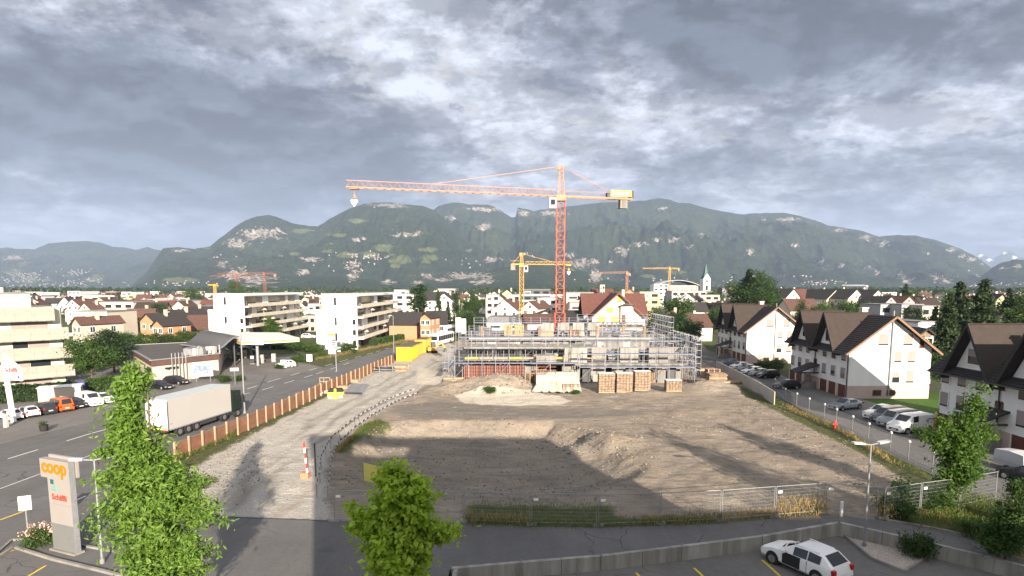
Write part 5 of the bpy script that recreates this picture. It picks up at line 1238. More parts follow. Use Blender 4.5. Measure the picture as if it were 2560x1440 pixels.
def hydrant():
    g = G(2087, 1074); t = thing('fire_hydrant', 'small red hydrant in the grass by the lane', 'hydrant', (g.x, g.y, gz(g.x, g.y)))
    MB().tube((0, 0, 0), (0, 0, .8), .14, n=10).build('barrel', redpaint, t); MB().tube((0, 0, .8), (0, 0, 1.0), .18, .05, 10).build('cap', redpaint, t); MB().tube((-.28, 0, .6), (.28, 0, .6), .08).build('outlet', redpaint, t)
hydrant()
# ------------------------------------------------------------------ mesh fence panels in front
def panel_mesh(W_, Hh=2.0, wt=.0055):
    fr = MB()
    for a, b in (((.03, .12), (.03, Hh + .1)), ((W_ - .03, .12), (W_ - .03, Hh + .1)), ((.03, Hh + .08), (W_ - .03, Hh + .08)), ((.03, .2), (W_ - .03, .2)), ((.03, 0), (.03, .2)), ((W_ - .03, 0), (W_ - .03, .2))): fr.tube((a[0], 0, a[1]), (b[0], 0, b[1]), .024, n=6)
    wi = MB(); n = int(W_ / .11)
    for i in range(1, n): wi.beam((i * W_ / n, 0, .2), (i * W_ / n, 0, Hh + .08), wt)
    for j in range(1, 8): wi.beam((.03, 0, .2 + j * (Hh - .12) / 8), (W_ - .03, 0, .2 + j * (Hh - .12) / 8), wt * 1.6)
    return fr.mesh('frame', steel), wi.mesh('wire_mesh', steel)
FL = ['at the left end, beside the striped barrier', 'behind the left part of the middle tree', 'right next to the middle tree', 'second right of the middle tree, before the grass', 'with a small sign, before the grass edge', 'where the building shadow ends', 'in full sun before the bare ground', 'with tall dry grass behind, before the corner', 'turned back at the corner behind the white post', 'right of the open gap, behind the lamp post', 'half hidden in the shrubs left of the slender tree', 'behind the slender tree', 'farthest right behind the shrub']
FP = [(836, 1304), (1000, 1308), (1160, 1307), (1328, 1313), (1495, 1316), (1650, 1311), (1803, 1304), (1937, 1293), (2062, 1283), (2195, 1296), None, (2208, 1298), (2300, 1283), (2400, 1268), (2490, 1250)]
k = 0
for a, b in zip(FP[:-1], FP[1:]):
    if not a or not b: continue
    A, Bq = G(*a), G(*b); d = Bq - A
    if d.length < 1.5: continue
    t = thing('fence_panel', 'steel mesh fence panel ' + FL[min(k, 12)], 'fence panel', (A.x, A.y, 0), atan2(d.y, d.x), 'mesh fence panels along the front edge')
    f, w_ = panel_mesh(d.length - .06); place('frame', f, t); o = place('wire_mesh', w_, t); o['kind'] = 'stuff'
    MB().box(-.35, .35, -.12, .12, 0, .13).build('foot', concrete, t)
    if k in (0, 3, 4, 7, 8, 9, 10): MB().box(.15, .45, -.03, -.015, 1.62, 1.78).build('sign', whitepaint, t)
    k += 1
# mesh fence along the lane with white-topped posts
LP = [(1937, 975), (1963, 1003), (1991, 1016), (2022, 1030), (2060, 1046), (2090, 1060), (2130, 1080), (2170, 1100), (2225, 1125), (2270, 1150), (2330, 1178), (2390, 1205)]
for i, (a, b) in enumerate(zip(LP[:-1], LP[1:])):
    A, Bq = G(*a), G(*b); d = Bq - A
    names = ['at the grey wall end', 'second from the grey wall', 'third from the grey wall', 'opposite the silver saloon', 'just before the red hydrant', 'right behind the red hydrant', 'opposite the white pickup', 'opposite the silver van', 'opposite the white van', 'left of the slender tree', 'behind the slender tree']
    t = thing('lane_fence_panel', 'thin mesh fence panel of the lane ' + names[i], 'fence panel', (A.x, A.y, gz(A.x, A.y) if False else 0), atan2(d.y, d.x), 'thin fence panels along the lane')
    f, w_ = panel_mesh(d.length, 1.5, .0025); place('frame', f, t); o = place('wire_mesh', w_, t); o['kind'] = 'stuff'
    MB().box(-.14, .14, -.05, .05, 1.55, 1.75).build('post_cap', whitepaint, t)
# grey-beige site wall
SWP = [(1790, 925), (1812, 937), (1838, 951), (1862, 965), (1888, 980), (1912, 996), (1936, 1012)]
t = thing('site_wall', 'grey-beige panel wall between the site and the right lane', 'wall', (0, 0, 0))
Q = [G(*p) for p in SWP]
for a, b in zip(Q[:-1], Q[1:]):
    d = b - a
    for i in range(2):
        p, q = a + d * (i / 2 + .01), a + d * ((i + 1) / 2 - .01); MB().beam((p.x, p.y, .85), (q.x, q.y, .85), .1, 1.7).build('panel', beige if i else greyw, t)
# retaining wall round the car park
def retaining():
    P = [(1128, 1424), (1300, 1409), (1500, 1393), (1700, 1369), (1900, 1344), (2095, 1309), (2330, 1362), (2480, 1398), (2640, 1440)]; Q = [G(*p) for p in P]
    t = thing('retaining_wall', 'stained concrete retaining wall round the sunken car park', 'wall', (0, 0, 0))
    for a, b in zip(Q[:-1], Q[1:]):
        d = b - a; n = max(1, round(d.length / 2.6)); nr = Vector((d.y, -d.x, 0)).normalized() * -.12
        for i in range(n):
            p, q = a + d * (i / n + .003) - nr, a + d * ((i + 1) / n - .003) - nr
            MB().beam((p.x, p.y, -.36), (q.x, q.y, -.36), .24, .96).build('wall_panel', dconcrete, t)
            MB().beam((p.x, p.y, .14), (q.x, q.y, .14), .26, .04).build('coping', dconcrete, t)
            if i == 0: MB().tube((p.x, p.y - .16, -.8), (p.x, p.y - .16, .35), .025).build('post', steel, t)
    for px, w_ in ((1140, 0),): 
        g = G(px, 1424); MB().box(g.x - .12, g.x + .12, 12.2, g.y, -.7, .12).build('wall_panel', dconcrete, t)
retaining()
# ------------------------------------------------------------------ vehicles
PAINT = {}
def paint(name, col, met=.1, r=.3):
    if name not in PAINT: PAINT[name] = mat('car_paint_' + name, col, r, 0, metal=met, spec=.5)
    return PAINT[name]
P_WHITE, P_SILVER, P_BLACK = paint('white', (.78, .78, .77)), paint('silver', (.34, .36, .38), .6), paint('black', (.012, .013, .016))
P_ORANGE, P_DARK, P_GREY = paint('orange', (.62, .10, .02)), paint('dark_green', (.02, .03, .03)), paint('grey', (.14, .15, .16), .4)
lampm = mat('lamp_glass', (.65, .66, .68), .15, 0, metal=.3); tailm = mat('tail_red', (.35, .01, .01), .3, 0); platem = mat('plate', (.7, .7, .68), .5, 0); rimm = mat('wheel_rim', (.35, .36, .37), .35, 0, metal=.7)
CT_ = {  # stations: x from the nose, belt height, roof height, width factor, segment kind after it
 'hatch': (4.15, 1.78, [(0, .50, .52, .80, 'b'), (.10, .68, .72, .93, 'b'), (.75, .88, .92, .99, 'b'), (1.15, .93, .99, 1, 'ws'), (1.95, .95, 1.43, 1, 'c'), (2.75, .97, 1.49, 1, 'c'), (3.45, .99, 1.44, .99, 'rw'), (3.98, .98, 1.05, .95, 'b'), (4.15, .60, .62, .90, 'b')]),
 'suv': (4.5, 1.86, [(0, .58, .60, .82, 'b'), (.08, .85, .90, .94, 'b'), (.85, 1.02, 1.07, 1, 'b'), (1.2, 1.06, 1.12, 1, 'ws'), (1.9, 1.08, 1.60, 1, 'c'), (2.9, 1.10, 1.68, 1, 'c'), (3.9, 1.12, 1.64, .99, 'rw'), (4.35, 1.08, 1.16, .96, 'b'), (4.5, .70, .72, .90, 'b')]),
 'wagon': (4.6, 1.80, [(0, .50, .52, .80, 'b'), (.10, .68, .72, .93, 'b'), (.95, .86, .90, .99, 'b'), (1.35, .90, .95, 1, 'ws'), (2.15, .93, 1.40, 1, 'c'), (3.1, .96, 1.46, 1, 'c'), (4.0, .98, 1.40, .98, 'rw'), (4.48, .96, 1.02, .94, 'b'), (4.6, .60, .62, .90, 'b')]),
 'saloon': (4.85, 1.88, [(0, .48, .50, .80, 'b'), (.12, .68, .72, .93, 'b'), (1.0, .86, .90, .99, 'b'), (1.4, .90, .94, 1, 'ws'), (2.25, .92, 1.40, 1, 'c'), (3.1, .94, 1.44, 1, 'c'), (3.7, .96, 1.33, .98, 'rw'), (4.5, .98, 1.04, .95, 'b'), (4.85, .66, .70, .88, 'b')]),
 'van': (5.0, 1.98, [(0, .60, .62, .84, 'b'), (.08, .92, .97, .95, 'b'), (.65, 1.12, 1.18, 1, 'b'), (.95, 1.16, 1.26, 1, 'ws'), (1.65, 1.2, 1.88, 1, 'c'), (2.45, 1.2, 1.97, 1, 'p'), (4.85, 1.2, 1.95, 1, 'p'), (5.0, 1.0, 1.80, .98, 'b')]),
 'minibus': (4.8, 1.9, [(0, .60, .62, .84, 'b'), (.08, .92, .97, .95, 'b'), (.55, 1.05, 1.12, 1, 'b'), (.85, 1.1, 1.2, 1, 'ws'), (1.45, 1.15, 1.83, 1, 'c'), (3.0, 1.15, 1.92, 1, 'c'), (4.6, 1.15, 1.90, .99, 'rw'), (4.78, 1.0, 1.15, .97, 'b'), (4.8, .6, .62, .94, 'b')]),
 'pickup': (5.2, 1.86, [(0, .60, .62, .84, 'b'), (.08, .92, .97, .95, 'b'), (.95, 1.06, 1.12, 1, 'b'), (1.3, 1.1, 1.16, 1, 'ws'), (2.0, 1.1, 1.70, 1, 'c'), (3.0, 1.1, 1.76, 1, 'c'), (3.45, 1.1, 1.70, 1, 'rw'), (3.6, 1.1, 1.12, 1, 'bed'), (5.15, 1.1, 1.12, 1, 'b'), (5.2, .6, .62, .96, 'b')])}
def car(kind, pm, label, loc, rz, group=None, sc=1.0, trim=None, extra=None):
    L, Wd, st = CT_[kind]; t = thing({'van': 'parked_van', 'minibus': 'parked_van', 'pickup': 'pickup_truck'}.get(kind, 'parked_car'), label, {'van': 'van', 'minibus': 'van', 'pickup': 'pickup'}.get(kind, 'car'), loc, rz, group, sc)
    hw = Wd / 2; zb = .22
    def sec(s):
        x, be, ro, wf, k = s; w = hw * wf; rw = w * (.78 if ro > be + .2 else .90)
        if kind in ('van',) and ro > be + .2: rw = w * .90
        X_ = L / 2 - x
        return [(X_, 0.86 * w, zb), (X_, w, zb + .14), (X_, w * 1.0, be * .72), (X_, w * .965, be), (X_, rw, max(be, ro - .05)), (X_, rw * .82, ro)]
    b = MB(); gl = []
    S = [sec(s) for s in st]
    for i in range(len(S) - 1):
        k = st[i][4]; A, Bq = S[i], S[i + 1]
        for sgn in (1, -1):
            for j in range(5):
                q = [(A[j][0], sgn * A[j][1], A[j][2]), (Bq[j][0], sgn * Bq[j][1], Bq[j][2]), (Bq[j + 1][0], sgn * Bq[j + 1][1], Bq[j + 1][2]), (A[j + 1][0], sgn * A[j + 1][1], A[j + 1][2])]
                if sgn < 0: q = q[::-1]
                if j == 3 and k == 'c':
                    gl.append(('side_window', q)); 
                b.add(q, [(0, 1, 2, 3)])
        top = [(A[5][0], -A[5][1], A[5][2]), (A[5][0], A[5][1], A[5][2]), (Bq[5][0], Bq[5][1], Bq[5][2]), (Bq[5][0], -Bq[5][1], Bq[5][2])]
        b.add(top, [(3, 2, 1, 0)])
        if k in ('ws', 'rw'):
            f = [(A[5][0], -A[5][1] * 1.0, A[5][2]), (A[5][0], A[5][1] * 1.0, A[5][2]), (Bq[5][0], Bq[5][1] * 1.05, Bq[5][2]), (Bq[5][0], -Bq[5][1] * 1.05, Bq[5][2])]
            gl.append(('windscreen' if k == 'ws' else 'rear_window', f))
        b.add([(A[0][0], -A[0][1], zb), (A[0][0], A[0][1], zb), (Bq[0][0], Bq[0][1], zb), (Bq[0][0], -Bq[0][1], zb)], [(0, 1, 2, 3)])
    for s_, rev in ((S[0], False), (S[-1], True)):
        loop = [(p[0], p[1], p[2]) for p in s_] + [(p[0], -p[1], p[2]) for p in s_[::-1]]
        b.add(loop, [tuple(range(len(loop)))] if not rev else [tuple(range(len(loop) - 1, -1, -1))])
    me = b.mesh('body', pm); bm = bmesh.new(); bm.from_mesh(me); bmesh.ops.remove_doubles(bm, verts=bm.verts, dist=.001); bmesh.ops.recalc_face_normals(bm, faces=bm.faces); bm.to_mesh(me); bm.free()
    for p in me.polygons: p.use_smooth = True
    if hasattr(me, 'set_sharp_from_angle'): me.set_sharp_from_angle(angle=radians(32))
    place('body', me, t)
    for nm, q in gl:
        c = sum((Vector(p) for p in q), Vector()) / 4; q2 = [c + (Vector(p) - c) * .92 for p in q]
        nrm = (q2[1] - q2[0]).cross(q2[2] - q2[0]).normalized()
        if nrm.dot(c - Vector((0, 0, .6))) < 0: nrm = -nrm
        mb = MB(); mb.add([p + nrm * .02 for p in q2], [(0, 1, 2, 3)]); mb.build(nm, glass, t)
    wr = .33 if kind in ('van', 'suv', 'pickup', 'minibus') else .31; key = ('w', wr)
    if key not in _WC:
        m1 = MB(); m1.tube((0, -.11, 0), (0, .11, 0), wr, n=20); m2 = MB(); m2.tube((0, .10, 0), (0, .125, 0), wr * .66, n=16)
        for a in range(5): m2.beam((0, .13, 0), (cos(a * 1.2566) * wr * .6, .13, sin(a * 1.2566) * wr * .6), .03, .07)
        _WC[key] = (m1.mesh('tyre', black), m2.mesh('rim', rimm), MB().tube((0, -.005, 0), (0, .005, 0), wr + .07, n=20).mesh('arch', black))
    for x in (L / 2 - .82, -L / 2 + .85):
        for s in (1, -1):
            place('wheel_arch', _WC[key][2], t, (x, s * (hw * 1.0 - .001), wr + .03)); w = place('wheel', _WC[key][0], t, (x, s * (hw - .09), wr), 0 if s > 0 else pi); place('rim', _WC[key][1], w)
    for s in (1, -1):
        h0 = S[1][3][2] - .12; MB().box(L / 2 - .16, L / 2 - .02, min(s * hw * .55, s * hw * .86), max(s * hw * .55, s * hw * .86), h0 - .1, h0 + .06).build('headlight', lampm, t)
        r0 = st[-2][1]; MB().box(-L / 2 - .01, -L / 2 + .16, min(s * hw * .70, s * hw * .93), max(s * hw * .70, s * hw * .93), r0 * .72, r0 * .97).build('tail_light', tailm, t)
        xm = L / 2 - st[3][0] - .35; MB().box(xm - .08, xm + .08, min(s * hw, s * (hw + .18)), max(s * hw, s * (hw + .18)), st[3][1], st[3][1] + .14).build('mirror', pm if pm is not P_WHITE else P_WHITE, t)
    MB().box(L / 2 - .06, L / 2 + .012, -hw * .55, hw * .55, .36, .58).build('grille', black, t)
    MB().box(-L / 2 - .012, -L / 2 + .05, -hw * .8, hw * .8, .22, .40).build('rear_bumper', black, t)
    MB().box(-L / 2 - .02, -L / 2 - .005, -.26, .26, .55, .67).build('licence_plate', platem, t); MB().box(L / 2 + .013, L / 2 + .02, -.26, .26, .40, .50).build('licence_plate', platem, t)
    if kind == 'pickup': MB().box(-L / 2 + .1, -L / 2 + 1.5, -hw * .82, hw * .82, 1.13, 1.16).build('load_bed', black, t)
    for i, s in enumerate(st):                       # side trim line and door gaps
        if s[4] == 'c':
            for sg in (1, -1): MB().box(L / 2 - s[0] - .01, L / 2 - s[0] + .01, min(sg * hw * .99, sg * (hw + .004)), max(sg * hw * .99, sg * (hw + .004)), .35, s[1] * .95).build('door_gap', black, t)
    if extra: extra(t, L, hw)
    return t
def cg(px, py, z=0.0): g = G(px, py, z); return (g.x, g.y, z)
LG = 'cars parked in the row below the dark hedge'; hd = radians(150)
A0, A1 = G(26, 1048), G(292, 1000)
row = [('hatch', P_WHITE, 'white hatchback behind the leaning sign post, leftmost of the row', 1), ('hatch', P_WHITE, 'small white car second from the left in the row, dark rear window', 1), ('suv', P_DARK, 'black car between the white car and the orange van', 1), ('minibus', P_ORANGE, 'orange-red van in the parked row', 1), ('hatch', P_BLACK, 'black car squeezed between the orange van and the white van', 0), ('van', P_WHITE, 'white delivery van in the row, front towards the road', 0), ('hatch', P_WHITE, 'white car with its front to the road right of the white van', 0), ('suv', P_GREY, 'dark grey car at the right end of the row, beside the tree', 0)]
for i, (k, pm, lab, rear) in enumerate(row):
    p = A0.lerp(A1, i / 7); car(k, pm, lab, (p.x, p.y, 0), radians(148 if rear else -32), LG, .84)
car('wagon', P_BLACK, 'black saloon parked nearest the shop wall, right of the tree top', cg(402, 972), radians(-25), 'black cars beside the shop', .88)
car('wagon', P_BLACK, 'black estate car parked beside the billboard', cg(442, 960), radians(-20), 'black cars beside the shop', .9)
car('hatch', P_WHITE, 'white car leaving the filling station behind the bushes', cg(714, 918), radians(200), None, .9)
car('suv', P_GREY, 'grey car at the pumps under the canopy', cg(618, 884), radians(10), None, .95)
car('suv', P_WHITE, 'white car parked behind the canopy by the balcony block', cg(772, 846), radians(0), None, .9)
car('saloon', P_SILVER, 'silver fastback saloon parked before the middle row house', cg(2112, 1022), radians(203), None, .93)
hv = radians(199); RG = 'vehicles parked side by side on the right forecourt'
car('pickup', P_WHITE, 'white pickup truck, first of the four parked vehicles', cg(2207, 1045), hv, RG, .9)
car('minibus', P_GREY, 'dark grey minivan between the white pickup and the silver van', cg(2222, 1053), hv, RG, .88)
car('minibus', P_SILVER, 'silver van beside the white delivery van', cg(2243, 1064), hv, RG, .93)
def vanx(t, L, hw):
    MB().box(-L / 2 + .02, -L / 2 + .35, hw * .97, hw * 1.012, .4, 1.6).build('orange_stripe', mat('stripe_orange', (.55, .12, .03), .5, 0), t)
    for i, (a, w_) in enumerate(((-.9, 1.1), (-.7, .55))): 
        for j in range(int(w_ / .14)): MB().box(-L / 2 + 1.2 + a + 1.0 - j * .14 - .1, -L / 2 + 1.2 + a + 1.0 - j * .14, hw * .99, hw * 1.014, 1.42 - i * .18, 1.54 - i * .18).build('letter', blue, t)
car('van', P_WHITE, 'white delivery van with blue lettering and orange stripe at its rear', cg(2275, 1078), hv, RG, .95, extra=vanx)
BG = 'cars parked in front of the farthest row house'
for i, (k, pm, px, py, lab) in enumerate((('suv', P_GREY, 1822, 914, 'dark car farthest along the lane'), ('hatch', P_WHITE, 1848, 921, 'white small car, second in the far lane row'), ('hatch', P_SILVER, 1864, 927, 'silver car, third in the far lane row'), ('wagon', P_WHITE, 1880, 933, 'white estate, fourth in the far lane row'), ('hatch', P_SILVER, 1897, 939, 'silver-grey car beside the dark off-roader'), ('suv', P_BLACK, 1920, 945, 'dark off-roader nearest in the far lane row'))):
    car(k, pm, lab, cg(px, py), radians(196), BG, .82)
car('hatch', P_BLACK, 'black hatchback parked before the garages of the middle row house', cg(1966, 972), radians(190), None, .92)
car('hatch', P_BLACK, 'dark car cut off by the right edge near the nearest row house', cg(2566, 1205), radians(110), None, .9)
def trailer_box():
    g = G(2535, 1178); t = thing('trailer', 'grey tarpaulin-covered trailer before the nearest row house garages', 'trailer', (g.x, g.y, 0), radians(100), sc=.85)
    MB().box(-1.5, 1.5, -.8, .8, .5, 1.0).build('body', greyw, t); MB().prismy([(-1.5, 1.01), (1.5, 1.01), (1.4, 1.9), (0, 2.05), (-1.4, 1.9)], -.8, .8).build('cover', mat('trailer_cover', (.42, .43, .44), .7), t)
    for s in (-1, 1): MB().tube((0, s * .82, .32), (0, s * 1.0, .32), .32, n=16).build('wheel', black, t)
    MB().beam((1.5, 0, .5), (2.6, 0, .45), .1).build('drawbar', steel, t)
trailer_box()
def white_car_extra(t, L, hw):
    d = MB(); d.T = Matrix.Translation((L / 2 - 1.45, hw, 0)) @ Matrix.Rotation(radians(62), 4, 'Z')
    d.box(-1.1, 0, -.06, 0, .32, .95); d.build('open_door', P_WHITE, t)
    f = MB(); f.T = d.T
    f.beam((-1.1, -.03, .95), (-.9, -.1, 1.38), .05); f.beam((-.9, -.1, 1.38), (-.3, -.1, 1.36), .05); f.beam((-.3, -.1, 1.36), (0, -.03, .95), .05); f.build('door_frame', P_WHITE, t)
    g_ = MB(); g_.T = d.T; g_.add([(-1.05, -.04, .96), (-.05, -.04, .96), (-.33, -.1, 1.33), (-.87, -.1, 1.34)], [(0, 1, 2, 3)]); g_.build('door_window', glass, t)
    MB().box(L / 2 - 2.4, L / 2 - 1.4, hw * .97, hw * 1.012, .34, .94).build('door_opening', black, t)
    MB().box(-.5, .1, hw * .35, hw * .75, .8, 1.15).build('seat', black, t)
    for s in (1, -1): MB().beam((L / 2 - 1.9, s * .62, 1.47), (-L / 2 + .9, s * .6, 1.47), .05, .03).build('roof_rail', P_WHITE, t)
    MB().beam((L / 2 - 1.16, .5, 1.02), (L / 2 - 1.0, -.1, 1.0), .03).build('wiper', black, t)
car('hatch', P_WHITE, 'white hatchback with its left front door open in the sunken car park', cg(2010, 1424, -.69), radians(120), None, 1.08, extra=white_car_extra)
# lorry
def lorry():
    p = G(396, 1099); t = thing('articulated_lorry', 'lorry with plain white box trailer and dark green cab on the main road', 'lorry', (p.x, p.y, 0), radians(79.5)); Lb = 9.7; w = 1.22
    MB().box(0, Lb, -w, w, .98, 3.95).build('trailer_box', mat('trailer_white', (.40, .385, .37), .55, .03, .4), t)
    MB().box(-.03, Lb + .02, -w - .02, w + .02, 3.95, 4.02).build('trailer_roof', mat('trailer_roof', (.42, .45, .46), .6, .05), t)
    for s in (-1, 1): MB().box(-.05, 0, min(s * .02, s * w * .97), max(s * .02, s * w * .97), 1.0, 3.9).build('rear_door', P_WHITE, t)
    for y in (-.75, -.35, .35, .75): MB().tube((-.09, y, 1.0), (-.09, y, 3.75), .025, n=5).build('lock_rod', steel, t)
    MB().box(-.04, .04, -w, w, .82, 1.0).build('rear_beam', dsteel, t); MB().box(-.06, -.03, -w * .95, w * .95, 1.02, 1.2).build('marking_strip', mat('marking_yellow', (.75, .62, .10), .5, 0), t)
    for s in (-1, 1):
        MB().box(-.08, -.04, min(s * .7, s * 1.1), max(s * .7, s * 1.1), .84, .98).build('tail_light', tailm, t)
        MB().box(.2, Lb, min(s * w, s * (w + .03)), max(s * w, s * (w + .03)), .9, 1.02).build('side_rail', steel, t)
        MB().box(3.6, 7.2, min(s * 1.0, s * 1.1), max(s * 1.0, s * 1.1), .45, .85).build('side_guard', dsteel, t)
        MB().tube((0, s * w, 1.0), (0, s * w, 3.82), .05, n=6).build('corner_post', dsteel, t)
    for i, x in enumerate((1.6, 2.8, 4.0, Lb - 1.2, Lb + 1.2)):
        for s in (-1, 1):
            wl = MB().tube((x, s * .85, .5), (x, s * 1.18, .5), .5, n=20).build('wheel', black, t); MB().tube((x, s * 1.18, .5), (x, s * 1.2, .5), .26, n=14).build('rim', rimm, wl)
    MB().box(.4, Lb + 1.8, -.5, .5, .6, .9).build('chassis', dsteel, t)
    c = MB(); c.prismy([(Lb + .35, .8), (Lb + 1.95, .8), (Lb + 2.0, 1.7), (Lb + 1.8, 3.1), (Lb + .35, 3.3)], -1.18, 1.18); c.build('cab', mat('lorry_green', (.012, .024, .018), .4, 0), t)
    for s in (-1, 1): MB().add([(Lb + 1.0, s * 1.19, 1.75), (Lb + 1.85, s * 1.19, 1.75), (Lb + 1.7, s * 1.19, 2.7), (Lb + 1.0, s * 1.19, 2.7)], [(0, 1, 2, 3)]).build('side_window', glass, t)
    for s in (-1, 1): MB().box(Lb + 1.8, Lb + 2.0, min(s * 1.3, s * 1.5), max(s * 1.3, s * 1.5), 1.8, 2.6).build('mirror', black, t)
lorry()
def bus(px, py, label, rz, m):
    g = G(px, py); t = thing('city_bus', label, 'bus', (g.x, g.y, 0), radians(rz), 'white city buses on the main road'); L = 12.5; w = 1.22
    b = MB().box(0, L, -w, w, .35, 2.95); b.box(.3, L - .3, -w * .8, w * .8, 2.95, 3.12); b.build('body', m, t)
    for s in (-1, 1):
        for i in range(7): MB().box(.5 + i * 1.68, 2.05 + i * 1.68, min(s * w, s * (w + .02)), max(s * w, s * (w + .02)), 1.35, 2.55).build('side_window', glass, t)
        for x in (2.6, L - 2.6): wl = MB().tube((x, s * .95, .48), (x, s * 1.24, .48), .48, n=18).build('wheel', black, t)
        MB().box(-.03, .0, min(s * .85, s * 1.15), max(s * .85, s * 1.15), .7, 1.2).build('tail_light', tailm, t)
        MB().box(.2, L - .2, min(s * w, s * (w + .015)), max(s * w, s * (w + .015)), .38, .62).build('skirt', greyw, t)
    MB().box(-.03, 0, -1.0, 1.0, 1.5, 2.6).build('rear_window', glass, t); MB().box(L, L + .03, -1.05, 1.05, 1.1, 2.6).build('windscreen', glass, t)
    MB().box(L * .4, L * .6, -.8, .8, 3.12, 3.35).build('roof_unit', white, t)
bus(1084, 866, 'nearer white bus driving away beside the yellow containers', 77, P_WHITE)
bus(1108, 843, 'farther white bus in front of the nearer one', 77, P_WHITE)
def loader():
    g = G(1080, 882); t = thing('mini_excavator', 'small orange excavator behind the yellow containers', 'excavator', (g.x, g.y, 0), radians(20)); o = craneS
    for s in (-1, 1): MB().box(-1.1, 1.1, s * .7 - .2, s * .7 + .2, 0, .55).build('track', black, t)
    MB().box(-1.1, .7, -.8, .8, .6, 1.3).build('body', craneY, t); c = MB().box(-.2, .8, -.7, .2, 1.31, 2.5).build('cab', dsteel, t)
    a = MB(); a.beam((.7, .4, 1.1), (2.2, .4, 2.3), .3); a.beam((2.2, .4, 2.3), (3.2, .4, 1.0), .25); a.build('arm', craneY, t); MB().prismy([(2.9, .1), (3.5, .2), (3.4, 1.0), (3.0, .9)], .1, .7).build('bucket', dsteel, t)
loader()
# ------------------------------------------------------------------ vegetation
LF_MID = leafmat('leaves_mid_green', (.022, .052, .012), (.070, .125, .028), .35, 1.5)
LF_DARK = leafmat('leaves_dark_green', (.014, .030, .011), (.040, .075, .022), .25, 1.3)
LF_BRIGHT = leafmat('leaves_bright_green', (.030, .078, .014), (.23, .37, .065), .40, 4.5)
LF_LIME = leafmat('leaves_lime', (.08, .16, .014), (.40, .55, .06), .42, 4.5)
LF_GREY = leafmat('leaves_grey_green', (.05, .075, .045), (.14, .17, .11), .3, 1.5)
LF_CON = leafmat('needles', (.010, .022, .009), (.034, .058, .020), .15, 1.6)
LF_GRASS = leafmat('grass_blades', (.05, .085, .015), (.13, .17, .04), .4, .9)
LF_DRY = leafmat('dry_grass', (.20, .15, .06), (.42, .30, .13), .3, 1.2)
LF_YEL = leafmat('leaves_yellow', (.25, .28, .03), (.50, .45, .05), .4, 1.5)
def leaf_mesh(name, cen, size, m, rs, elong=.5, up=.35, out=None):
    n = len(cen); nv = rs.normal(size=(n, 3)); nv /= np.linalg.norm(nv, axis=1)[:, None] + 1e-9
    if out is not None: nv = nv + out * 1.0
    nv[:, 2] += up; nv /= np.linalg.norm(nv, axis=1)[:, None] + 1e-9
    a = np.cross(nv, rs.normal(size=(n, 3))); a /= np.linalg.norm(a, axis=1)[:, None] + 1e-9; b = np.cross(nv, a)
    s = (size * rs.uniform(.45, 1.45, n))[:, None]
    V = np.stack([cen + a * s, cen + b * s * elong, cen - a * s, cen - b * s * elong], 1).reshape(-1, 3).astype(np.float32)
    me = bpy.data.meshes.new(name); me.vertices.add(len(V)); me.vertices.foreach_set('co', V.ravel())
    me.loops.add(4 * n); me.loops.foreach_set('vertex_index', np.arange(4 * n)); me.polygons.add(n)
    me.polygons.foreach_set('loop_start', np.arange(0, 4 * n, 4)); me.polygons.foreach_set('loop_total', np.full(n, 4)); me.materials.append(m); me.update(); return me
def crown_pts(blobs, n, rs, clump=.45, nclump=90, shell=.55):
    wt = np.array([b[3] * b[4] * b[5] for b in blobs]) ** .6; wt = wt / wt.sum(); cc = []; oo = []
    k = rs.choice(len(blobs), nclump, p=wt); d = rs.normal(size=(nclump, 3)); d /= np.linalg.norm(d, axis=1)[:, None]
    r = (shell + (1 - shell) * rs.rand(nclump))[:, None]; Bb = np.array(blobs, float)
    c = Bb[k, :3] + d * r * Bb[k, 3:6]
    j = rs.randint(0, nclump, n); off = rs.normal(size=(n, 3)) * clump * (.5 + rs.rand(nclump)[j])[:, None] * np.array([1, 1, .75])
    return c[j] + off, d[j]
def crown(name, blobs, n, size, m, seed, clump=.45, nclump=90, shell=.55, elong=.5):
    rs = np.random.RandomState(seed); p, o = crown_pts(blobs, n, rs, clump, nclump, shell); return leaf_mesh(name, p, size, m, rs, elong, .35, o * .6)
def trunk_mesh(h, r, lean=0, limbs=5, seed=0, spread=1.5, z0=.35):
    q = random.Random(seed); mb = MB(); p = Vector((0, 0, -.2)); n = 6
    for i in range(n):
        z = h * (i + 1) / n; t_ = Vector((lean * z + q.uniform(-.04, .04) * h * .2, q.uniform(-.04, .04) * h * .2, z)); mb.tube(p, t_, r * (1 - .8 * i / n), r * (1 - .8 * (i + 1) / n), 8); p = t_
    for i in range(limbs):
        a = q.uniform(0, 6.28); z = h * q.uniform(z0, .85); s = Vector((lean * z, 0, z)); e = s + Vector((cos(a) * spread, sin(a) * spread, spread * q.uniform(.5, 1.1))) * (1.1 - z / h); mb.tube(s, e, r * .35, r * .08, 5)
    return mb.mesh('trunk', bark, True)
PROTO = {}
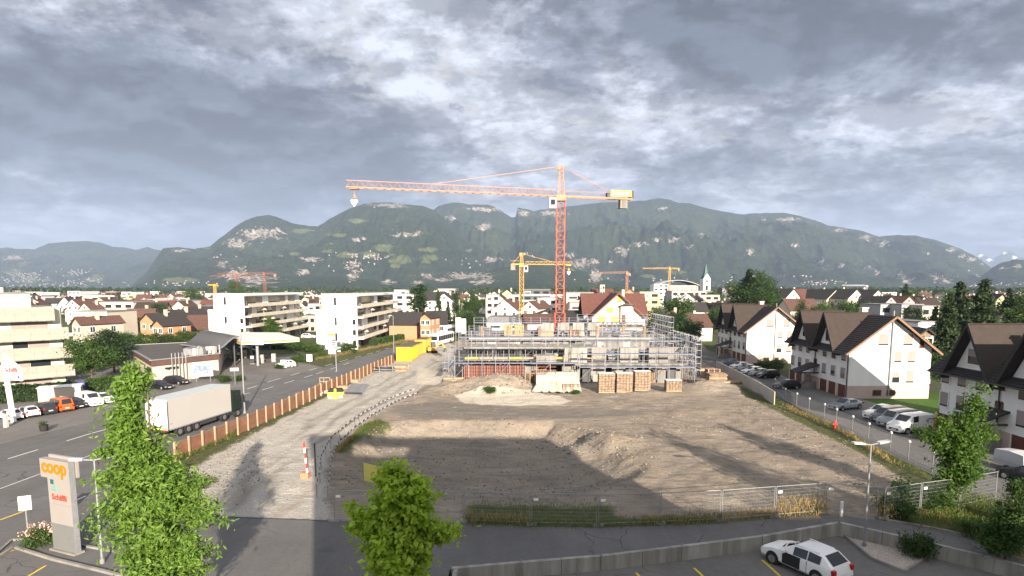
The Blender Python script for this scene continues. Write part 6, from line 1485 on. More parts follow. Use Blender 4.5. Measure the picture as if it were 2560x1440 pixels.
def proto(kind):
    if kind in PROTO: return PROTO[kind]
    R = {'round': ([(0, 0, 5.2, 2.9, 2.9, 2.4), (1.3, .5, 6.6, 1.8, 1.8, 1.5), (-1.4, -.6, 4.4, 1.8, 1.8, 1.4), (.3, -1.3, 3.6, 1.9, 1.6, 1.2)], 5200, .17, LF_MID, 8, .5, 100),
         'dark': ([(0, 0, 4.6, 2.8, 2.8, 2.6), (1.5, -.5, 3.6, 1.9, 1.8, 1.7), (-1.3, .5, 5.6, 1.6, 1.6, 1.6)], 5200, .17, LF_DARK, 8, .5, 100),
         'light': ([(0, 0, 5.0, 2.3, 2.3, 2.7), (.9, 0, 6.8, 1.3, 1.3, 1.4), (-.9, .4, 3.6, 1.7, 1.7, 1.4)], 4600, .16, leafmat('leaves_fresh_green', (.035, .075, .012), (.10, .19, .03), .4, 1.5), 8, .42, 90),
         'grey': ([(0, 0, 4, 2.6, 2.4, 2.2), (1.2, 0, 5.4, 1.3, 1.3, 1.2)], 4200, .15, LF_GREY, 7, .4, 90),
         'birch': ([(0, 0, 6.2, 1.7, 1.7, 3.0), (.9, 0, 4.2, 1.4, 1.4, 2.2), (-1.0, 0, 4.8, 1.3, 1.3, 2.6), (.2, 0, 8.6, .9, .9, 1.4)], 5200, .15, LF_MID, 9.5, .4, 120),
         'poplar': ([(0, 0, z, .95 - abs(z - 4) * .06, .95 - abs(z - 4) * .06, 1.3) for z in (2, 3.5, 5, 6.5, 8, 9.2)], 5200, .14, LF_DARK, 9, .3, 150),
         'shrub': ([(0, 0, 1.0, 1.2, 1.2, .9), (.7, .2, .9, .8, .8, .7), (-.7, -.2, .8, .8, .8, .6)], 2600, .10, LF_MID, 1.2, .24, 70)}
    if kind in R:
        bl, n, s, m, h, cl, nc = R[kind]; me = crown('crown', bl, n, s, m, len(PROTO) + 3, cl, nc, .5); tm = trunk_mesh(h * .8, .16 if kind != 'shrub' else .06, limbs=6, seed=len(PROTO))
    else:                                            # spruce: whorls of drooping boughs
        rs = np.random.RandomState(21); pts = []; n = 0
        for i in range(34):
            z = .8 + i * .27; rad = 2.5 * (1 - z / 10.4) ** .8 * (1 + .18 * rs.randn())
            nb = 9
            for b in range(nb):
                a = rs.rand() * 6.283; m_ = max(8, int(44 * rad / 2.2)); s = rs.rand(m_) ** .6 * rad * rs.uniform(.75, 1.1)
                pts.append(np.stack([np.cos(a) * s + rs.normal(size=m_) * .10, np.sin(a) * s + rs.normal(size=m_) * .10, z - s * .32 + rs.normal(size=m_) * .09], 1))
        me = leaf_mesh('crown', np.concatenate(pts), .17, LF_CON, rs, .5, .3); tm = trunk_mesh(9.6, .16, limbs=0)
    PROTO[kind] = (me, tm); return PROTO[kind]
def tree(kind, x, y, h, label, group=None, wide=1.0, rz=None, name=None, z=0.0):
    me, tm = proto(kind); base = {'round': 8.3, 'dark': 7.4, 'light': 8.3, 'grey': 6.8, 'birch': 10.2, 'poplar': 10.6, 'shrub': 2.0, 'spruce': 10.2}[kind]; s = h / base
    t = thing(name or {'spruce': 'spruce_tree', 'poplar': 'columnar_tree', 'shrub': 'bush', 'birch': 'birch_tree'}.get(kind, 'leafy_tree'), label, 'bush' if kind == 'shrub' else 'tree', (x, y, z), (x * 7.3 + y * 3.1) % 6.28 if rz is None else rz, group, (s * wide, s * wide, s))
    place('trunk', tm, t); place('crown', me, t); return t
def treep(kind, px, py, ytop, label, group=None, wide=1.0, Y=None):
    if Y is None: g = G(px, py)
    else: g = Vector((GX(px, Y), Y, 0))
    return tree(kind, g.x, g.y, max(1.0, hgt(ytop, g.y)), label, group, wide)
# big single trees in the middle distance
for a in (('round', 232, 968, 838, 'large bushy tree between the left block and the shop', None, 1.15), ('dark', 286, 930, 830, 'dark tree behind the large bushy tree left of the shop', None, 1.2), ('dark', 262, 905, 825, 'dark shrubby tree left behind the shop roof', None, 1.2), ('round', 330, 895, 828, 'green tree behind the shop, below the big brown roof', None, 1.3), ('round', 300, 888, 832, 'green bushy tree below the orange house', None, 1.3), ('light', 368, 884, 828, 'light green tree in the hedge row before the orange house', None, 1.3),
          ('dark', 400, 880, 832, 'dark tree right below the orange house', None, 1.2), ('round', 460, 872, 822, 'bushy tree before the pale yellow bungalow', None, 1.4), ('round', 425, 878, 830, 'bushy tree left of the pale yellow bungalow', None, 1.3), ('round', 500, 868, 822, 'low tree touching the waved roof', None, 1.1),
          ('light', 684, 862, 790, 'young tree before the balconies of the block behind the station', None, 1.0)): treep(*a)
for a in (('poplar', 1046, 0, 706, 'tall dark columnar tree right of the terraced building', None, 1.9, 205), ('spruce', 1095, 0, 722, 'slim conifer right of the tall columnar tree', None, .8, 240), ('poplar', 1140, 0, 720, 'left of two slim cypress trees behind the buses', 'slim cypresses behind the buses', 1.0, 200), ('spruce', 1120, 0, 752, 'right-hand short cypress nearer the buses', 'slim cypresses behind the buses', .8, 190), ('round', 1168, 0, 772, 'round green tree behind the white banners', None, 1.2, 180), ('dark', 1182, 0, 782, 'small dark tree right of the white banners', None, 1.2, 175),
          ('round', 1690, 0, 738, 'large round green tree behind the scaffold tower', None, 1.35, 185), ('dark', 1712, 0, 782, 'dark leafy tree in front, below the round green tree', None, 1.2, 150), ('dark', 1690, 0, 790, 'dark tree just behind the scaffold tower', None, 1.1, 145), ('grey', 1637, 0, 768, 'silvery grey-green tree right of the shuttered house', None, 1.2, 165), ('dark', 1728, 0, 815, 'small dark-leaved tree left of the plain white house', None, 1.1, 140),
          ('spruce', 1872, 0, 668, 'dark spruce of the big group on the right horizon', None, 1.5, 250), ('birch', 1895, 0, 676, 'large birch in the middle of the group on the right horizon', None, 1.45, 245), ('birch', 1922, 0, 692, 'right birch of the group on the right horizon', None, 1.3, 250), ('round', 1862, 0, 700, 'lower left tree of the group on the right horizon', None, 1.2, 252), ('round', 1790, 0, 725, 'tree beside the church tower', None, 1.2, 330), ('spruce', 2265, 0, 706, 'pointed spruce on the horizon above the pink gables', None, 1.0, 300), ('round', 2290, 0, 722, 'tree right of the pointed spruce on the horizon', None, 1.2, 300),
          ('spruce', 2402, 0, 697, 'tall dark spruce, left of the two big ones behind the row houses', 'big spruces behind the row houses', 1.15, 106), ('spruce', 2462, 0, 690, 'tall pointed conifer right of the darkest spruce', None, 1.15, 112), ('spruce', 2378, 0, 725, 'lower dark spruce leaning on the tall one', 'big spruces behind the row houses', .9, 102), ('spruce', 2525, 0, 715, 'slim spruce behind the pale yellow gable at the right edge', None, .9, 150), ('round', 2550, 0, 722, 'leafy tree cut by the right edge', None, 1.2, 150), ('light', 2390, 0, 722, 'pale willow left of the tall spruce on the horizon', None, 1.3, 260),
          ('light', 2062, 0, 752, 'yellow-green tree above the middle row house roof', None, 1.0, 200), ('round', 2130, 0, 748, 'green tree in front of the wide cream gable', None, 1.1, 205), ('dark', 2150, 0, 752, 'dark bush tree right of the green one before the cream gable', None, 1.1, 210), ('round', 1955, 0, 745, 'tree left of the low brown-roofed house', None, 1.1, 230), ('round', 2040, 0, 762, 'hedge-like tree above the farthest row house', None, 1.2, 190), ('dark', 2290, 0, 770, 'dark tree between the grey modern houses and the spruce', None, 1.0, 150),
          ('light', 2322, 0, 915, 'small bright tree between the row houses', None, 1.0, 88), ('dark', 2338, 0, 850, 'dark tree beside the wooden garden house', None, .9, 84), ('shrub', 1935, 0, 895, 'pinkish flowering shrub at the farthest row house corner', None, 1.5, 108), ('round', 590, 0, 700, 'dark tree standing out above the left white block', None, .9, 520), ('round', 480, 0, 718, 'crown standing out of the left horizon', None, 1.4, 480),
          ('spruce', 2345, 0, 760, 'bluish spruce left of the two big spruces', None, 1.0, 112)): treep(*a[:6], wide=a[6] if len(a) > 6 else 1, Y=a[7] if len(a) > 7 else None) if len(a) > 7 else treep(*a)
# garden trees scattered through the town
rr = random.Random(5); n = 0
for k in range(1500):
    if n >= 290: break
    Y = 175 * (4.5 ** rr.random()); px = rr.uniform(-40, 2620); x = GX(px, Y)
    if 790 < px < 1200 and Y < 290: continue
    if 1180 < px < 1720 and Y < 260: continue
    if 1720 < px and Y < 190: continue
    if px < 560 and Y < 215: continue
    if any((x - a) ** 2 + (Y - b) ** 2 < 90 for a, b in FILL): continue
    n += 1; kd = rr.choice(('round', 'round', 'dark', 'light', 'dark', 'birch', 'spruce'))
    reg = 'left of the white blocks' if px < 540 else ('behind the white blocks' if px < 1000 else ('in the town centre' if px < 1800 else 'on the right of town'))
    kn = {'round': 'green leafy tree', 'dark': 'dark leafy tree', 'light': 'light green tree', 'birch': 'tall narrow tree', 'spruce': 'dark conifer'}[kd]
    lab = f'small {kn}' + where(px, Y); o_ = tree(kd, x, Y, rr.uniform(5, 9.5) if kd != 'birch' else rr.uniform(8, 12), lab, f'{kn}s among the houses {reg}', rr.uniform(.9, 1.3)); REG.append((o_, px, lab))
# far woodland belt
def belt():
    rs = np.random.RandomState(9); P_ = []
    for i in range(1500):
        Y = rs.uniform(900, 2200); x = rs.uniform(-1.0, 1.0) * Y; h = rs.uniform(9, 17) * (1 + .4 * (vnoise(np.array([x / 90.]), np.array([Y / 150.]))[0] - .5)); w = h * .38; m_ = 46
        d = rs.normal(size=(m_, 3)); d /= np.linalg.norm(d, axis=1)[:, None]; P_.append(np.array([x, Y, h * .55]) + d * np.array([w, w, h * .45]) * rs.uniform(.6, 1, (m_, 1)))
    tag(place('distant_woodland', leaf_mesh('distant_woodland', np.concatenate(P_), 1.9, LF_DARK, rs, .8, .2)), kind='stuff')
belt()
def skyline_trees():
    pass
# ------------------------------------------------------------------ near trees
def near_tree(name, label, x, y, h, blobs, n, size, m, seed, clump, nclump, tr=.12, shell=.35, elong=.42, limbs=14, z=0, spread=1.2):
    t = thing(name, label, 'tree', (x, y, z)); place('trunk', trunk_mesh(h * .93, tr, limbs=limbs, seed=seed, spread=spread, z0=.25), t)
    place('crown', crown('crown', blobs, n, size, m, seed, clump, nclump, shell, elong), t); return t
YT = 19.5; X1 = (352 - 1280) / F * YT * CT
b1 = []
for yt, hwp, off in ((925, 5, -34), (948, 24, -36), (975, 38, -42), (1015, 22, -46), (1050, 40, -66), (1085, 52, -62), (1130, 84, -46), (1180, 118, -30), (1230, 145, -12), (1280, 158, 2), (1335, 165, 10), (1390, 150, 18), (1450, 115, 10), (1500, 80, 10)):
    z = PT(1280, yt, YT).z; r = hwp * YT / F; b1.append((off * YT / F, 0, z, r * .92, min(r, 1.9) * .9, .42))
near_tree('street_tree', 'large bright green tree with pointed leaves covering the left foreground', X1, YT, hgt(915, YT), b1, 36000, .095, LF_BRIGHT, 31, .20, 320, .12, .25, .34, limbs=46)
Y2 = 17.0; X2 = (985 - 1280) / F * Y2 * CT; b2 = []
for yt, hwp, off in ((1160, 4, -22), (1188, 26, -14), (1222, 78, 12), (1255, 92, 4), (1290, 92, -12), (1328, 112, 2), (1368, 105, 12), (1410, 85, 0), (1450, 80, -8), (1500, 60, 0)):
    z = PT(1280, yt, Y2).z; r = hwp * Y2 / F; b2.append((off * Y2 / F, 0, z, r * .9, r * .9, .42))
b2 += [(1.2, .1, hgt(1345, Y2), .35, .3, .3), (-1.15, 0, hgt(1290, Y2), .3, .3, .45)]
near_tree('maple_tree', 'lime green maple in the middle foreground, in front of the mesh fence', X2, Y2, hgt(1160, Y2), b2, 16000, .10, LF_LIME, 32, .18, 150, .09, .3, .6, limbs=40)
g = G(2388, 1268); Y3 = g.y; b3 = []
for yt, hwp, off in ((965, 6, 38), (1005, 16, 28), (1045, 30, 15), (1090, 46, 8), (1130, 56, 2), (1170, 56, 0), (1205, 38, -5), (1060, 12, -45), (1080, 14, 62), (1100, 14, -60)):
    z = PT(1280, yt, Y3).z; r = hwp * Y3 / F; b3.append((off * Y3 / F, 0, z, r * .95, r * .95, .75))
near_tree('slender_tree', 'slender light green tree with bare stem in front of the nearest row house', g.x, g.y, hgt(945, Y3), b3, 9500, .12, leafmat('leaves_fresh_green', (.035, .075, .012), (.10, .19, .03)), 33, .26, 260, .09, .45, .5)
g = G(2512, 1400); b4 = [(0, 0, 1.8, 1.0, .9, 1.2), (.4, 0, 3.0, .9, .8, 1.0), (.5, 0, 4.1, .6, .6, .6), (-.5, 0, 1.0, .9, .8, .6)]
near_tree('tall_shrub', 'tall green shrub at the right edge above the footpath', g.x, g.y, 4.6, b4, 12000, .075, LF_MID, 34, .16, 220, .05, .4, .5)
# casters outside the picture: tree whose long shadow streaks the bare ground
t = tree('birch', 31.5, 10.5, 17.0, 'bare-topped tall tree standing beyond the right end of the car park', None, .8)
def bushes():
    for px, py, h, w_, lab, m_ in ((100, 1368, 1.35, .8, 'rose bush with pale pink flowers beside the supermarket pylon', 1), (2290, 1395, 1.7, .7, 'overgrown bush in the planting bed of the car park', 0), (2560, 1330, 1.6, 1.3, 'low bush below the slender tree at the right edge', 0), (2450, 1345, 1.3, 1.1, 'yellow-green weeds at the end of the mesh fence', 0), (2300, 1262, 1.7, 1.6, 'wild shrub growing through the mesh fence', 0), (2240, 1290, 1.3, 1.3, 'low shrub right of the fence gap', 0),
                              (1225, 1000 - 12, 1.0, 1.5, 'dry weeds on the dirt mound', 0), (2308, 1100, 1.6, .9, 'dark round bush beside the white delivery van', 0), (870, 884, 3.0, 1.0, 'clipped round bush right of the price pylon', 0), (700, 922, 1.1, 1.3, 'low clipped bush left of the white car at the station exit', 0), (745, 905, 1.6, 1.3, 'round bush right of the white car at the station exit', 0), (780, 900, 1.3, 1.4, 'bush beside the white board at the road', 0), (805, 895, 1.5, 1.1, 'last bush of the station verge', 0), (735, 916, 1.0, 1.0, 'small bush before the station exit car', 0),
                              (560, 955, 1.2, 1.6, 'dark bush right of the billboard', 0), (600, 952, 1.0, 1.4, 'bush beside the road sign', 0), (785, 880, 2.2, 1.6, 'broad bush left of the price pylon', 0), (680, 870, 2.4, 2.4, 'left end of the green bushes behind the canopy', 0), (720, 872, 2.4, 2.0, 'middle of the green bushes behind the canopy', 0), (760, 876, 2.2, 2.0, 'right end of the green bushes behind the canopy', 0), (1440, 986, .7, 1.4, 'weeds at the foot of the pallet pile', 0)):
        z = -.69 if px == 2290 else 0; g = G(px, py, z); t = tree('shrub', g.x, g.y, h, lab, None, w_, z=gz(g.x, g.y) if z == 0 else z)
        if m_:
            rs = np.random.RandomState(2); pts, o = crown_pts([(0, 0, 1.5, 1.3, 1.2, .6)], 260, rs, .2, 60, .9); place('flowers', leaf_mesh('flowers', pts, .07, mat('rose_petal', (.75, .45, .38), .7, .3, 8), rs, .9), t)
bushes()
def hedge(P, h, w, label, m=LF_DARK, dens=130, sz=.10, name='hedge'):
    Q = [G(*p) if len(p) == 2 else Vector(p) for p in P]; rs = np.random.RandomState(int(abs(Q[0].x) * 10)); pts = []; oo = []
    o = Q[0]; t = thing(name, label, 'hedge', (o.x, o.y, 0)); core = MB()
    for a, b in zip(Q[:-1], Q[1:]):
        d = b - a; L = d.length; d = d / L; nr = Vector((d.y, -d.x, 0)); n = int(L * (h * 2 + w) * dens * (.1 / sz) ** 1.2); s = rs.rand(n) * L; f = rs.rand(n) * (2 * h + w)
        yy = np.where(f < h, -w / 2, np.where(f < h + w, f - h - w / 2, w / 2)) + rs.normal(size=n) * .07; zz = np.where(f < h, f, np.where(f < h + w, h, 2 * h + w - f)) + rs.normal(size=n) * .07
        zz = zz * (1 + .1 * (vnoise(s * .8, s * 0 + 3) - .5))
        pts.append(np.stack([a.x - o.x + d.x * s + nr.x * yy, a.y - o.y + d.y * s + nr.y * yy, np.maximum(zz, .03)], 1))
        core.beam((a.x - o.x, a.y - o.y, h * .46), (b.x - o.x, b.y - o.y, h * .46), w * .8, h * .9)
    core.build('branches', mat('hedge_core', (.015, .028, .010), .9), t); place('foliage', leaf_mesh('foliage', np.concatenate(pts), sz, m, rs, .7, .2), t)
hedge([(-40, 1010), (120, 1000), (190, 992)], 2.1, 1.2, 'long clipped dark hedge behind the parked cars', sz=.14)
hedge([(215, 985), (300, 975), (330, 970)], 2.0, 1.3, 'continuation of the clipped hedge right of the parking sign', LF_MID, sz=.14)
hedge([(372, 958), (402, 952)], 2.2, 1.4, 'short vertical hedge at the corner of the shop', LF_MID, sz=.14)
hedge([(995, 846), (1045, 838), (1108, 832)], 2.6, 2.0, 'smooth clipped hedge in front of the long orange house', LF_MID, sz=.22)
hedge([(930, 864), (1000, 850), (1042, 838)], 1.5, 1.8, 'loose hedge along the balconies of the right white block', LF_MID, sz=.2)
hedge([(1888, 925), (1950, 915)], 1.0, 1.0, 'low hedge beside the farthest row house', LF_DARK, sz=.16)
def grass():
    rs = np.random.RandomState(4); P1 = []; P2 = []
    def strip(P, w, n, dry, h=.45):
        Q = [G(*p) for p in P]
        for a, b in zip(Q[:-1], Q[1:]):
            d = b - a; k = int(n * d.length); s = rs.rand(k); off = rs.normal(size=k) * w; x = a.x + d.x * s; y = a.y + d.y * s + off
            z = ground_h(x, y) + rs.rand(k) * h * (.5 + vnoise(x * .6, y * .6)); (P2 if dry else P1).append(np.stack([x, y, z], 1))
    strip([(445, 1152), (560, 1105), (640, 1062), (720, 1020), (800, 980), (880, 940), (930, 920)], .45, 110, False)
    strip([(440, 1148), (560, 1098), (640, 1056), (720, 1014), (800, 974)], .3, 90, True, .75)
    strip([(1165, 1308), (1328, 1313), (1495, 1316), (1650, 1311), (1803, 1304)], .35, 160, False, .5)
    strip([(1165, 1306), (1300, 1309), (1328, 1311)], .3, 120, True, .7); strip([(1937, 1291), (2000, 1287), (2062, 1281)], .45, 260, True, .95); strip([(1600, 1310), (1803, 1303), (1937, 1291)], .3, 90, True, .5)
    strip([(1180, 1270), (1350, 1272), (1520, 1280)], .8, 120, False, .3); strip([(2195, 1296), (2230, 1288)], .5, 160, True, .8)
    strip([(2230, 1290), (2330, 1295), (2440, 1300), (2560, 1305)], 1.3, 420, False, .7); strip([(2240, 1262), (2400, 1265), (2520, 1262)], 1.2, 300, False, .6); strip([(2300, 1290), (2360, 1300)], .6, 120, True, .4)
    strip([(1850, 975), (1960, 1012), (2060, 1058), (2160, 1110), (2260, 1162), (2320, 1200)], 1.0, 60, False, .35); strip([(1960, 1020), (2100, 1080), (2240, 1165)], .7, 40, True, .45)
    strip([(866, 1110), (905, 1075), (950, 1055)], .8, 160, False, .3); strip([(845, 1130), (880, 1100)], .6, 90, True, .3)
    strip([(470, 1215), (545, 1203)], .7, 150, False, .2); strip([(790, 900), (860, 888), (930, 872), (1000, 858), (1080, 845)], 1.2, 70, True, .6)
    strip([(2380, 1330), (2440, 1350), (2560, 1380)], .5, 200, False, .6); strip([(2460, 1375), (2560, 1400)], .4, 160, True, .6)
    for nm, P_, m in (('grass', P1, LF_GRASS), ('dry_grass', P2, LF_DRY)):
        c = np.concatenate(P_); n = len(c); h = rs.uniform(.08, .2, n)[:, None] * (1.7 if m is LF_DRY else 1); a = rs.normal(size=(n, 3)); a[:, 2] = 0; a /= np.linalg.norm(a, axis=1)[:, None]; up = np.stack([rs.normal(size=n) * .25, rs.normal(size=n) * .25, np.ones(n)], 1)
        V = np.stack([c - a * .012 * 1.6, c + a * .012 * 1.6, c + up * h + a * .008, c + up * h - a * .008], 1).reshape(-1, 3).astype(np.float32)
        me = bpy.data.meshes.new(nm); me.vertices.add(4 * n); me.vertices.foreach_set('co', V.ravel()); me.loops.add(4 * n); me.loops.foreach_set('vertex_index', np.arange(4 * n)); me.polygons.add(n); me.polygons.foreach_set('loop_start', np.arange(0, 4 * n, 4)); me.polygons.foreach_set('loop_total', np.full(n, 4)); me.materials.append(m); me.update()
        tag(place(nm, me), kind='stuff')
grass()
def rubble():
    rs = np.random.RandomState(6); V = []; Fc = []; k = 0
    cube = np.array([(-1, -1, -1), (1, -1, -1), (1, 1, -1), (-1, 1, -1), (-1, -1, 1), (1, -1, 1), (1, 1, 1), (-1, 1, 1)], float); fs = [(0, 3, 2, 1), (4, 5, 6, 7), (0, 1, 5, 4), (1, 2, 6, 5), (2, 3, 7, 6), (3, 0, 4, 7)]
    zones = [(wpoly([(1100, 945), (1340, 945), (1340, 990), (1100, 990)]), 700, .08), (PIT, 1500, .05), (SITE, 4200, .04), (wpoly([(1560, 1040), (1760, 1030), (1840, 1080), (1540, 1100)]), 300, .045), (wpoly([(1860, 980), (2150, 1110), (2310, 1215), (2180, 1240), (1800, 1040)]), 600, .045), (wpoly([(1200, 1040), (1600, 1085), (1650, 1150), (1350, 1100)]), 400, .07), (wpoly([(470, 1165), (640, 1070), (700, 1180), (520, 1290)]), 900, .04)]
    for poly, n, s in zones:
        xs_ = [p[0] for p in poly]; ys_ = [p[1] for p in poly]; x = rs.uniform(min(xs_), max(xs_), n * 2); y = rs.uniform(min(ys_), max(ys_), n * 2); ok = sdf(poly, x, y) > .2; x, y = x[ok][:n], y[ok][:n]; z = ground_h(x, y)
        for a, b, c in zip(x, y, z):
            v = cube * rs.uniform(.5, 1, (8, 3)) * s * rs.uniform(.4, 1.6) * np.array([1.2, 1, .7]); t_ = rs.rand() * 6.28; R_ = np.array([[cos(t_), -sin(t_), 0], [sin(t_), cos(t_), 0], [0, 0, 1]])
            V.append(v @ R_.T + (a, b, c + s * .2)); Fc += [tuple(i + k for i in f) for f in fs]; k += 8
    me = bpy.data.meshes.new('rubble'); me.from_pydata(np.concatenate(V).tolist(), [], Fc); me.materials.append(mat('rubble_stone', (.27, .24, .20), .95, .45, 1.5)); me.materials.append(mat('earth_clod', (.10, .085, .07), .95, .3, 2)); me.polygons.foreach_set('material_index', np.repeat((rs.rand(k // 8) < .55).astype(int), 6)); tag(place('rubble', me), kind='stuff')
rubble()

def villages():
    bpy.context.view_layer.update(); ms = [o for o in COL.objects if o.name.split('.')[0] in ('mountain', 'foothill', 'hill')]; q = random.Random(12); mb = MB(); n = 0
    for x0, y0, rx, ry, k in ((40, 695, 60, 16, 70), (75, 688, 26, 8, 30), (195, 682, 34, 8, 34), (190, 706, 60, 7, 26), (120, 712, 110, 6, 30), (230, 700, 20, 4, 10), (935, 640, 26, 8, 34), (885, 638, 12, 4, 12), (1320, 636, 20, 6, 6), (1170, 655, 50, 20, 8), (2060, 707, 46, 5, 34), (2005, 690, 20, 3, 8), (860, 660, 90, 30, 14), (1600, 700, 160, 8, 16), (1860, 700, 60, 10, 12), (560, 640, 40, 4, 4), (420, 708, 120, 7, 26), (2480, 712, 80, 5, 24)):
        for i in range(k):
            px, py = x0 + q.gauss(0, .55) * rx, y0 + q.gauss(0, .55) * ry; d = ray(px, py).normalized(); best = None
            for o in ms:
                ok, loc, nr, idx = o.ray_cast(Vector((0, 0, H)), d)
                if ok and (best is None or loc.y < best.y): best = loc
            if best is None: continue
            ks = min(1, best.y / 5000); w = q.uniform(3.5, 6) * ks; h = q.uniform(3, 5) * ks; mb.m = 0; mb.box(best.x - w, best.x + w, best.y - 6, best.y + 6, best.z - 6, best.z + h); mb.m = 1
            mb.prismy([(best.x - w - 1, best.z + h), (best.x + w + 1, best.z + h), (best.x, best.z + h + 4)], best.y - 6.5, best.y + 6.5)
    tag(mb.build('village_houses', [mat('village_wall', (.42, .40, .37), .9, .2, .02), redroof]), kind='stuff')
villages()
# ------------------------------------------------------------------ markings, signs, lamps, the building that carries the camera
def dashes(label, P, L, gap, w, m, z=.008):
    Q = [Vector((*p, 0)) for p in P]; mb = MB(); d_acc = 0
    for a, b in zip(Q[:-1], Q[1:]):
        d = (b - a); n = d.length; d = d / n; nr = Vector((d.y, -d.x, 0)) * w / 2; s = 0
        while s < n:
            e = min(s + L, n); p, q = a + d * s, a + d * e; mb.quad((p.x - nr.x, p.y - nr.y, z), (q.x - nr.x, q.y - nr.y, z), (q.x + nr.x, q.y + nr.y, z), (p.x + nr.x, p.y + nr.y, z)); s += L + gap
    o = mb.build(label, m); o['kind'] = 'structure'
    for p in o.data.polygons: pass
    return o
def gp(*p): return [tuple(G(a, b))[:2] for a, b in p]
dashes('road_marking', gp((20, 1147), (230, 1083), (500, 1012), (655, 975), (790, 935), (880, 905)), 3.0, 3.2, .16, paint_w)
dashes('road_marking', gp((560, 992), (676, 953), (854, 903), (940, 880), (1010, 858), (1080, 838)), 3.0, 3.4, .16, paint_w)
dashes('road_marking', gp((330, 1100), (0, 1222)), 60, 1, .10, paint_w)
dashes('road_marking', gp((0, 1300), (60, 1278)), 2.5, 3, .16, paint_y)
dashes('road_marking', gp((180, 1255), (215, 1240)), 2.0, 3, .14, paint_w)
dashes('road_marking', [(-50.5, 52), (-47, 70), (-44, 84), (-39.5, 97)], 80, 1, .12, concrete)
for a, b in (((1735, 1420), (1770, 1452)), ((1905, 1400), (1950, 1440)), ((1590, 1432), (1610, 1452))):
    p, q = G(*a, -.69), G(*b, -.69); dashes('parking_line', [(p.x, p.y), (q.x, q.y)], 9, 1, .14, paint_y, -.682)
for a, b in (((115, 1414), (62, 1446)), ((35, 1375), (-30, 1400))):
    p, q = G(*a), G(*b); dashes('parking_line', [(p.x, p.y), (q.x, q.y)], 9, 1, .12, paint_y, .012)
sheet('pavement', wpoly([(-60, 1205), (0, 1186), (120, 1150), (330, 1086), (420, 1062), (425, 1092), (330, 1118), (200, 1158), (0, 1222), (-60, 1242)]), .010, paving)
sheet('traffic_island', wpoly([(92, 1080), (110, 1070), (200, 1052), (262, 1036), (262, 1040), (200, 1060), (145, 1075), (110, 1084)]), .09, concrete)
sheet('gravel_bed', wpoly([(-10, 1385), (30, 1352), (60, 1350), (205, 1366), (250, 1375), (420, 1410), (500, 1460), (420, 1470), (255, 1428), (130, 1398), (35, 1368), (-10, 1400)]), .05, mat('bed_gravel', (.30, .26, .22), .95, .5, 14, .5, col2=(.55, .48, .42)))
ribbon('kerb', [(-10, 1388), (30, 1352), (60, 1350), (205, 1366), (310, 1385)], .14, .0, .12, concrete)
ribbon('kerb', [(-10, 1400), (36, 1370), (130, 1400), (255, 1430), (420, 1472)], .16, .0, .14, concrete)
ribbon('kerb', [(520, 1291), (830, 1303)], .12, .0, .03, dsteel)
ribbon('kerb', [(2215, 1302), (2330, 1322), (2440, 1345), (2560, 1372)], .18, .0, .12, concrete)
sheet('footpath', wpoly([(2062, 1286), (2200, 1300), (2330, 1322), (2700, 1395), (2640, 1438), (2330, 1361), (2095, 1307)]), .008, paving)
sheet('lane', [(33.5, 40), (39.0, 40), (40.5, 66), (42.3, 92), (42.8, 150), (38.6, 150), (37.6, 92), (34.5, 60)], .002, asphalt, True)
sheet('house_forecourt', [(39.0, 40), (47, 40), (47, 64), (47.5, 74), (46, 98), (47, 118), (47, 150), (42.7, 150), (42.3, 92), (40.5, 66)], -.004, asphalt2, True)
def planting_bed():
    z = -.69; ply = wpoly([(2112, 1342), (2150, 1340), (2330, 1385), (2262, 1432), (2180, 1400)], z); sheet('planting_bed', ply, z + .06, MATS['bed_gravel'], True)
    mb = MB()
    for (a, b), (c, d) in zip(ply, ply[1:] + ply[:1]): mb.beam((a, b, z + .07), (c, d, z + .07), .14, .18)
    tag(mb.build('kerb', concrete), kind='structure')
planting_bed()
mh = G(818, 1375); t = MB().tube((0, 0, 0), (0, 0, .004), .38, n=24).build('manhole_cover', dsteel, loc=(mh.x, mh.y, .006)); tag(t, 'round manhole cover in the asphalt left of the maple', 'manhole cover')
def text(body, size, m, parent, loc, rz=0.0, bold=0.0, name='lettering', sx=1.0):
    cu = bpy.data.curves.new(name, 'FONT'); cu.body = body; cu.size = size; cu.extrude = .008; cu.offset = bold; cu.align_x = 'CENTER'
    o = bpy.data.objects.new(name, cu); COL.objects.link(o); bpy.context.view_layer.update(); me = bpy.data.meshes.new_from_object(o); bpy.data.objects.remove(o)
    me.transform(Matrix.Rotation(pi / 2, 4, 'X') @ Matrix.Diagonal((sx, 1, 1, 1))); me.materials.clear(); me.materials.append(m); me.name = name
    return place(name, me, parent, loc, rz)
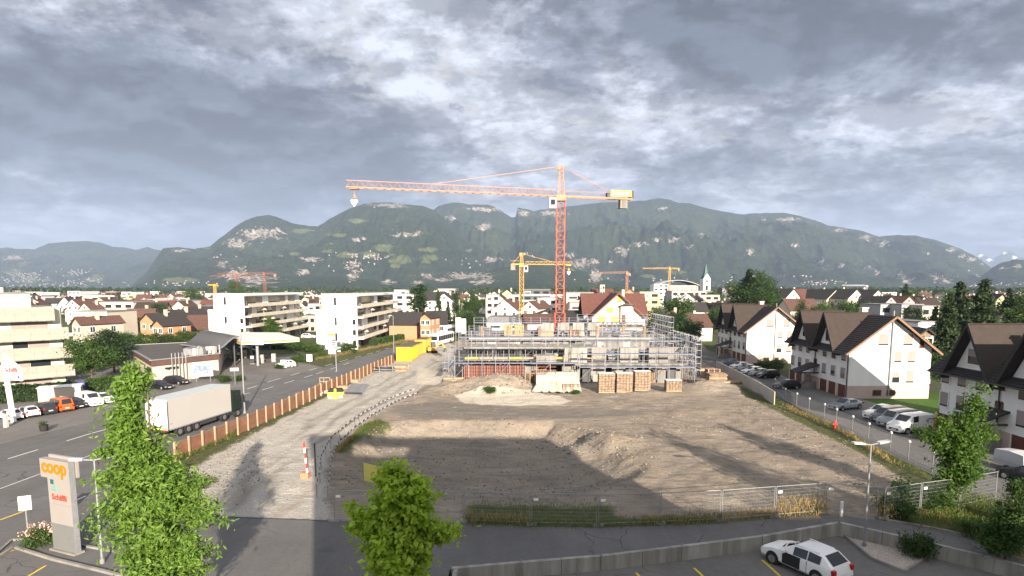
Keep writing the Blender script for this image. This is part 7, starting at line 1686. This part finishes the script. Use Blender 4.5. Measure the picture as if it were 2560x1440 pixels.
def pylon():
    g = G(168, 1378); t = thing('supermarket_pylon', 'tall grey supermarket sign pylon with orange lettering in the left foreground', 'sign', (g.x, g.y, 0), radians(-22))
    lg = mat('pylon_grey', (.27, .25, .235), .5, .03); h = hgt(1150, g.y)
    w = .98; zh = h * .80
    MB().box(-w, w, -.13, .13, .1, h * .30).build('base_panel', mat('pylon_dark', (.15, .155, .155), .5, .03), t)
    MB().box(-w, w, -.13, .13, h * .302, h * .52).build('lower_panel', lg, t); MB().box(-w, w, -.13, .13, h * .522, zh - .005).build('tenant_panel', lg, t)
    MB().box(-w - .5, w, -.17, .17, zh, h).build('header_panel', lg, t); MB().box(-w - .3, w + .12, .2, .34, zh + .1, h + .16).build('rear_panel', lg, t)
    MB().box(w, w + .03, -.15, .15, .1, h).build('edge_trim', steel, t); MB().box(-w - .1, w + .1, -.3, .3, 0, .1).build('foundation', concrete, t)
    text('coop', 1.12, mat('sign_orange', (.62, .16, .004), .6, 0, spec=.1), t, (-.25, -.19, zh + .32), 0, .035, sx=.95)
    mb = MB().box(-.72, -.45, -.15, -.13, h * .735, h * .785); mb.build('emblem', mat('dark_green_mark', (.02, .10, .09), .5, 0), t)
    teal = mat('teal_print', (.12, .35, .33), .5, 0); text('HOTEL', .17, teal, t, (-.45, -.14, h * .70)); text('METROPOL', .17, teal, t, (-.25, -.14, h * .665)); text('Schiffli', .46, redpaint, t, (-.05, -.14, h * .57), 0, .012, sx=1.1)
pylon()
def hotel_sign():
    g = G(35, 1057); t = thing('pointed_sign', 'white pointed sign on a slanting post above the parked cars', 'sign', (g.x, g.y, 0), radians(-8)); h = hgt(882, g.y); zb = hgt(950, g.y); w = 2.2
    MB().beam((.0, 0, 0), (-.55, 0, h - 1.1), .42, .3).build('post', P_WHITE, t); MB().prismy([(-.55, zb + .2), (w - .45, zb - .05), (w - .45, zb + 1.35), (-.35, h)], -.25, -.05).build('board', P_WHITE, t)
    MB().box(-.3, .3, -.3, .3, 0, .12).build('foot', concrete, t)
    text('Schiffli', .62, redpaint, t, (.55, -.27, zb + .95), 0, .02); g2 = mat('grey_print', (.25, .25, .25), .6, 0); text('METROPOL', .22, g2, t, (.3, -.27, zb + 1.65)); text('HOTEL', .2, g2, t, (.05, -.27, zb + 1.95)); text('P', .5, mat('deep_blue', (.02, .03, .2), .5, 0), t, (1.4, -.27, zb + .15), 0, .03)
    MB().box(-.25, .1, -.27, -.25, zb + .35, zb + .45).build('arrow', green, t); MB().box(-.2, .0, -.27, -.25, h - 1.0, h - .75).build('emblem', g2, t)
hotel_sign()
def pole_sign(name, label, px, py, ytop, w, h, m, mark=None, rz=0.0, two=False, cat='sign'):
    g = G(px, py); t = thing(name, label, cat, (g.x, g.y, 0), rz); z = hgt(ytop, g.y)
    for x in ((-w * .35, w * .35) if two else (0,)): MB().tube((x, .05, 0), (x, .05, z - h if two else z - .05), .04, n=8).build('post', steel, t)
    MB().box(-w / 2, w / 2, -.03, .03, z - h, z).build('board', m, t)
    if mark: mark(t, w, h, z)
    return t
def bb(t, w, h, z):
    MB().box(-w / 2 + .12, w / 2 - .12, -.05, -.03, z - h * .82, z - h * .22).build('picture', mat('poster_blue', (.03, .06, .16), .5, .8, 1.2, col2=(.35, .45, .6)), t)
    for i in range(5): MB().box(-w * .35 + i * w * .14, -w * .35 + i * w * .14 + w * .1, -.05, -.03, z - h * .16, z - h * .08).build('letter', greyw, t)
pole_sign('billboard', 'white framed billboard with blue picture before the shop wall', 509, 955, 906, 2.9, 2.2, whitepaint, bb, radians(12), True, 'billboard')
pole_sign('parking_sign', 'blue and white parking sign behind the white van', 205, 990, 953, .9, 1.1, mat('deep_blue', (.02, .03, .2)), lambda t, w, h, z: text('P', .8, whitepaint, t, (0, -.05, z - h * .8), 0, .03), radians(20))
pole_sign('blank_sign', 'pale blank sign on a thin post at the left foreground', 72, 1362, 1240, .62, .85, mat('pale_sign', (.55, .60, .52), .5, .03), None, radians(25))
pole_sign('direction_sign', 'small white direction sign beside the road', 588, 962, 920, 1.2, .45, whitepaint, None, radians(15))
for i, (px, py) in enumerate(((710, 922), (774, 908))): pole_sign('advertising_board', ['white board in front of the station exit car', 'white board on the station verge, right of the bushes'][i], px, py, py - 22 , 1.1, 1.4, whitepaint, None, 0)
def price(t, w, h, z):
    MB().box(-w / 2, w / 2, -.06, -.03, z - 1.6, z - 1.05).build('yellow_panel', mat('price_yellow', (.80, .75, .05), .5, 0), t); MB().box(-w * .35, w * .35, -.06, -.03, z - .9, z - .3).build('emblem', greyw, t)
    for i in range(4): MB().box(-.1, w / 2 - .1, -.06, -.03, z - 2.7 - i * .5, z - 2.4 - i * .5).build('price_display', [mat('price_dark', (.08, .02, .02), .5, 0), dsteel][i % 2], t)
pole_sign('price_pylon', 'white filling station price pylon with yellow panel', 831, 888, 822, 1.6, 5.6, whitepaint, price)
def gsg(t, w, h, z):
    for i in range(3): MB().box(-w * .4, w * .4, -.06, -.03, z - h + .2 + i * .4, z - h + .45 + i * .4).build('green_bar', [whitepaint, green][i % 2], t)
pole_sign('green_sign', 'small dark green sign right of the price pylon', 848, 886, 855, .9, 2.4, dsteel, gsg)
for i, (px, y1) in enumerate(((1145, 794), (1158, 797))):
    x = GX(px, 112); t = thing('banner', ['left white banner on the scaffold by the buses', 'right white banner on the scaffold by the buses'][i], 'banner', (x, 112, 0), 0, 'white banners by the buses'); z = hgt(y1, 112); MB().box(-.45, .45, -.03, .03, z - 2.7, z).build('cloth', whitepaint, t); MB().tube((-.5, 0, 0), (-.5, 0, z + (.8 if i == 0 else .1)), .05).build('pole', steel, t); MB().box(-.12, .12, -.05, -.03, z - 2.3, z - .5).build('print', greyw, t)
def lamp(px, py, ytop, label, arms, z=0.0, head=.7, rz=0.0, r=.06):
    g = G(px, py, z); t = thing('street_lamp', label, 'street lamp', (g.x, g.y, z), rz); h = hgt(ytop, g.y) - z
    MB().tube((0, 0, 0), (0, 0, h), r * 1.3, r * .8, 10).build('pole', steel, t); MB().tube((0, 0, 0), (0, 0, .25), r * 2.2, n=10).build('foot', concrete, t)
    for a in arms:
        mb = MB(); mb.beam((0, 0, h), (a * .5, 0, h + .08), .06); mb.build('arm', steel, t); hd_ = MB(); hd_.T = Matrix.Translation((a * .5, 0, h + .08)) @ Matrix.Rotation(-a * .12 / abs(a), 4, 'Y'); s = a / abs(a)
        hd_.box(min(0, s * head), max(0, s * head), -.16, .16, -.03, .07); hd_.build('lamp_head', mat('lamp_white', (.60, .62, .60), .4, 0), t)
lamp(2160, 1367, 1112, 'double-headed street lamp between car park and footpath', (1, -1), -.69, .75, radians(10), .055)
lamp(256, 1408, 1150, 'double-headed lamp behind the big left tree', (1, -1), 0, .6, radians(25), .055)
lamp(612, 1033, 812, 'tall single lamp post before the filling station', (-1.6,), 0, .8, 0, .08)
lamp(841, 930, 787, 'tall lamp post in front of the right white block', (-1.0,), 0, .7, 0, .08)
lamp(985, 893, 790, 'lamp post left of the yellow containers', (-.6,), 0, .6, 0, .07)
lamp(1047, 846, 772, 'thin lamp post at the end of the clipped hedge', (-.5,), 0, .5, 0, .08)
lamp(792, 870, 838, 'short grey post before the right white block', (.2,), 0, .2, 0, .08)
lamp(1696, 835, 795, 'lamp post in front of the dark tree by the scaffold', (.4,), 0, .4, 0, .08)
g = G(2103, 1291); t = thing('white_bollard', 'white marker post before the fence corner', 'bollard', (g.x, g.y, 0)); MB().box(-.07, .07, -.07, .07, 0, .95).build('post', P_WHITE, t); MB().box(-.08, .08, -.08, .08, .96, 1.02).build('cap', P_WHITE, t)
g = G(16, 1068); t = thing('stone_post', 'short pale post left of the pointed sign', 'post', (g.x, g.y, 0)); MB().prismy([(-.18, 0), (.18, 0), (.15, 1.2), (-.15, 1.3)], -.15, .15).build('post', cream, t); MB().box(-.22, .22, -.2, .2, 1.31, 1.38).build('cap', cream, t)
g = G(110, 1078); t = thing('flower_tub', 'dark flower tub on the traffic island', 'planter', (g.x, g.y, .09)); MB().tube((0, 0, 0), (0, 0, .6), .36, .42, 12).build('tub', black, t); place('flowers', crown('flowers', [(0, 0, .75, .4, .4, .2)], 220, .06, LF_MID, 3, .1, 30), t)
g = G(153, 1004); t = thing('storage_box', 'pale flat-roofed storage box behind the orange van', 'shed', (g.x, g.y, 0), radians(28)); MB().box(-2.4, 2.2, 0, 2, 0, 1.9).build('wall', beige, t); MB().box(-2.5, 2.3, -.1, 2.1, 1.9, 2.0).build('roof', whitepaint, t)
# heap of site things beside the hoarding
g = G(840, 994); t = thing('mortar_trough', 'yellow trough with dark cover beside the drive', 'skip', (g.x, g.y, gz(g.x, g.y)), radians(8))
MB().prismy([(-1.0, .25), (-.7, 0), (.7, 0), (1.0, .25), (1.05, .8), (-1.05, .8)], -.6, .6).build('body', mat('lime_paint', (.70, .70, .06), .5, .05), t); MB().prismy([(-1.0, .81), (1.0, .81), (.8, 1.25), (-.8, 1.25)], -.5, .5).build('cover', black, t)
MB().box(-.14, .14, -.66, -.6, .1, 1.3).build('bracket', MATS['lime_paint'], t)
for s in (-.7, .75): MB().tube((s, -.66, .12), (s, -.6, .12), .28, n=14).build('wheel', beige, t)
def sheet_roll():
    P_ = [G(862, 985), G(905, 986), G(925, 962), G(880, 960)]; o = P_[0]; t = thing('grey_mat', 'grey mat lying flat beside the yellow trough', 'mat', (o.x, o.y, 0)); mb = MB(); n = 10; vs = []
    for j in range(n + 1):
        for i in range(n + 1):
            p = (P_[0].lerp(P_[1], i / n)).lerp(P_[3].lerp(P_[2], i / n), j / n); vs.append((p.x - o.x, p.y - o.y, gz(p.x, p.y) + .12 + .05 * sin(i * 1.1)))
    mb.add(vs, [(j * 11 + i, j * 11 + i + 1, (j + 1) * 11 + i + 1, (j + 1) * 11 + i) for j in range(n) for i in range(n)]); mb.build('sheet', mat('grey_mat', (.20, .20, .21), .8, .1), t, True); MB().tube((vs[0][0], vs[0][1], .2), (vs[10][0], vs[10][1], .2), .1).build('rolled_edge', dsteel, t)
sheet_roll()
rr = random.Random(8)
for i, (px, py, lab) in enumerate(((760, 1000, 'white sack lying at the hoarding, leftmost of the heap'), (772, 990, 'torn white sack in the heap by the hoarding'), (782, 984, 'grey-white sack on top of the heap by the hoarding'), (795, 990, 'pale sack at the right of the heap'), (806, 985, 'crumpled sack next to the yellow trough'))):
    g = G(px, py); t = thing('sack', lab, 'sack', (g.x, g.y, gz(g.x, g.y)), rr.uniform(0, 3), 'sacks heaped by the hoarding'); mb = MB(); vs = []; n = 10
    for j in range(6):
        f = j / 5 * pi
        for k in range(n): a = k / n * 2 * pi; r_ = sin(f) ** .6 * (1 + rr.uniform(-.15, .15)); vs.append((cos(a) * r_ * .65, sin(a) * r_ * .45, .3 - .3 * cos(f) + rr.uniform(-.03, .03)))
    mb.add(vs, [(j * n + k, j * n + (k + 1) % n, (j + 1) * n + (k + 1) % n, (j + 1) * n + k) for j in range(5) for k in range(n)]); mb.build('bag', [whitepaint, cream, greyw][i % 3], t, True); MB().tube((.5, 0, .35), (.75, 0, .45), .06).build('tied_end', cream, t)
g = G(800, 972); t = thing('leaning_frame', 'open timber frame leaning at the hoarding', 'frame', (g.x, g.y, 0)); mb = MB()
for x in (0, .6, 1.5): mb.beam((x, 0, 0), (x, .1, 1.7), .08)
for z in (.5, 1.1, 1.65): mb.beam((0, 0, z), (1.5, .05, z), .08)
mb.build('bars', wood, t); MB().box(0, 1.5, -.2, .3, 0, .06).build('base', wood, t)
g = G(935, 1210); t = thing('yellow_banner', 'yellow banner standing askew behind the maple', 'banner', (g.x, g.y, 0), radians(-35)); MB().box(-1.1, 1.1, -.03, 0, .1, 1.5).build('cloth', mat('banner_yellow', (.55, .50, .12), .7, .05), t); MB().tube((-1.15, 0, 0), (-1.15, 0, 1.7), .03).build('pole', steel, t); text('look', .5, dsteel, t, (.2, -.05, .5))
# the building on which the camera is mounted (its shadow lies over the foreground)
def own_building():
    t = thing('camera_building', 'tall building behind the viewpoint whose shadow falls across the foreground', 'building', (0, 0, 0))
    MB().prism([(-.4, -1), (3.9, -14), (24.8, -14), (24.8, -1)], -1, 17.8).build('wall', beige, t); MB().box(-.4, 3.2, -2.2, -1.0, 17.8, 19.3).build('penthouse', beige, t); MB().box(9.8, 24.8, -8, -1.0, 17.8, 19.3).build('penthouse', beige, t); MB().box(-.6, 25.0, -2.2, -.9, 19.3, 20.2).build('roof_slab', concrete, t)
    MB().box(24.8, 30.2, -14, -1.0, -1, 13.4).build('side_wing', beige, t); MB().box(30.2, 62, -14, -1.0, -1, 12.9).build('low_wing', beige, t)
    for z in (2, 5, 8, 11): 
        for i in range(6): win(t, 1.6, 1.5, (6 + i * 3.2, -.97, z), pi, 'dark')
own_building()

# every small far house and tree gets its own label: equal ones are counted from the left
ORD = ['first', 'second', 'third', 'fourth', 'fifth', 'sixth', 'seventh', 'eighth', 'ninth', 'tenth', 'eleventh', 'twelfth', 'thirteenth', 'fourteenth']
_by = {}
for o, px, lab in REG: _by.setdefault(lab, []).append((px, o))
for lab, l in _by.items():
    l.sort(key=lambda a: a[0])
    for i, (px, o) in enumerate(l): o['label'] = lab if len(l) == 1 else lab + ', ' + (ORD[i] if i < 14 else 'one of the last') + ' from left'
